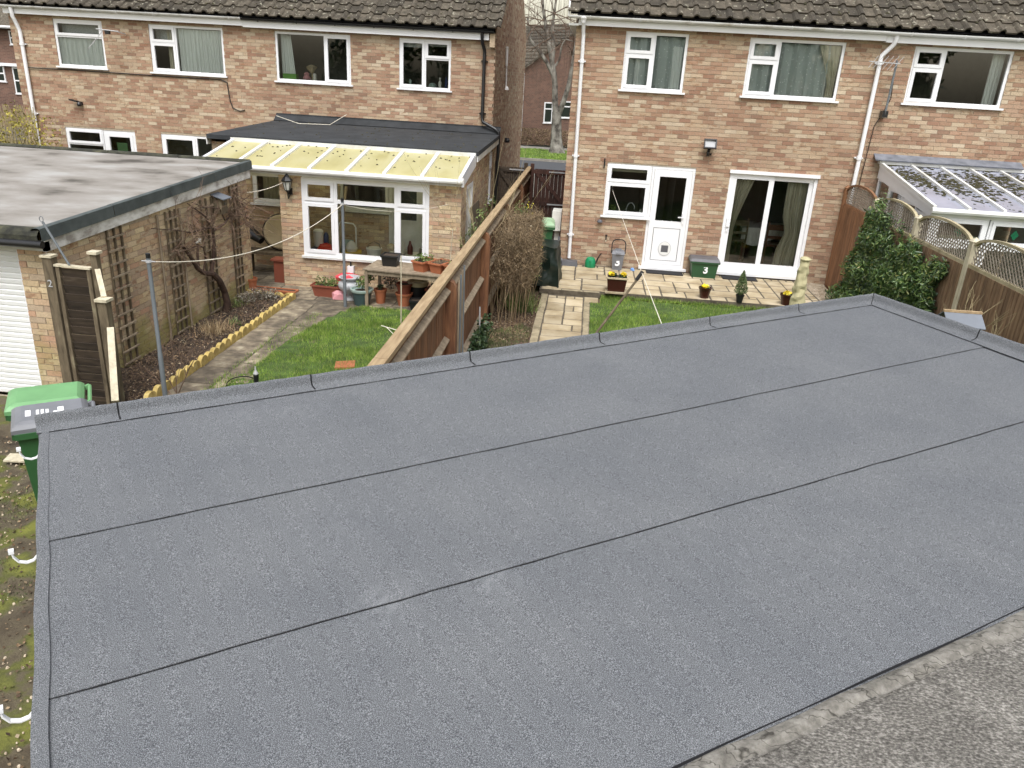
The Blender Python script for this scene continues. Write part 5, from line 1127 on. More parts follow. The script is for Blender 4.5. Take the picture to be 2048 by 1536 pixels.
b = MB(); b.bar((-5.40, 8.03, 1.33), (-5.19, 7.76, 1.10), .055, .03); b.build('capping_rail', 'wood_cream', sf)
b = MB(); b.bar((-5.10, 7.66, .78), (-4.74, 7.02, .20), .07, .04); b.build('capping_rail', 'wood_cream', sf)
b = MB(); b.quad((-5.11, 7.68, -.43), (-4.74, 7.02, -.43), (-4.74, 7.02, .2), (-5.11, 7.68, .77)); b.build('board', 'wood_dark', sf)
b = MB(); b.tube([(-5.72, 8.02, 1.36), (-5.955, 8.02, 1.83)], .013, 6); b.tube([(-5.78, 8.03, 1.46), (-5.895, 8.03, 1.69)], .012, 6)
lo = [Vector((-5.965, 8.02, 1.86))+Vector((.022*math.cos(g), 0, .03*math.sin(g))) for g in np.linspace(0, 6.28, 13)]; b.tube(lo, .004, 5)
tag(b.build('metal_rod', 'steel', loc=(-5.72, 8.02, 1.36)), 'thin metal rod with a ring top leaning on the garage corner', 'rod')
# ================================================================ trellises, vine and bird box on the garage wall
def trellis(y0, y1, zt, n, label):
    t = thing('trellis', label, 'trellis', (-6.07, (y0+y1)/2, -.38), 'slatted wooden trellises on the garage wall')
    for k in range(n):
        y = y0+(y1-y0)*k/(n-1); b = MB(); b.box(-6.085, -6.062, y-.014, y+.014, -.38, zt); b.build('slat', 'wood_post', t)
    z = -.34
    while z < zt:
        b = MB(); b.box(-6.06, -6.042, y0-.035, y1+.035, z-.012, z+.012); b.build('slat', 'wood_grey', t); z += .173
trellis(9.33, 9.64, 1.50, 3, 'grey trellis nearest the dark side gate'); trellis(10.78, 11.06, 1.50, 3, 'trellis standing between two thin poles'); trellis(11.86, 12.22, 1.52, 3, 'trellis right behind the gnarled vine trunk'); trellis(12.92, 13.20, 1.60, 3, 'trellis nearest the house end of the garage wall')
for y, lb in ((10.53, 'thin brown pole on the garage wall, left of its trellis'), (11.17, 'thin pale brown pole on the garage wall, right of its trellis')):
    b = MB(); b.tube([(-6.05, y, -.42), (-6.06, y, 1.50)], .017, 6); tag(b.build('wall_pole', 'wood_grey', loc=(-6.05, y, -.42)), lb, 'pole')
vn = thing('vine', 'gnarled leafless vine with a twisted trunk against the garage wall', 'vine', (-6.0, 12.26, -.42)); V3 = lambda y, z, x=-6.0: (x, y, z)
b = MB()
b.tube([V3(12.27, -.43), V3(12.25, -.25, -5.96), V3(12.2, -.05, -5.97), V3(12.02, .18, -5.95), V3(11.85, .34, -5.97)], [.075, .062, .055, .052, .046], 9)
b.tube([V3(11.87, .33, -5.97), V3(11.62, .40), V3(11.42, .52), V3(11.28, .70), V3(11.05, .95)], [.045, .036, .032, .028, .022], 7)
b.tube([V3(11.86, .35), V3(11.98, .55), V3(12.03, .75), V3(12.05, .92), V3(12.0, 1.06)], [.036, .03, .026, .022, .018], 7)
b.tube([V3(11.45, .50), V3(11.47, .74), V3(11.5, .86), V3(11.42, .96)], [.024, .02, .016, .012], 6)
b.tube([V3(11.6, .44), V3(11.72, .62), V3(11.68, .8), V3(11.52, .88), V3(11.2, .86)], [.016, .014, .012, .012, .010], 6)
b.tube([V3(12.02, 1.05), V3(11.7, 1.12, -5.94), V3(11.35, 1.10), V3(10.9, 1.22), V3(10.25, 1.36)], [.018, .014, .012, .009, .006], 6)
b.tube([V3(12.0, 1.0), V3(12.3, 1.08, -5.92), V3(12.7, 1.14), V3(13.1, 1.12), V3(13.5, .95)], [.018, .016, .014, .01, .007], 6)
b.tube([V3(12.0, 1.05), V3(11.7, 1.3, -5.93), V3(11.45, 1.48), V3(11.3, 1.56)], [.016, .012, .01, .007], 6)
b.tube([V3(12.5, 1.1), V3(12.2, 1.35, -5.93), V3(11.8, 1.42), V3(11.45, 1.55)], [.013, .01, .009, .007], 6)
b.build('trunk', 'bark', vn)
b = MB()
for (y, z, n) in ((11.05, .95, 7), (11.35, 1.45, 8), (12.7, 1.15, 12), (13.1, 1.3, 10), (12.9, 1.5, 9), (11.5, 1.1, 6), (12.0, 1.1, 6), (13.3, .95, 5), (10.9, .9, 5)):
    for i in range(int(n*1.7)): branchy(b, V3(y+random.uniform(-.12, .12), z+random.uniform(-.08, .08)), (random.uniform(.0, .45), random.uniform(-1, 1), random.uniform(-.6, .75) if z < 1.3 else random.uniform(-.9, .25)), random.uniform(.2, .5), .0065, 2 if i % 3 == 0 else 1, 1.0, .03, 2)
b.build('branch', 'twig', vn)
bb = thing('bird_box', 'wooden bird box with a grey sloping lid on the garage wall', 'bird box', (-6.0, 12.4, 1.4)); b = MB(); b.box(-6.08, -5.93, 12.28, 12.50, 1.24, 1.50); b.build('box', 'wood_post', bb)
b = MB(); b.obox((-6.09, 12.24, 1.545), (.22, 0, -.07), (0, .30, 0), (0, 0, .015)); b.build('lid', 'slate', bb); b = MB(); b.tube([(-5.932, 12.39, 1.40), (-5.925, 12.39, 1.40)], .022, 10); b.build('entrance_hole', 'black_plastic', bb)
b = MB(); b.bar((-5.97, 11.40, .93), (-5.95, 11.52, .98), .012, .03); b.bar((-5.955, 11.46, 1.0), (-5.955, 11.53, .90), .012, .012); tag(b.build('clothes_peg', 'white_plastic', loc=(-5.96, 11.46, .95)), 'white plastic clip hanging on the vine', 'clip')
b = MB()
for i in range(60): y = random.uniform(12.55, 13.25); a = random.uniform(-.5, .5); b.tube([(-5.75+random.uniform(-.2, .3), y, -.40), (-5.7+a*.4, y+random.uniform(-.15, .15), random.uniform(-.3, -.12))], .003, 3, cap=False)
pl = thing('bed_plant', 'pale heather-like plant at the house end of the soil bed', 'plant', (-5.7, 12.95, -.4)); b.build('stem', 'twig', pl); stuff(leaves('foliage', clump([(-5.75, 12.9, -.28), (-5.55, 13.05, -.30), (-5.85, 12.7, -.3)], 1000, (.2, .2, .13)), .045, 'heather', pl, aspect=.3))
def tuft(x, y, z, h, n, r, mat, label, cat, name): t = thing(name, label, cat, (x, y, z)); stuff(blades('leaf_blades', np.stack([x+RNG.normal(size=n)*r, y+RNG.normal(size=n)*r], 1), z, h, mat, w=.012, lean=1.1, parent=t)); return t
tuft(-5.62, 11.05, -.40, .16, 320, .12, 'straw', 'dry straw-coloured grass clump in the middle of the soil bed', 'plant', 'dry_grass'); tuft(-5.5, 11.55, -.40, .10, 60, .05, 'leaf_fresh', 'small fresh green plant beside the dry grass clump', 'plant', 'green_plant'); tuft(-5.95, 12.55, -.40, .12, 120, .08, 'leaf_fresh', 'leafy green tuft beside the vine trunk', 'plant', 'green_plant')
tw = thing('bare_shrub', 'small bare shrub beside the near washing line post', 'shrub', (-5.05, 8.75, -.43)); b = MB()
for (p, d) in (((-5.05, 8.75, -.43), (-.3, 0, 1)), ((-5.03, 8.72, -.43), (.15, .1, 1)), ((-5.0, 8.7, -.43), (.45, .0, .9)), ((-5.1, 8.7, -.43), (-.6, .1, .9))): branchy(b, p, d, .42, .008, 3, .6, 0, 3)
b.build('branch', 'twig', tw)
# ================================================================ washing line posts and lines
def line_post(x, y, zt, label):
    t = thing('washing_line_post', label, 'post', (x, y, -.43), 'grey steel washing line posts'); b = MB(); b.tube([(x, y, -.44), (x, y, .25), (x, y, .26), (x, y, zt)], [.030, .030, .025, .025], 10); b.build('pole', 'steel', t, smooth=True)
    b = MB(); b.lathe((x, y, zt), [(.027, 0), (.027, .05), (.02, .055)], 10); b.build('cap', 'black_plastic', t); b = MB(); b.tube([(x-.085, y, zt-.04), (x+.085, y, zt-.04)], .007, 6); b.lathe((x, y, zt-.055), [(.034, 0), (.034, .03)], 10); b.build('cleat', 'alu', t); return t
line_post(-4.97, 8.35, 1.43, 'grey washing line post standing in the soil bed edge'); line_post(-4.16, 13.12, 1.45, 'grey washing line post in front of the porch window')
def cable(name, pts, sag, r, mat, label, cat, n=14):
    b = MB(); P_ = []
    for p, q in zip(pts, pts[1:]):
        for i in range(n): t = i/n; v = Vector(p).lerp(Vector(q), t); v.z -= sag*4*t*(1-t); P_.append(v)
    P_.append(Vector(pts[-1])); b.tube(P_, r, 5); return tag(b.build(name, mat, loc=pts[0]), label, cat)
cable('washing_line', [(-4.9, 8.35, 1.39), (-4.16, 13.12, 1.40)], .28, .0065, 'rope', 'pale sagging washing line between the two grey posts', 'line', 24)
cable('washing_line', [(-4.16, 13.1, 1.40), (-2.5, 14.2, 1.36)], .12, .003, 'rope', 'thin washing line across the porch window panes', 'line', 12); cable('washing_line', [(-6.1, 13.66, 1.4), (-5.5, 14.25, 1.62)], .05, .006, 'rope', 'short white line from the garage end to the porch', 'line', 8)
cable('washing_line', [(.53, 16.12, 1.56), (.65, 8.0, 1.775), (.69, 6.0, 1.83)], .0, .0035, 'rope', 'thin cord from the kitchen wall to the new garage roof', 'line', 10)
b = MB(); b.tube([(-.58, 7.44, -.1), (.21, 7.8, 1.1), (.63, 7.985, 1.74)], .013, 8); pp = tag(b.build('line_prop', 'wood_post', loc=(-.58, 7.44, -.1)), 'long wooden prop holding up the thin cord over the lawn', 'prop'); b = MB(); b.tube([(.60, 7.97, 1.70), (.655, 7.995, 1.79)], .02, 8); b.build('tip', 'black_plastic', pp)
b = MB(); b.tube([(-2.96, 12.4, -.42), (-2.955, 12.4, .0), (-2.96, 12.4, .75)], .011, 6); tag(b.build('bamboo_cane', 'wood_cream', loc=(-2.96, 12.4, -.42)), 'pale bamboo cane standing upright in the left lawn', 'cane')
tl = thing('garden_tool', 'small whitish wire frame on the lawn beside the cane', 'frame', (-2.98, 12.2, -.42)); b = MB(); b.tube([(-3.20, 12.0, -.36), (-2.75, 11.75, -.36)], .008, 5); b.tube([(-3.1, 11.95, -.36), (-2.85, 11.6, -.40)], .006, 5); b.build('wire', 'rope', tl)
# ================================================================ on the left house walls
def aerial(x, y, z, dirv, n, label, mast=None, rod=.22):
    t = thing('tv_aerial', label, 'aerial', (x, y, z)); d = Vector(dirv).normalized(); b = MB(); p = Vector((x, y, z)); L = .09*n; b.tube([p, p+d*L], .009, 5)
    for i in range(n):
        c = p+d*(.04+.085*i); s = Vector((0, 0, 1)).cross(d).normalized() if abs(d.z) < .9 else Vector((1, 0, 0)); s = Vector((.55, 0, .83)) if mast else s; b.tube([c-s*rod*.5*(1-.03*i), c+s*rod*.5*(1-.03*i)], .0045, 4)
    b.build('boom', 'alu', t)
    if mast: b = MB(); b.tube(mast, .02, 7); b.build('mast', 'steel', t); b = MB(); b.box(mast[-1][0]-.05, mast[-1][0]+.05, mast[-1][1]-.02, mast[-1][1]+.14, mast[-1][2]-.04, mast[-1][2]+.08); b.build('bracket', 'black_plastic', t)
    return t
a = aerial(-11.6, 18.75, 4.08, (-.35, -.25, -.5), 6, 'small television aerial under the eaves between two upper windows', rod=.17); b = MB(); b.tube([(-11.85, 18.9, 4.12), (-11.3, 18.9, 4.09)], .014, 5); b.tube([(-11.35, 18.9, 4.09), (-11.35, 19.27, 4.05)], .012, 5); b.build('arm', 'alu', a); b = MB(); b.box(-11.62, -11.52, 18.86, 18.94, 4.02, 4.1); b.build('junction_box', 'black_plastic', a)
aerial(5.50, 15.88, 4.20, (-1, .1, .03), 6, 'television aerial on a short mast beside the white downpipe', mast=[(5.46, 15.95, 4.26), (5.46, 15.98, 3.3)], rod=.30)
cable('wall_cable', [(-14.0, 19.26, 3.17), (-13.0, 19.27, 3.18), (-10.8, 19.27, 3.16), (-9.05, 19.27, 3.16), (-8.90, 19.27, 3.10), (-8.86, 19.27, 2.7), (-8.80, 19.27, 2.52), (-8.62, 19.27, 2.46), (-8.5, 19.27, 2.49)], .004, .013, 'cable', 'black cable running along the brick wall under the left upper windows', 'cable', 6)
cable('aerial_cable', [(5.46, 15.96, 4.2), (5.52, 16.11, 3.95), (5.55, 16.11, 3.6), (5.45, 16.12, 3.3), (5.36, 16.12, 3.1), (5.33, 16.12, 2.4), (5.30, 16.12, 1.6)], 0, .008, 'cable', 'thin dark aerial cable down the wall beside the downpipe', 'cable', 6)
cable('roof_cable', [(-7.6, 19.0, 2.42), (-6.9, 18.6, 2.30), (-6.2, 18.75, 2.31), (-5.95, 19.27, 2.53)], .0, .007, 'rope', 'pale cable lying on the dark extension roof', 'cable', 8)
b = MB(); b.obox((-12.95, 19.12, 2.47), (.17, .02, -.04), (.02, .10, 0), (0, 0, .03)); b.lathe((-12.74, 19.20, 2.34), [(.05, 0), (.06, .05), (.035, .10)], 10); b.box(-12.78, -12.70, 19.22, 19.3, 2.36, 2.44)
tag(b.build('wall_lamp', 'black_plastic', loc=(-12.8, 19.3, 2.4)), 'small black security lamp on the brick wall above the garage roof', 'wall lamp')
t = thing('soil_vent_pipe', 'white overflow pipe on the shaded side wall of the left house', 'pipe', (-2.3, 21.4, 3.6)); b = MB(); b.tube([(-2.33, 21.3, 4.30), (-2.33, 21.32, 4.22), (-2.33, 21.40, 3.85), (-2.33, 21.42, 3.84), (-2.33, 21.5, 3.34)], [.035, .035, .03, .02, .02], 8); b.lathe((-2.31, 21.5, 3.27), [(.06, 0), (.05, .05), (.025, .09)], 10); b.build('pipe', 'gutter_white', t)
b = MB(); b.lathe((-2.30, 22.2, 1.9), [(.06, 0), (.07, .06), (.04, .12)], 10); b.box(-2.38, -2.29, 22.15, 22.25, 1.94, 2.02); tag(b.build('wall_lamp', 'black_plastic', loc=(-2.38, 22.2, 1.9)), 'black and white lamp low on the side wall above the dark gate', 'wall lamp')
b = MB(); b.box(-3.05, -2.65, 19.75, 20.05, 4.93, 4.96); b.lathe((-2.86, 19.9, 4.94), [(.10, 0), (.07, .08), (.07, .16), (.05, .17)], 10); tag(b.build('roof_vent', 'lead', loc=(-2.86, 19.9, 4.94)), 'lead flashed vent on the tiled roof by its right edge', 'vent')
fl = thing('floodlight', 'black floodlight on the brick wall between kitchen door and patio doors', 'floodlight', (2.32, 16.1, 2.5)); b = MB()
F = frame((2.32, 15.99, 2.59), (1, 0, 0), (0, .35, .94)); A = lambda x, y, z: tuple(F @ Vector((x, y, z)))
for (x0, x1, y0, y1) in ((-.12, .12, -.09, -.07), (-.12, .12, .07, .09), (-.12, -.10, -.09, .09), (.10, .12, -.09, .09)): b.obox(A(x0, y0, -.03), Vector(A(x1, y0, -.03))-Vector(A(x0, y0, -.03)), Vector(A(x0, y1, -.03))-Vector(A(x0, y0, -.03)), Vector(A(x0, y0, .04))-Vector(A(x0, y0, -.03)))
b.obox(A(-.1, -.08, -.06), Vector(A(.1, -.08, -.06))-Vector(A(-.1, -.08, -.06)), Vector(A(-.1, .08, -.06))-Vector(A(-.1, -.08, -.06)), Vector(A(-.1, -.08, -.02))-Vector(A(-.1, -.08, -.06))); b.build('housing', 'black_plastic', fl)
b = MB(); b.quad(A(-.1, -.07, .0), A(.1, -.07, .0), A(.1, .07, .0), A(-.1, .07, .0)); b.build('reflector', 'silver', fl); b = MB(); b.bar((2.32, 16.02, 2.5), (2.32, 16.14, 2.42), .05, .05); b.lathe((2.31, 16.05, 2.36), [(.025, 0), (.03, .06), (.02, .08)], 8); b.lathe((2.37, 16.09, 2.37), [(.018, 0), (.022, .04)], 8); b.build('sensor', 'black_plastic', fl)
for nm, x, z, r, lb in (('outside_tap', .49, .60, .02, 'small brass-ended outside tap on the wall left of the food caddy'), ):
    t = thing(nm, lb, 'tap', (x, 16.14, z)); b = MB(); b.tube([(x, 16.14, z+.03), (x, 16.08, z+.03), (x, 16.07, z-.04)], .014, 7); b.lathe((x, 16.08, z+.04), [(.02, 0), (.025, .03)], 8); b.build('spout', 'black_plastic', t); b = MB(); b.lathe((x, 16.07, z-.07), [(.013, 0), (.016, .035)], 8); b.build('nozzle', 'wood_cream', t)
b = MB(); b.lathe((.33, 16.09, .90), [(.02, 0), (.06, .02), (.05, .05), (.02, .07)], 10); b.box(.30, .36, 16.1, 16.15, .91, .96); tag(b.build('wall_vent', 'mid_grey', loc=(.33, 16.1, .9)), 'small dark round fitting under the kitchen window sill corner', 'fitting')
b = MB(); b.box(.30, .325, 16.09, 16.14, 2.0, 2.18); tag(b.build('wall_bracket', 'black_plastic', loc=(.31, 16.1, 2.1)), 'tiny black bracket by the top corner of the kitchen window', 'bracket')
# lantern
ln = thing('lantern', 'black coach lantern on the brick pier under the lean-to roof', 'lantern', (-5.5, 14.2, 1.5)); c = (-5.51, 14.10, 1.47)
b = MB(); b.lathe((c[0], c[1], c[2]+.115), [(.10, 0), (.105, .02), (.055, .085), (.045, .09), (.035, .115), (.008, .14)], 6); b.lathe((c[0], c[1], c[2]-.085), [(.015, 0), (.045, .035), (.05, .045)], 6)
for k in range(6): g = math.pi/3*(k+.5); b.tube([(c[0]+.05*math.cos(g), c[1]+.05*math.sin(g), c[2]-.04), (c[0]+.085*math.cos(g), c[1]+.085*math.sin(g), c[2]+.12)], .006, 4)
b.tube([(c[0], c[1], c[2]-.08), (c[0], c[1]+.03, c[2]-.2), (c[0], c[1]+.15, c[2]-.12)], .012, 6); b.box(c[0]-.04, c[0]+.04, 14.22, 14.25, c[2]-.14, c[2]-.02); b.build('casing', 'black_plastic', ln); b = MB(); b.lathe((c[0], c[1], c[2]-.04), [(.046, 0), (.078, .155)], 6); b.build('lamp_glass', 'lamp_glass', ln)
t = thing('socket_box', 'white outdoor socket box with a black lead on the porch wall', 'socket', (-4.37, 14.24, 0)); b = MB(); b.box(-4.43, -4.31, 14.16, 14.25, -.07, .06); b.build('box', 'upvc', t); b = MB(); b.tube([(-4.37, 14.2, .05), (-4.37, 14.2, .14), (-4.39, 14.22, .17)], [.02, .014, .006], 7); b.build('lead', 'black_plastic', t)
# ---- things standing inside the porch, seen through its panes
b = MB(); b.box(-5.28, -2.95, 14.42, 15.15, .02, .06); 
for x in (-5.2, -4.1, -3.0): b.box(x, x+.06, 14.45, 14.51, -.43, .02)
tag(b.build('workbench', 'wood_post', loc=(-4.1, 14.8, -.43)), 'low bench inside the porch holding cans and buckets', 'bench')
def jar(name, x, y, z, prof, mat, label, cat, n=14, sq=0.0):
    b = MB(); b.lathe((x, y, z), prof, n, sq); return tag(b.build(name, mat, smooth=True, loc=(x, y, z)), label, cat)
B0 = .06
g = thing('fuel_can', 'red plastic fuel can inside the left porch pane', 'fuel can', (-5.0, 14.6, B0)); b = MB(); b.lathe((-4.98, 14.6, B0+.02), [(.15, 0), (.19, .05), (.19, .17), (.13, .25), (.05, .29)], 14, .3); b.bar((-4.85, 14.6, B0+.24), (-4.78, 14.58, B0+.42), .05, .05); b.bar((-5.1, 14.6, B0+.27), (-4.95, 14.6, B0+.31), .03, .04); b.build('body', 'red_plastic', g, smooth=True)
jar('white_container', -5.18, 14.75, B0+.22, [(.09, 0), (.10, .30), (.07, .33)], 'white_plastic', 'white plastic container standing on a blue crate inside the porch', 'container'); b = MB(); b.box(-5.27, -5.02, 14.5, 14.85, B0, B0+.22); tag(b.build('blue_crate', 'blue_plastic', loc=(-5.1, 14.7, B0)), 'dark blue crate in the left corner of the porch', 'crate'); jar('blue_bottle', -5.04, 14.8, B0+.22, [(.05, 0), (.05, .22), (.02, .27)], 'blue_plastic', 'blue bottle beside the white container in the porch', 'bottle')
for i, lb in enumerate(('long timber batten leaning in the porch, nearest the white container', 'long timber batten leaning in the porch, nearest the folding step')): b = MB(); b.bar((-4.95+.12*i, 14.9, B0), (-5.0+.14*i, 15.6, 1.35), .05, .02); tag(b.build('timber_batten', 'wood_grey', loc=(-4.95+.12*i, 14.9, B0)), lb, 'batten', 'battens leaning in the porch')
yc = thing('yellow_crate', 'yellow plastic crate with a bag in it inside the porch', 'crate', (-4.47, 14.55, B0)); b = MB(); b.taper((-4.45, 14.56, B0), (.13, .10), (.17, .14), .2, .3); b.build('tub', 'yellow_plastic', yc); b = MB(); b.rim((-4.45, 14.56, B0+.19), .17, .14, .02, .02, .3); b.build('rim', 'yellow_plastic', yc); jar('white_bag', -4.47, 14.6, B0+.2, [(.10, 0), (.12, .06), (.08, .15), (.03, .2)], 'cloth_white', 'crumpled white bag lying in the yellow crate', 'bag', 9)
wb = thing('white_bucket', 'white bucket with a wooden handle inside the porch', 'bucket', (-4.02, 14.6, B0)); b = MB(); b.lathe((-4.02, 14.6, B0), [(.11, 0), (.145, .27), (.155, .275), (.155, .30)], 16); b.build('tub', 'white_plastic', wb, smooth=True); b = MB(); b.tube([(-4.15, 14.6, B0+.28), (-4.13, 14.6, B0+.36), (-4.02, 14.6, B0+.42), (-3.92, 14.6, B0+.38), (-3.89, 14.6, B0+.29)], .012, 6); b.build('handle', 'wood_grey', wb)
t = thing('folding_step', 'white folding step with a curved frame behind the bucket', 'step', (-4.65, 15.2, -.43)); b = MB(); b.tube([(-4.95, 15.2, -.43), (-4.93, 15.25, .62), (-4.88, 15.25, .69), (-4.62, 15.25, .67), (-4.57, 15.25, .60), (-4.55, 15.2, -.43)], .016, 7); b.build('frame', 'upvc_old', t); b = MB(); b.box(-4.92, -4.6, 15.15, 15.18, .1, .36); b.build('tread', 'pot_rim', t)
for x0, x1, h, lb in ((-3.72, -3.42, .24, 'white storage box with a grey front in the porch, behind the bay post'), (-3.38, -2.98, .22, 'white storage box with a grey front under the brown bottle')): t = thing('storage_box', lb, 'box', (x0, 14.6, B0)); b = MB(); b.box(x0, x1, 14.45, 14.85, B0, B0+h); b.build('body', 'white_plastic', t); b = MB(); b.box(x0+.04, x1-.04, 14.435, 14.449, B0+.04, B0+h-.04); b.build('front_panel', 'pot_rim', t)
jar('brown_bottle', -3.31, 14.62, B0+.22, [(.055, 0), (.055, .14), (.03, .20), (.02, .26)], 'bottle_brown', 'brown plastic bottle on the white box in the porch', 'bottle'); jar('spray_tin', -3.44, 14.62, B0+.24, [(.035, 0), (.035, .2), (.015, .23)], 'white_plastic', 'white spray tin beside the brown bottle in the porch', 'tin'); jar('dark_hat', -3.05, 14.65, B0+.22, [(.14, 0), (.09, .03), (.085, .13), (.03, .16)], 'leaf_dark', 'dark green hat on the right-hand box in the porch', 'hat')
jar('dark_trug', -3.80, 14.5, B0, [(.09, 0), (.15, .09), (.13, .12)], 'pot_green', 'dark green garden trug behind the black pot', 'trug'); jar('string_ball', -3.72, 14.75, B0+.24, [(.04, 0), (.08, .05), (.07, .11), (.02, .14)], 'canvas', 'ball of beige string on a box in the porch', 'ball')
# ---- left of the pier: bench, round bag, bin
b = MB(); b.box(-6.85, -5.75, 14.9, 15.3, -.02, .03); 
for x in (-6.8, -5.85): b.box(x, x+.05, 14.95, 15.25, -.43, -.02)
tag(b.build('bench', 'wood_post', loc=(-6.3, 15.1, -.43)), 'weathered bench in the shade left of the brick pier', 'bench')
rb_ = thing('round_bag', 'round beige canvas bag on the bench left of the pier', 'bag', (-6.1, 15.2, .03)); b = MB(); C0 = Vector((-6.12, 15.22, .40)); ax = Vector((.35, -.9, .25)).normalized(); s1 = ax.cross(Vector((0, 0, 1))).normalized(); s2 = s1.cross(ax)
for d_, r in ((-.06, .33), (0, .36), (.05, .33)): b.v += [tuple(C0+ax*d_+s1*r*math.cos(2*math.pi*k/24)+s2*r*math.sin(2*math.pi*k/24)) for k in range(24)]
for j in range(2):
    for k in range(24): b.f.append((j*24+k, j*24+(k+1) % 24, (j+1)*24+(k+1) % 24, (j+1)*24+k)); b.r.append(0)
b.v.append(tuple(C0+ax*.09)); b.f += [(48+k, 48+(k+1) % 24, 72) for k in range(24)]; b.r += [0]*24; b.build('cover', 'canvas', rb_, smooth=True); b = MB(); b.tube([C0+s1*.362*math.cos(a_)+s2*.362*math.sin(a_) for a_ in np.linspace(0, 6.28, 28)], .016, 5); b.build('hoop', 'black_plastic', rb_)
b = MB(); b.tube([(-7.0, 15.3, .22), (-6.75, 15.2, .35), (-6.5, 15.1, .22)], [.1, .13, .08], 9); tag(b.build('black_sack', 'black_plastic', smooth=True, loc=(-6.8, 15.2, .03)), 'black sack lying on the bench', 'sack')
jar('dark_tub', -6.62, 14.45, -.43, [(.13, 0), (.16, .40), (.17, .42), (.16, .46)], 'pot_green', 'dark green tub behind the garage corner', 'tub'); b = MB(); b.box(-5.98, -5.74, 14.38, 14.6, -.43, .0); b.box(-6.03, -5.73, 14.35, 14.63, .0, .035); tag(b.build('wooden_box', 'terracotta_dark', loc=(-5.85, 14.5, -.43)), 'dark brown wooden box against the left brick pier', 'box')
# ---- pots
def pot(x, y, z, r, h, mat, label, cat='flower pot', rim=True, name='flower_pot', n=16, rimmat=None):
    t = thing(name, label, cat, (x, y, z)); b = MB(); b.lathe((x, y, z), [(r*.68, 0), (r*.95, h*.84)], n); b.build('body', mat, t, smooth=True)
    b = MB(); b.lathe((x, y, z+h*.82), [(r*1.0, 0), (r*1.05, h*.04), (r*1.05, h*.18), (r*.92, h*.18), (r*.90, h*.06)], n); b.build('rim', rimmat or mat, t, smooth=True)
    b = MB(); b.lathe((x, y, z+h*.86), [(r*.88, 0), (r*.5, .01), (.002, .012)], n); b.build('compost', 'soil', t); return t
def trough(x, y, z, hx, hy, h, ang, mat, label, plant=None, cat='planter', n=140, ph=.1, rimmat=None):
    t = thing('planter', label, cat, (x, y, z)); b = MB(); b.taper((x, y, z), (hx*.8, hy*.78), (hx*.96, hy*.95), h-.02, ang); b.build('tub', mat, t); b = MB(); b.rim((x, y, z+h-.03), hx, hy, .022, .03, ang); b.build('rim', rimmat or mat, t)
    b = MB(); ca_, sa_ = math.cos(ang), math.sin(ang); b.quad(*[(x+u*hx*.9*ca_-v*hy*.9*sa_, y+u*hx*.9*sa_+v*hy*.9*ca_, z+h-.018) for u, v in ((-1, -1), (1, -1), (1, 1), (-1, 1))]); b.build('compost', 'soil', t)
    if plant:
        u, v = RNG.uniform(-.8, .8, n)*hx, RNG.uniform(-.8, .8, n)*hy
        if plant == 'straw': stuff(blades('stubble', np.stack([x+u*ca_-v*sa_, y+u*sa_+v*ca_], 1), z+h-.02, ph, 'straw', w=.006, lean=.4, parent=t))
        else: stuff(leaves('foliage', np.stack([x+u*ca_-v*sa_, y+u*sa_+v*ca_, z+h+RNG.uniform(-.02, ph, n)], 1), .05, plant, t))
    return t
trough(-4.63, 13.72, -.43, .34, .12, .22, -.06, 'terracotta_dark', 'long brown trough of green shoots below the porch window', 'leaf_fresh', n=320, ph=.14)
t = thing('garden_urn', 'silver-grey pedestal urn beside the washing line post', 'urn', (-4.22, 13.62, -.43)); b = MB(); b.lathe((-4.22, 13.62, -.43), [(.12, 0), (.12, .03), (.06, .06), (.05, .10), (.12, .14), (.20, .22), (.22, .28), (.20, .33), (.15, .36), (.145, .38), (.19, .41), (.20, .43), (.17, .43), (.15, .38)], 22); b.build('bowl', 'silver', t, smooth=True); b = MB(); b.lathe((-4.22, 13.62, -.06), [(.15, 0), (.01, .005)], 16); b.build('compost', 'soil', t)
b = MB(); b.lathe((-4.36, 13.86, -.43), [(.19, 0), (.21, .10), (.17, .26), (.19, .38), (.10, .42)], 12, .4, .08); tag(b.build('red_sack', 'red_bag', loc=(-4.36, 13.86, -.43)), 'crumpled red sack behind the silver urn', 'sack'); b = MB(); b.lathe((-4.42, 13.66, -.43), [(.15, 0), (.14, .10), (.08, .16)], 10, .3, .1); tag(b.build('pink_sack', 'pink_bag', loc=(-4.42, 13.66, -.43)), 'faded pink plastic bag at the foot of the silver urn', 'bag')
t = pot(-3.92, 13.36, -.43, .20, .30, 'pot_green', 'grey-green pot with a pale rim and leafy plant by the washing line post', rimmat='pot_rim'); stuff(leaves('foliage', clump([(-3.92, 13.36, -.02), (-3.85, 13.4, .02), (-3.78, 13.48, .1)], 420, (.12, .12, .12)), .045, 'leaf_fresh', t)); stuff(leaves('flower', clump([(-3.74, 13.5, .14), (-3.7, 13.5, .16)], 60, (.06, .06, .05)), .04, 'cloth_white', t))
t = pot(-3.62, 13.55, -.43, .115, .27, 'terracotta', 'slim terracotta pot behind the front table leg'); stuff(leaves('foliage', clump([(-3.62, 13.55, -.12)], 90, (.06, .06, .05)), .04, 'leaf_dark', t))
pot(-3.17, 13.52, -.43, .155, .24, 'terracotta', 'terracotta pot under the table, lower of the nested pair'); pot(-3.17, 13.52, -.25, .145, .24, 'terracotta_dark', 'darker terracotta pot nested in the one below, under the table'); pot(-2.96, 13.74, -.43, .19, .42, 'black_pot', 'tall dark glazed pot with a pale rim under the table', rimmat='canvas')
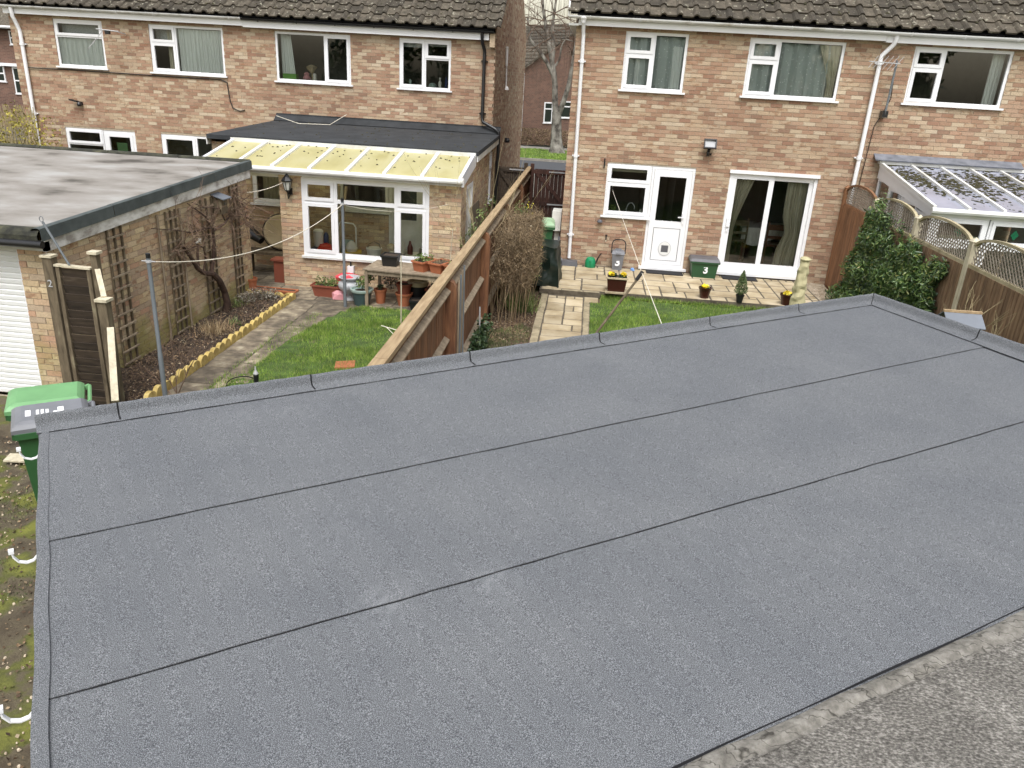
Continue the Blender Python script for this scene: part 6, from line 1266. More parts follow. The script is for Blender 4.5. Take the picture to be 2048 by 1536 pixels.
for x, lb in ((-2.9, 'square black pot under the table, by the cane'), (-2.6, 'square black pot under the table, nearest the fence')): trough(x, 13.35, -.43, .115, .115, .18, .1, 'black_pot', lb)
trough(-2.5, 13.66, -.40, .27, .14, .30, -.1, 'terracotta_dark', 'big brown planter under the right end of the table', 'leaf_dark', n=120)
stuff(leaves('foliage', clump([(-3.45, 13.75, -.05), (-3.55, 13.85, .05)], 380, (.16, .1, .18)), .05, 'heather', thing('pale_plant', 'pale bushy plant between table legs under the table', 'plant', (-3.5, 13.8, -.43))))
# ---- table
tb = thing('garden_table', 'weathered slatted wooden table with flower pots on it below the porch window', 'table', (-3.0, 13.5, -.43)); TA = -.08; cT, sT = math.cos(TA), math.sin(TA); tp = lambda u, v, z: (-3.0+u*cT-v*sT, 13.52+u*sT+v*cT, z)
for k in range(7):
    b = MB(); v = -.40+k*.115; b.obox(tp(-.82, v, .255), Vector(tp(.82, v, .255))-Vector(tp(-.82, v, .255)), Vector(tp(-.82, v+.108, .255))-Vector(tp(-.82, v, .255)), (0, 0, .022)); b.build('slat', 'wood_grey', tb)
for v in (-.36, .34):
    b = MB(); b.bar(tp(-.76, v, .215), tp(.76, v, .215), .03, .07); b.build('apron', 'wood_grey', tb)
    for u in (-.76, .76): b = MB(); b.bar(tp(u, v, -.43), tp(u, v, .25), .055, .055, upv=(0, 1, 0)); b.build('leg', 'wood_grey', tb)
TZ = .278
x, y, _ = tp(-.45, .08, 0); trough(x, y, TZ, .155, .15, .20, .0, 'black_pot', 'square black pot on the left half of the table', cat='flower pot')
x, y, _ = tp(.22, -.05, 0); trough(x, y, TZ, .13, .21, .19, -.45, 'terracotta', 'terracotta trough with leafy greens on the table', 'leaf_fresh', n=130, ph=.09)
x, y, _ = tp(.53, -.06, 0); trough(x, y, TZ, .13, .21, .19, -.40, 'terracotta', 'terracotta trough of dry stubble on the table', 'straw', n=90, ph=.07)
x, y, _ = tp(.82, -.10, 0); trough(x, y, TZ, .14, .21, .19, -.38, 'terracotta', 'terracotta trough nearest the fence on the table', 'leaf_fresh', n=50, ph=.05)
b = MB(); b.tube([(-2.32, 13.45, TZ+.1), (-2.28, 13.45, 1.05)], .008, 5); tag(b.build('plant_cane', 'wood_cream', loc=(-2.3, 13.45, TZ+.1)), 'thin pale cane stuck in the trough nearest the fence', 'cane')
pot(-6.1, 13.55, -.43, .12, .28, 'terracotta', 'terracotta pot at the house-side corner of the garage'); trough(-5.62, 13.52, -.43, .42, .08, .12, -.05, 'terracotta', 'long low terracotta trough behind the log edging')
sl_ = MB(); sl_.obox((-3.36, 10.02, -.425), (.26, .1, 0), (-.06, .26, 0), (0, 0, .03)); tag(sl_.build('stepping_stone', 'terracotta', loc=(-3.25, 10.2, -.42)), 'single buff paving stone set in the left lawn', 'stone'); sl_.rv = None
ls = thing('solar_light', 'small silver and black garden light on the lawn edge by the roof', 'garden light', (-4.12, 9.1, -.43)); b = MB(); b.lathe((-4.12, 9.1, -.33), [(.03, 0), (.035, .10), (.03, .11)], 10); b.build('lamp', 'black_plastic', ls); b = MB(); b.lathe((-4.12, 9.1, -.22), [(.03, 0), (.035, .01), (.012, .06), (.008, .11)], 10); b.build('cap', 'alu', ls); b = MB(); b.tube([(-4.12, 9.1, -.43), (-4.12, 9.1, -.33)], .01, 5); b.build('spike', 'black_plastic', ls)
b = MB()
for cx, r, h in ((-4.3, .22, .17), (-3.75, .26, .10)): b.tube([(cx+r*math.cos(a_), 9.08+.05*math.sin(a_*2), -.43+max(0, h*math.sin(a_))) for a_ in np.linspace(0, 3.14, 16)], .008, 5)
tag(b.build('garden_hose', 'black_plastic', loc=(-4.3, 9.08, -.43)), 'loops of thin black hose on the lawn beside the garden light', 'hose')
pn = thing('timber_screen', 'spare wooden fence panel leaning in the narrow passage by the porch', 'panel', (-2.0, 15.8, -.3))
for k in range(7): b = MB(); b.obox((-2.05-.012*0, 15.0+k*.17, -.43), (.015, 0, 0), (0, .16, 0), (-.17, 0, 1.62)); b.build('board', 'wood_post', pn)
jar('compost_bin', -1.95, 17.5, -.30, [(.36, 0), (.33, .5), (.26, .72), (.27, .75), (.14, .84)], 'pot_green', 'dark green compost bin in the passage behind the fence', 'compost bin', 18)
cs = thing('fence_climber', 'thin straggly climber poking over the garden fence by the porch', 'climber', (-1.75, 13.2, -.43)); b = MB()
for (y, z) in ((13.3, 1.2), (12.6, 1.2), (14.2, 1.3), (13.8, 1.25), (11.9, 1.2)): branchy(b, (-1.75, y, -.43), (random.uniform(-.1, .1), random.uniform(-.1, .15), 1), z*1.15, .007, 2, .5, 0, 3)
b.build('stem', 'twig_pale', cs); stuff(leaves('foliage', clump([(-1.72, 12.3, 1.25, 2), (-1.7, 13.0, 1.4, 2), (-1.78, 11.8, 1.2, 1), (-1.72, 14.0, 1.5, 1)], 260, (.12, .3, .16)), .055, 'leaf_fresh', cs, aspect=.35))
# ================================================================ right garden things
def wheelie(x, y, z, ang, body, lid, label, sz=1.0, H=.92):
    t = thing('wheelie_bin', label, 'wheelie bin', (x, y, z)); b = MB(); b.taper((x, y, z+.04), (.20*sz, .23*sz), (.27*sz, .32*sz), H, ang); b.build('body', body, t); b = MB(); b.rim((x, y, z+.04+H-.05), .285*sz, .335*sz, .04, .05, ang); b.build('rim', body, t)
    F = Matrix.Translation((x, y, z+.04+H)) @ Matrix.Rotation(ang, 4, 'Z'); b = MB(); P = []
    for (hx, y0, y1, h) in ((.295*sz, -.36*sz, .36*sz, 0), (.295*sz, -.36*sz, .36*sz, .035), (.26*sz, -.32*sz, .33*sz, .065), (.22*sz, -.26*sz, .30*sz, .085)):
        for (sx, yy) in ((-1, y0), (1, y0), (1, y1), (-1, y1)): b.v.append(tuple(F @ Vector((sx*hx, yy, h))))
    for j in range(3):
        for k in range(4): b.f.append((j*4+k, j*4+(k+1) % 4, (j+1)*4+(k+1) % 4, (j+1)*4+k)); b.r.append(0)
    b.f += [(12, 13, 14, 15), (3, 2, 1, 0)]; b.r += [0, 0]; lo = b.build('lid', lid, t); b = MB(); b.tube([F @ Vector((-.24*sz, .41*sz, .02)), F @ Vector((.24*sz, .41*sz, .02))], .018, 7)
    for s in (-.24, .24): b.bar(F @ Vector((s*sz, .33*sz, .0)), F @ Vector((s*sz, .41*sz, .02)), .03, .04)
    b.build('handle', lid, t)
    for s in (-1, 1): w = MB(); c = F @ Vector((s*.25*sz, .26*sz, -H+.06)); d = (F @ Vector((1, 0, 0)))-(F @ Vector((0, 0, 0))); w.tube([c-d*.025, c+d*.025], .10, 14); w.build('wheel', 'rubber', t)
    return t, F, H
wheelie(-.83, 15.15, 0, 0.05, 'bin_green', 'bin_lid_pale', 'green wheelie bin with a pale lid behind the clipped hedge', .92)
tp_ = thing('covered_barbecue', 'dark green tarpaulin cover over something boxy beside the house corner', 'cover', (-.72, 14.6, 0)); b = MB(); n = 20; m = 14
for j in range(m+1):
    t = j/m; zz = .74*t
    for k in range(n*2):
        g = 2*math.pi*k/(n*2); c_, s_ = math.cos(g), math.sin(g); q = 1/max(abs(c_), abs(s_)); q = q**.8; hx, hy = .36-.06*t, .58-.06*t
        f = 1+.05*math.sin(g*7+t*3)*(1-t*.5)+.04*math.sin(g*13-t*5)+.03*math.sin(g*5+t*11)+random.uniform(-.012, .012); sx = -.05*t
        b.v.append((-.72+hx*q*c_*f+.0*sx, 14.62+hy*q*s_*f, zz*(1-.16*max(0, s_)*t)+.03*math.sin(g*3+1)*t))
N2 = n*2
for j in range(m):
    for k in range(N2): b.f.append((j*N2+k, j*N2+(k+1) % N2, (j+1)*N2+(k+1) % N2, (j+1)*N2+k)); b.r.append(0)
kk = len(b.v); b.v.append((-.75, 14.62, .77)); b.f += [(m*N2+k, m*N2+(k+1) % N2, kk) for k in range(N2)]; b.r += [0]*N2; b.build('tarpaulin', 'tarp', tp_, smooth=True)
b = MB(); b.obox((-.66, 16.4, .0), (.17, 0, 0), (0, .45, 0), (0, 0, .06)); b.obox((-.67, 16.38, .62), (.19, 0, 0), (0, .5, 0), (0, 0, .40)); b.box(-.6, -.5, 16.5, 16.7, .05, .62); tag(b.build('wall_unit', 'white_plastic', loc=(-.55, 16.6, 0)), 'white boxy unit just round the corner of the house by the gate', 'unit')
dg = thing('drain_cover', 'dark grey drain cover box at the foot of the left white downpipe', 'drain cover', (-.22, 16.0, 0)); b = MB(); b.taper((-.22, 15.98, .0), (.17, .11), (.155, .09), .10); b.build('cover', 'mid_grey', dg); b = MB(); b.tube([(-.38, 16.02, .06), (-.47, 16.25, .12), (-.48, 16.4, .5)], .035, 7); b.build('pipe', 'grey_plastic', dg)
wc = thing('watering_can', 'green plastic watering can with a black spout by the kitchen wall', 'watering can', (.21, 15.96, 0)); b = MB(); b.lathe((.21, 15.96, 0), [(.11, 0), (.115, .02), (.105, .14), (.08, .19), (.03, .21)], 16, .15); b.build('body', 'can_green', wc, smooth=True); b = MB(); b.tube([(.30, 15.97, .05), (.34, 15.98, .12), (.36, 15.98, .19), (.42, 15.98, .30)], [.018, .016, .014, .012], 7); b.build('spout', 'black_plastic', wc); b = MB(); b.tube([(.21, 15.9, .19), (.21, 15.84, .15), (.21, 15.85, .05)], .014, 6); b.build('handle', 'can_green', wc)
fc = thing('food_caddy', 'small grey food waste caddy with a raised handle marked 3', 'caddy', (.765, 15.93, 0)); b = MB(); b.taper((.765, 15.93, 0), (.095, .085), (.125, .115), .33); b.build('body', 'grey_plastic', fc); b = MB(); b.taper((.765, 15.93, .33), (.135, .125), (.12, .10), .06); b.box(.70, .83, 15.95, 16.0, .385, .42); b.box(.72, .81, 15.79, 15.815, .33, .36); b.build('lid', 'grey_plastic', fc)
b = MB(); b.tube([(.625, 15.93, .33), (.625, 15.97, .52), (.65, 15.98, .58), (.70, 15.985, .605), (.83, 15.985, .605), (.88, 15.98, .58), (.905, 15.97, .52), (.905, 15.93, .33)], .011, 7); b.build('handle', 'black_plastic', fc)
text('number', '3', .22, frame((.765, 15.826, .165), (1, 0, 0), (0, .09, 1)), 'print_white', fc, .035)
gb = thing('recycling_box', 'green recycling box with a dark lid marked 3, between the two doors', 'recycling box', (2.52, 15.9, 0)); b = MB(); b.taper((2.52, 15.9, 0), (.235, .17), (.27, .20), .33); b.build('body', 'box_green', gb); b = MB(); b.rim((2.52, 15.9, .30), .28, .21, .03, .035); b.build('rim', 'box_green', gb); b = MB(); b.taper((2.52, 15.9, .335), (.30, .23), (.27, .20), .055); b.build('lid', 'mid_grey', gb)
text('number', '3', .20, frame((2.545, 15.706, .165), (1, 0, 0), (0, .09, 1)), 'print_white', gb, .035)
for x0, x1, lb in ((1.37, 2.12, 'black door mat below the kitchen door'), (2.92, 3.62, 'black door mat below the sliding patio doors')):
    b = MB(); b.obox((x0, 15.74, .004), (x1-x0, 0, 0), (0, .28, 0), (0, 0, .014)); tag(b.build('door_mat', 'mat_black', loc=((x0+x1)/2, 15.9, 0)), lb, 'door mat')
b = MB(); b.lathe((1.09, 15.93, .002), [(.06, 0), (.05, .03), (.02, .05)], 7, 0, .35); tag(b.build('blue_cloth', 'blue_cloth', loc=(1.09, 15.93, 0)), 'scrap of pale blue cloth on the paving by the kitchen door step', 'cloth')
t = trough(.70, 14.05, .03, .19, .15, .27, 0, 'brown_gloss', 'glossy brown square planter with yellow primroses on the patio edge', cat='planter', rimmat='canvas')
stuff(leaves('foliage', clump([(.62, 14.05, .31), (.80, 14.05, .31)], 170, (.07, .08, .03)), .07, 'leaf_dark', t)); stuff(leaves('flower', clump([(.60, 14.02, .345), (.81, 14.02, .345)], 120, (.045, .06, .025)), .055, 'petal_yellow', t, aspect=.9))
sb = MB(); sb.box(.50, .90, 13.88, 14.2, .0, .03); tag(sb.build('pot_stand', 'sandstone', loc=(.7, 14.05, 0)), 'flat stone under the brown planter of primroses', 'stone')
t = pot(2.33, 14.12, 0, .115, .20, 'brown_gloss', 'round brown pot of yellow primroses, middle of the patio edge'); stuff(leaves('flower', clump([(2.33, 14.12, .215)], 80, (.07, .07, .025)), .055, 'petal_yellow', t, aspect=.9)); stuff(leaves('foliage', clump([(2.33, 14.12, .19)], 60, (.09, .09, .03)), .06, 'leaf_dark', t))
t = pot(3.80, 14.08, 0, .12, .20, 'brown_gloss', 'brown pot of yellow primroses beside the covered parasol'); stuff(leaves('flower', clump([(3.80, 14.08, .215)], 80, (.07, .07, .025)), .055, 'petal_yellow', t, aspect=.9)); stuff(leaves('foliage', clump([(3.80, 14.08, .19)], 60, (.09, .09, .03)), .06, 'leaf_dark', t))
t = pot(2.95, 14.0, 0, .075, .14, 'black_pot', 'small conical dwarf conifer in a black pot on the patio edge', cat='potted conifer', name='potted_conifer')
P_ = []
for i in range(1500): h = random.random(); r = .125*(1-h)**.75*(1.15 if h > .12 else h/.12); a_ = random.uniform(0, 6.28); k = random.random()**.4; P_.append((2.95+r*k*math.cos(a_), 14.0+r*k*math.sin(a_), .14+.44*h))
stuff(leaves('foliage', P_, .045, 'conifer', t, up_bias=.2, aspect=.22, droop=-1.2))
pr = thing('parasol', 'closed garden parasol in a crumpled beige cover', 'parasol', (2.98, 10.5, -.1)); b = MB(); n = 26; m = 34
for j in range(m+1):
    t = j/m; r = .15-.092*t**.9
    for k in range(n):
        g = 2*math.pi*k/n; f = 1+.09*math.sin(j*1.3+2.3*math.sin(g))+.08*math.sin(j*2.1-g*2)+.06*math.sin(g*5+j*.5)+random.uniform(-.04, .04)
        b.v.append((2.98+r*f*math.cos(g), 10.5+r*f*math.sin(g), .05+1.50*t+.01*math.sin(g*3+j)))
for j in range(m):
    for k in range(n): b.f.append((j*n+k, j*n+(k+1) % n, (j+1)*n+(k+1) % n, (j+1)*n+k)); b.r.append(0)
b.build('cover', 'cover_beige', pr); b = MB(); b.lathe((2.98, 10.5, 1.53), [(.058, 0), (.075, .025), (.05, .05), (.03, .035)], 12, 0, .12); b.build('gathered_top', 'cover_beige', pr); b = MB(); b.tube([(2.98, 10.5, -.1), (2.98, 10.5, .1)], .022, 8); b.lathe((2.98, 10.5, -.1), [(.24, 0), (.24, .05), (.05, .08)], 16); b.build('stand', 'mid_grey', pr)
# hedge: dry brown clipped shrub, greener at the far side
hd = thing('hedge', 'dry brown twiggy clipped shrub with a leafy green far side against the fence', 'hedge', (-1.0, 12.9, -.1)); V = []; F_ = []; rn = []
n = 12500; y = RNG.uniform(11.6, 14.25, n); u = RNG.random(n); z0_ = .34+.25*np.abs(np.sin(y*3.1)); X = -1.42+RNG.random(n)**.6*(.74-.14*((y-13)/1.3)**2); Z = z0_+u*(1.42+.08*np.sin(y*4)-z0_)
d = RNG.normal(size=(n, 3))*np.array([.6, .6, 1.0]); d /= np.linalg.norm(d, axis=1, keepdims=True); L = RNG.uniform(.06, .2, (n, 1)); P0 = np.stack([X, y, Z], 1); s = np.cross(d, RNG.normal(size=(n, 3))); s /= np.linalg.norm(s, axis=1, keepdims=True)
VV = np.stack([P0-s*.004, P0+s*.004, P0+d*L], 1).reshape(-1, 3); stuff(np_mesh('dry_twigs', VV, np.arange(n*3).reshape(-1, 3), 'twig_dry', hd, RNG.random(n)))
stuff(leaves('dead_leaves', np.stack([X, y, Z], 1)[:8000]+RNG.normal(size=(8000, 3))*.02, .03, 'dead_leaf', hd)); b = MB()
for i in range(80):
    y = random.uniform(11.7, 14.1); x = random.uniform(-1.40, -.80); b.tube([(x, y, -.12), (x+random.uniform(-.05, .1), y+random.uniform(-.1, .1), .35), (x+random.uniform(-.1, .15), y+random.uniform(-.2, .2), .95)], [.006, .004, .002], 4)
b.build('stem', 'twig_dry', hd); stuff(leaves('foliage', clump([(-.86, 13.6, .75), (-.88, 13.9, .9), (-.82, 13.8, .4), (-1.05, 14.15, 1.15), (-1.2, 14.2, 1.25), (-.84, 13.3, .5)], 2100, (.13, .3, .28)), .035, 'leaf_fresh', hd)); stuff(leaves('yellow_leaves', clump([(-.80, 13.7, .7), (-.82, 13.9, .9), (-1.0, 14.1, 1.3)], 180, (.12, .3, .3)), .03, 'petal_yellow', hd))
tuft(-.98, 12.75, -.12, .28, 300, .12, 'leaf_fresh', 'feathery green plant in the bark bed by the hedge', 'plant', 'green_plant')
iv = thing('ivy_plant', 'glossy dark ivy-leaved plant at the foot of the fence near the roof edge', 'plant', (-1.33, 10.4, -.1)); stuff(leaves('foliage', clump([(-1.33, 10.5, .05, 2), (-1.33, 10.2, .1, 2), (-1.3, 10.7, .2, 1), (-1.33, 9.9, .0, 1)], 900, (.12, .25, .2)), .055, 'leaf_dark', iv, aspect=.7)); b = MB(); b.tube([(-1.36, 10.6, -.1), (-1.38, 10.62, .5)], .012, 5); b.build('stem', 'alu', iv)
# table and chairs in the dining room, seen through the patio doors
dt = thing('dining_table', 'dining table under a white cloth behind the patio doors', 'table', (3.95, 17.7, .1)); b = MB(); b.box(3.45, 4.5, 17.3, 18.2, .80, .83)
for k in range(28):
    a0, a1 = k/28, (k+1)/28; b.quad((3.45+1.05*a0, 17.29-.015*math.sin(k*1.9), .80-.26-.10*math.sin(a0*6)), (3.45+1.05*a1, 17.29-.015*math.sin((k+1)*1.9), .80-.26-.10*math.sin(a1*6)), (3.45+1.05*a1, 17.3, .82), (3.45+1.05*a0, 17.3, .82))
b.build('tablecloth', 'cloth_white', dt); b = MB()
for x in (3.52, 4.42):
    for y in (17.36, 18.1): b.box(x-.03, x+.03, y-.03, y+.03, .1, .8)
b.build('leg', 'wood_chair', dt)
def chair(x, y, lb, mat):
    c = thing('dining_chair', lb, 'chair', (x, y, .1)); b = MB(); b.box(x-.2, x+.2, y-.2, y+.2, .53, .57); b.build('seat', mat, c)
    for sx in (-.18, .18): b = MB(); b.bar((x+sx, y-.18, .1), (x+sx, y-.22, 1.05), .035, .035, upv=(0, 1, 0)); b.build('leg', mat, c); b = MB(); b.bar((x+sx, y+.18, .1), (x+sx, y+.18, .55), .035, .035, upv=(0, 1, 0)); b.build('leg', mat, c)
    b = MB(); b.box(x-.18, x+.18, y-.225, y-.205, .88, 1.0); b.box(x-.18, x+.18, y-.225, y-.205, .70, .76); b.build('backrest', mat, c)
chair(4.08, 17.05, 'dark wooden dining chair in front of the white tablecloth', 'wood_chair'); chair(3.35, 17.35, 'yellowish wooden dining chair beyond the left patio pane', 'wood_post')
# things on window sills
b = MB(); b.box(-7.55, -7.22, 19.42, 19.6, 3.24, 3.38); tag(b.build('green_box', 'green_box', loc=(-7.4, 19.5, 3.24)), 'bright green box on the upper window sill by its curtain', 'box'); jar('white_candle', -6.78, 19.5, 3.24, [(.045, 0), (.045, .17), (.01, .18)], 'white_plastic', 'white candle on the sill of the cluttered upper window', 'candle'); jar('sill_ornament', -6.98, 19.5, 3.24, [(.05, 0), (.10, .05), (.06, .12), (.07, .16), (.02, .2)], 'pink_bag', 'pinkish ornament on the sill of the cluttered upper window', 'ornament'); b = MB(); b.lathe((-6.86, 19.55, 3.42), [(.03, 0), (.10, .08), (.13, .14), (.04, .19)], 9, 0, .3); b.bar((-6.86, 19.55, 3.24), (-6.86, 19.55, 3.45), .02, .02); tag(b.build('dried_flowers', 'canvas', loc=(-6.86, 19.55, 3.24)), 'bunch of dried flowers behind the cluttered upper window', 'flowers')
for x, mat, prof, nm, lb in ((-4.42, 'pot_rim', [(.035, 0), (.04, .12), (.015, .17)], 'shampoo_bottle', 'pale bottle at the left pane of the bathroom window'), (-3.88, 'pot_rim', [(.09, 0), (.10, .06), (.05, .11)], 'round_bowl', 'pale round object on the bathroom window sill'), (-3.70, 'white_plastic', [(.04, 0), (.045, .13), (.015, .17), (.03, .24)], 'spray_bottle', 'white spray bottle on the bathroom window sill'), (-3.55, 'blue_plastic', [(.035, 0), (.035, .18), (.01, .26)], 'blue_bottle', 'dark blue bottle on the bathroom window sill')): jar(nm, x, 19.47, 3.25, prof, mat, lb, 'bottle' if 'bottle' in nm else 'bowl', 10)
t = thing('kitchen_tap', 'chrome swan-neck kitchen tap behind the kitchen window', 'tap', (.86, 16.45, 1.05)); b = MB(); b.tube([(.86, 16.45, 1.05), (.86, 16.45, 1.2), (.90, 16.44, 1.29), (.97, 16.43, 1.30), (1.02, 16.42, 1.24), (1.02, 16.42, 1.18)], .011, 7); b.build('spout', 'silver', t); jar('sink_bottle', 1.15, 16.36, 1.05, [(.03, 0), (.035, .10), (.012, .15)], 'white_plastic', 'small clear bottle at the right of the kitchen window', 'bottle', 9); t = thing('sill_plant', 'small green plant at the left of the kitchen window', 'plant', (.55, 16.40, 1.05)); stuff(leaves('foliage', clump([(.55, 16.4, 1.18)], 120, (.09, .05, .07)), .05, 'leaf_fresh', t)); b = MB(); b.lathe((.55, 16.4, 1.05), [(.05, 0), (.06, .08)], 10); b.build('pot', 'black_pot', t)
# ================================================================ conservatory
cv = thing('conservatory', 'white conservatory with a mossy translucent roof beyond the lattice fence', 'conservatory', (7.2, 15.0, 0)); cx0, cx1, cy0, cy1, cze, czr = 5.62, 8.35, 13.28, 16.1, 2.00, 2.42
for i in range(5):
    w_ = (cx1-cx0)/5; b = MB(); x = cx0+i*w_; b.quad((x+.02, cy0+.0, cze), (x+w_-.02, cy0, cze), (x+w_-.02, cy1, czr), (x+.02, cy1, czr)); b.build('roof_sheet', 'poly_blue', cv)
for i in range(6):
    x = cx0+i*(cx1-cx0)/5; b = MB(); b.bar((x, cy0-.03, cze+.015), (x, cy1, czr+.02), .05, .045); b.build('glazing_bar', 'wood_cream' if False else 'upvc_old', cv)
b = MB(); b.box(cx0-.05, cx1+.05, cy1-.10, cy1+.02, czr, czr+.06); b.build('wall_bar', 'upvc_old', cv); b = MB(); b.obox((cx0-.15, cy1-.14, czr+.06), (cx1-cx0+.0, 0, 0), (0, .19, .10), (0, -.01, .02)); b.build('lead_flashing', 'lead', cv)
b = MB(); b.tube([(cx0-.05, cy0-.06, cze-.04), (cx1+.05, cy0-.06, cze-.04)], .048, 8); b.box(cx0-.02, cx1, cy0-.01, cy0+.03, cze-.13, cze-.02); b.build('gutter', 'upvc_old', cv)
b = MB(); b.quad((cx0, cy0, cze-.17), (cx0, cy1, czr-.27), (cx0, cy1, czr), (cx0, cy0, cze)); b.obox((cx0-.02, cy0-.02, cze-.045), (.05, 0, 0), (0, cy1-cy0, czr-cze), (0, 0, .05)); b.build('gable_panel', 'upvc', cv)
fC = wfr((0, cy0+.02), U_X); fCs = wfr((cx0+.01, cy1), (0, -1)); Lx = cx1-cx0
def leaded(parent, x, z, s): b = MB(); y = cy0+.028; b.quad((x-s*.75, y, z), (x, y, z-s), (x+s*.75, y, z), (x, y, z+s)); b.build('leaded_diamond', 'leaded_green', parent)
for i in range(3):
    u0 = cx0+.06+i*.88; w = window(cv, fC, (u0, u0+.86, 1.42, cze-.13), [(0, 1, 0, 1, 'o')], sill=False, room=0, set_in=0); leaded(w, u0+.43, 1.64, .085); window(cv, fC, (u0, u0+.86, .55, 1.42), [(0, 1, 0, 1, 'f')], sill=False, room=0, set_in=0)
for i in range(4): window(cv, fCs, (.05+i*.69, .74+i*.69, .55, czr-.23-(.40)*(i*.69+.2)/2.8), [(0, 1, 0, 1, 'f')], sill=False, room=0, set_in=0, bar=.06)
b = MB(); b.box(cx0, cx1, cy0, cy0+.1, -.1, .55); b.box(cx0, cx0+.1, cy0, cy1, -.1, .55); b.build('dwarf_wall', 'brick_house', cv); b = MB(); b.quad((cx1, cy0, -.1), (cx1, cy1, -.1), (cx1, cy1, czr), (cx1, cy0, cze)); b.build('side_panel', 'upvc', cv)
b = MB(); b.quad((cx0, cy0, .0), (cx1, cy0, .0), (cx1, cy1, .0), (cx0, cy1, .0)); b.build('room_floor', 'room_floor', cv)
b = MB()
for i in range(1700):
    lane = random.randrange(5); lx = random.random(); x = cx0+(lane+.08+.84*lx)*(cx1-cx0)/5; t = min(.98, max(.04, random.gauss(.62, .17)+.10*math.sin(lane*2+lx*4))); r = random.uniform(.010, .042); y = cy0+(cy1-cy0)*t; z = cze+(czr-cze)*t; b.lathe((x, y, z-.002), [(r, 0), (r*.8, r*.28), (r*.25, r*.4)], 6, 0, .35)
stuff(b.build('moss_clumps', 'moss', cv))
# ================================================================ beside the roof: bins, board
bx = -4.62, 5.92
t, F, H = wheelie(-4.76, 6.06, -.43, math.radians(-57), 'bin_green', 'bin_lid_green', 'green wheelie bin with a light green lid by the garage door', .86, 1.0)
t, F, H = wheelie(-4.37, 5.58, -.43, math.radians(-54), 'bin_green', 'grey_plastic', 'green wheelie bin with a grey printed lid against the new garage', .80, 1.07)
b = MB()
for (u, v, w_, h) in ((-.14, .02, .04, .13), (-.07, .03, .022, .12), (-.035, .03, .022, .12), (.0, .03, .022, .10), (.06, .06, .03, .04), (.10, .02, .045, .11)): P = [F @ Vector((v+dx, -.02+u+dy, .0868)) for dx, dy in ((-h/2, -w_/2), (h/2, -w_/2), (h/2, w_/2), (-h/2, w_/2))]; b.quad(*P)
b.build('printed_lines', 'print_white', t)
b = MB(); b.obox((-5.78, 6.58, -.40), (.24, .03, 0), (-.04, .16, 0), (0, 0, .018)); tag(b.build('board_offcut', 'wood_cream', loc=(-5.7, 6.65, -.41)), 'pale offcut of board lying on the mossy ground by the bins', 'board')
# ================================================================ shrubs and background
fo = thing('forsythia', 'yellow-leaved loose shrub behind the garage by the white downpipe', 'shrub', (-13.0, 16.6, -.43)); cen = [(-13.0+random.uniform(-1.3, 1.25), 16.6+random.uniform(-.7, .7), random.uniform(.2, 2.25)) for i in range(100)]; cen = [c for c in cen if c[2] < 2.3-.8*max(0, c[0]+12.8)]
stuff(leaves('foliage', clump(cen, 9000, (.34, .34, .30)), .065, 'leaf_yellow', fo)); b = MB()
for i in range(30): branchy(b, (-13.1+random.uniform(-.4, .4), 16.6+random.uniform(-.3, .3), -.4), (random.uniform(-.6, .6), random.uniform(-.4, .4), 1), random.uniform(1.1, 1.7), .012, 1, .5, .03, 3)
b.build('stem', 'twig_pale', fo)
rs = thing('reed_screen', 'upright pale reed screen behind the yellow shrub', 'screen', (-13.3, 17.6, -.43)); b = MB()
for i in range(60): x = -14.2+.022*i; b.tube([(x, 17.7, -.4), (x+random.uniform(-.02, .02), 17.7, 2.3+random.uniform(-.1, .1))], .010, 4)
b.build('reeds', 'twig_pale', rs)
# far house seen through the gap
fh = thing('house', 'reddish brick house across the street, seen through the gap', 'house', (-1, 54, -.2)); G0 = Vector((-4.35, 50.0, 0)); gd = Vector((.82, .57, 0)); gn = Vector((-.57, .82, 0)); ap = 4.3
def bricktex(name):
    m, n, l, b, out = nodes(name); t = n.new('ShaderNodeTexBrick'); t.inputs['Scale'].default_value = 1; t.inputs['Brick Width'].default_value = .225; t.inputs['Row Height'].default_value = .075; t.inputs['Mortar Size'].default_value = .006
    t.inputs['Color1'].default_value = (.18, .095, .068, 1); t.inputs['Color2'].default_value = (.10, .058, .045, 1); t.inputs['Mortar'].default_value = (.24, .18, .14, 1)
    g = n.new('ShaderNodeNewGeometry'); sp = n.new('ShaderNodeSeparateXYZ'); l.new(g.outputs['Position'], sp.inputs[0]); cm = n.new('ShaderNodeCombineXYZ'); l.new(mathn(n, l, 'ADD', sp.outputs[0], sp.outputs[1]), cm.inputs[0]); l.new(sp.outputs[2], cm.inputs[1]); l.new(cm.outputs[0], t.inputs['Vector'])
    l.new(mixc(n, l, .35, t.outputs['Color'], ramp_out(n, l)), b.inputs['Base Color']); b.inputs['Roughness'].default_value = .95; MATS[name] = m
def ramp_out(n, l):
    f = noise(n, l, pos_node(n, l), 1.5, 5); k = ramp(n, [(.3, (.08, .045, .034)), (.7, (.19, .11, .08))]); l.new(f, k.inputs[0]); return k.outputs[0]
bricktex('brick_distant')
b = MB(); g = lambda s, z, d=0: tuple(G0+gd*s+gn*d+Vector((0, 0, z)))
b.quad(g(0, -.3), g(8.6, -.3), g(8.6, 4.1), g(ap, 4.1+ap*.62), g(0, 4.1)); b.quad(g(0, -.3, 12), g(0, -.3), g(0, 4.1), g(0, 4.1, 12)); b.build('wall', 'brick_distant', fh)
Lr = math.hypot(ap+.35, (ap+.35)*.62); nr = 14
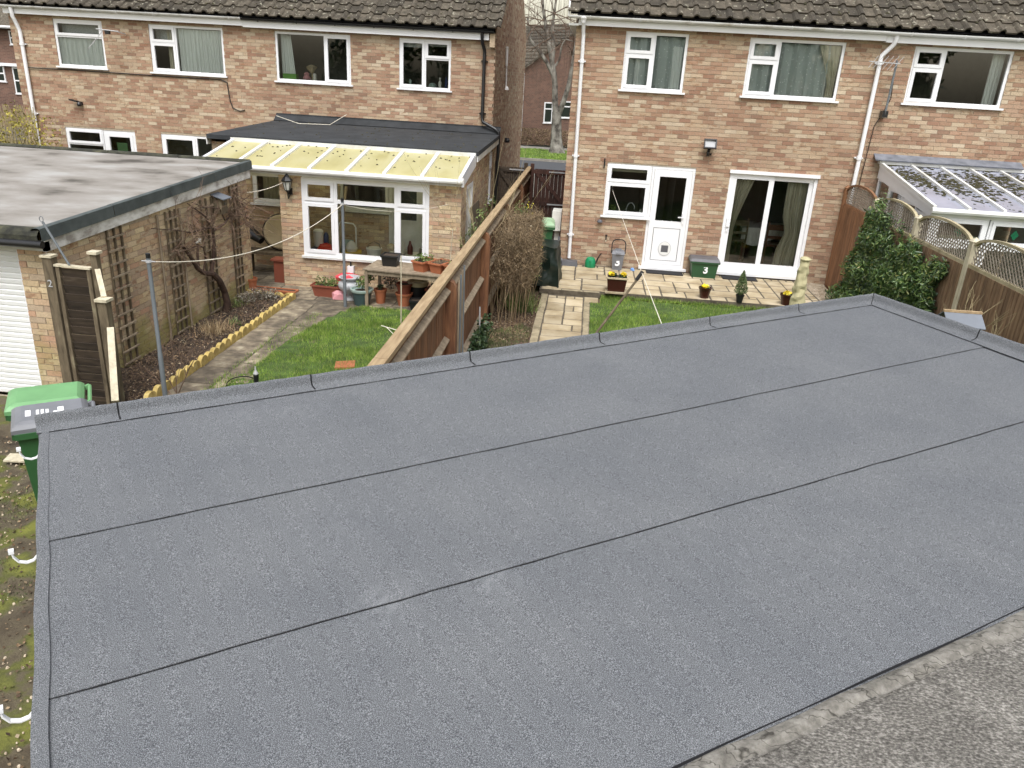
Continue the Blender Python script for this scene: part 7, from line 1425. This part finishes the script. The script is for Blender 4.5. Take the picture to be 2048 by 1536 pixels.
for r in range(nr):
    b = MB(); s0, s1 = -.35+(ap+.35)*r/nr, -.35+(ap+.35)*(r+1.12)/nr; z0, z1 = 4.02+(ap+.35)*.62*r/nr, 4.02+(ap+.35)*.62*(r+1.12)/nr; b.quad(g(s0, z0+.09, -.2), g(s0, z0+.09, 12), g(s1, z1+.03, 12), g(s1, z1+.03, -.2)); b.quad(g(s0, z0, -.2), g(s0, z0, 12), g(s0, z0+.09, 12), g(s0, z0+.09, -.2)); b.quad(g(s0, z0, -.2), g(s0, z0+.09, -.2), g(s1, z1+.03, -.2), g(s1, z1-.05, -.2)); b.build('tile_course', 'roof_tile', fh)
b = MB(); b.quad(g(ap, 4.1+ap*.62, -.2), g(ap, 4.1+ap*.62, 12), g(9, 4.0, 12), g(9, 4.0, -.2)); b.build('rear_roof', 'roof_tile', fh); b = MB(); b.tube([g(-.42, 4.08, -.2), g(-.42, 4.08, 12)], .06, 6); b.tube([g(-.12, 4.05, -.08), g(-.06, 3.8, -.08), g(-.06, -.2, -.08)], .05, 6); b.build('gutter', 'upvc', fh)
fF = (G0, gd, -gn)
for s, z0, z1, w_ in ((1.55, 1.02, 2.25, .62), (2.75, 1.35, 2.35, 1.1)): window(fh, fF, (s, s+w_, z0, z1), [(0, 1, 0, .68, 'f'), (0, 1, .68, 1, 'f')], set_in=-.05, room=.0, bar=.07, glass='tarp')
lhs = thing('house', 'far brick house with small white windows at the top left corner', 'house', (-33, 42, -.3)); fX = wfr((0, 40.0), U_X); b = MB(); b.box(-46, -25.5, 40, 49, -.4, 4.55); b.build('wall', 'brick_distant', lhs); b = MB(); b.obox((-46.3, 39.6, 4.45), (21, 0, 0), (0, 4.9, 2.8), (0, 0, .12)); b.build('roof', 'roof_tile', lhs); b = MB(); b.tube([(-46.3, 39.55, 4.55), (-25.3, 39.55, 4.55)], .07, 6); b.box(-30.45, -29.3, 39.8, 40, 2.72, 2.86); b.build('gutter', 'upvc', lhs)
for r in ((-29.75, -29.4, 3.75, 4.4), (-30.9, -30.35, 1.95, 2.75), (-29.9, -29.5, 1.4, 2.68)): window(lhs, fX, r, [(0, 1, 0, .5, 'f'), (0, 1, .5, 1, 'f')], set_in=-.06, room=0, bar=.06, glass='tarp')
hg = thing('hedge', 'low dark twiggy hedge at the foot of the far brick house', 'hedge', (-2.5, 49.2, -.2)); stuff(leaves('foliage', np.stack([RNG.uniform(-5, 1, 5000), 49.3+RNG.normal(size=5000)*.25, RNG.uniform(-.2, .75, 5000)], 1), .12, 'twig_dry', hg, aspect=.25))
# birch
random.seed(21)
bi = thing('birch_tree', 'bare silver birch with forked trunks on the verge across the street', 'birch tree', (-1.9, 44.8, -.2)); K_ = 1.0; Q = lambda x, z, y=44.8: (x, y, z); b = MB()
b.tube([Q(-1.85, -.25), Q(-1.87, .1), Q(-1.92, .6), Q(-1.97, 1.4), Q(-2.0, 1.95)], [.52, .36, .30, .27, .25], 12); b.tube([Q(-2.02, 1.8), Q(-2.12, 2.4), Q(-2.2, 3.3), Q(-2.3, 3.9), Q(-2.45, 4.5), Q(-2.75, 5.6), Q(-3.1, 7.0), Q(-3.3, 9)], [.2, .165, .15, .15, .13, .11, .08, .04], 10); b.tube([Q(-1.9, 1.8), Q(-1.65, 2.5, 44.6), Q(-1.45, 3.3, 44.5), Q(-1.3, 4.6, 44.4), Q(-1.1, 7, 44.3)], [.17, .14, .12, .09, .04], 9)
b.tube([Q(-2.28, 3.75), Q(-2.7, 4.4), Q(-3.2, 5.0), Q(-3.7, 5.5), Q(-3.9, 6.6)], [.13, .11, .09, .08, .05], 7); b.tube([Q(-2.45, 4.3), Q(-2.4, 5.0), Q(-2.55, 6.2), Q(-2.4, 8.0)], [.12, .1, .09, .04], 7); b.tube([Q(-2.35, 4.1), Q(-2.05, 4.6), Q(-1.98, 5.3), Q(-1.8, 5.6), Q(-1.3, 5.5)], [.07, .06, .05, .04, .02], 6); b.build('trunk', 'birch', bi, smooth=True)
b = MB()
for i in range(34):
    x0, z0 = random.choice(((-3.2, 7.2), (-2.6, 5.6), (-2.5, 6.8), (-3.8, 6.2), (-1.2, 6.0), (-2.4, 7.6), (-1.4, 4.8), (-3.0, 6.4))); p = Vector((x0, 44.8+random.uniform(-.3, .3), z0)); d = Vector((random.uniform(-1, 1), random.uniform(-.8, .8), random.uniform(-.1, .8))); branchy(b, p, d, random.uniform(1.0, 1.8), .03, 2, .6, .12, 3)
for i in range(300):
    x, y, z = random.uniform(-5.0, .2), 44.8+random.uniform(-1.5, 1.2), random.uniform(4.4, 8.5); l = random.uniform(.8, 2.6); b.tube([(x, y, z), (x+random.uniform(-.1, .1), y, z-l*.5), (x+random.uniform(-.12, .12), y, z-l)], .006, 3, cap=False)
b.build('branch', 'birch_twig', bi)
for (s, x, y) in ((1, -2.05, 41.5),): pass
ww = []
for i in range(60): ww.append((random.uniform(-45, 35), random.uniform(125, 150), random.uniform(1, 7.5)))
stuff(leaves('far_woods', clump(ww, 16000, (3.4, 3, 3.2)), .55, 'far_twigs', None, aspect=.3), 'grey leafless wood on the horizon beyond the gap', 'woods')
# unseen trees added behind the camera only to be mirrored in the window panes
for i, (x, y, h, r) in enumerate(((-15, -17, 9, 3.4), (-8.5, -19, 8, 3.2), (-2, -18, 9.5, 3.6), (4.5, -20, 8.5, 3.4), (11, -18, 9.5, 3.6), (17.5, -19, 8, 3.2))):
    t = thing('reflection_tree', 'broad evergreen tree out of view, added for the window reflections', 'tree', (x, y, -.5), 'trees added for the window reflections'); b = MB(); b.tube([(x, y, -.6), (x, y, 2), (x+.2, y, h*.75)], [.28, .22, .08], 8); b.build('trunk', 'bark', t); cc_ = [(x+random.uniform(-1, 1)*r*.7, y+random.uniform(-1, 1)*r*.6, random.uniform(1.4, h-1)) for k in range(40)]; stuff(leaves('crown', clump(cc_, 3000, (1.2, 1.2, 1.0)), .5, 'evergreen', t, aspect=.5))
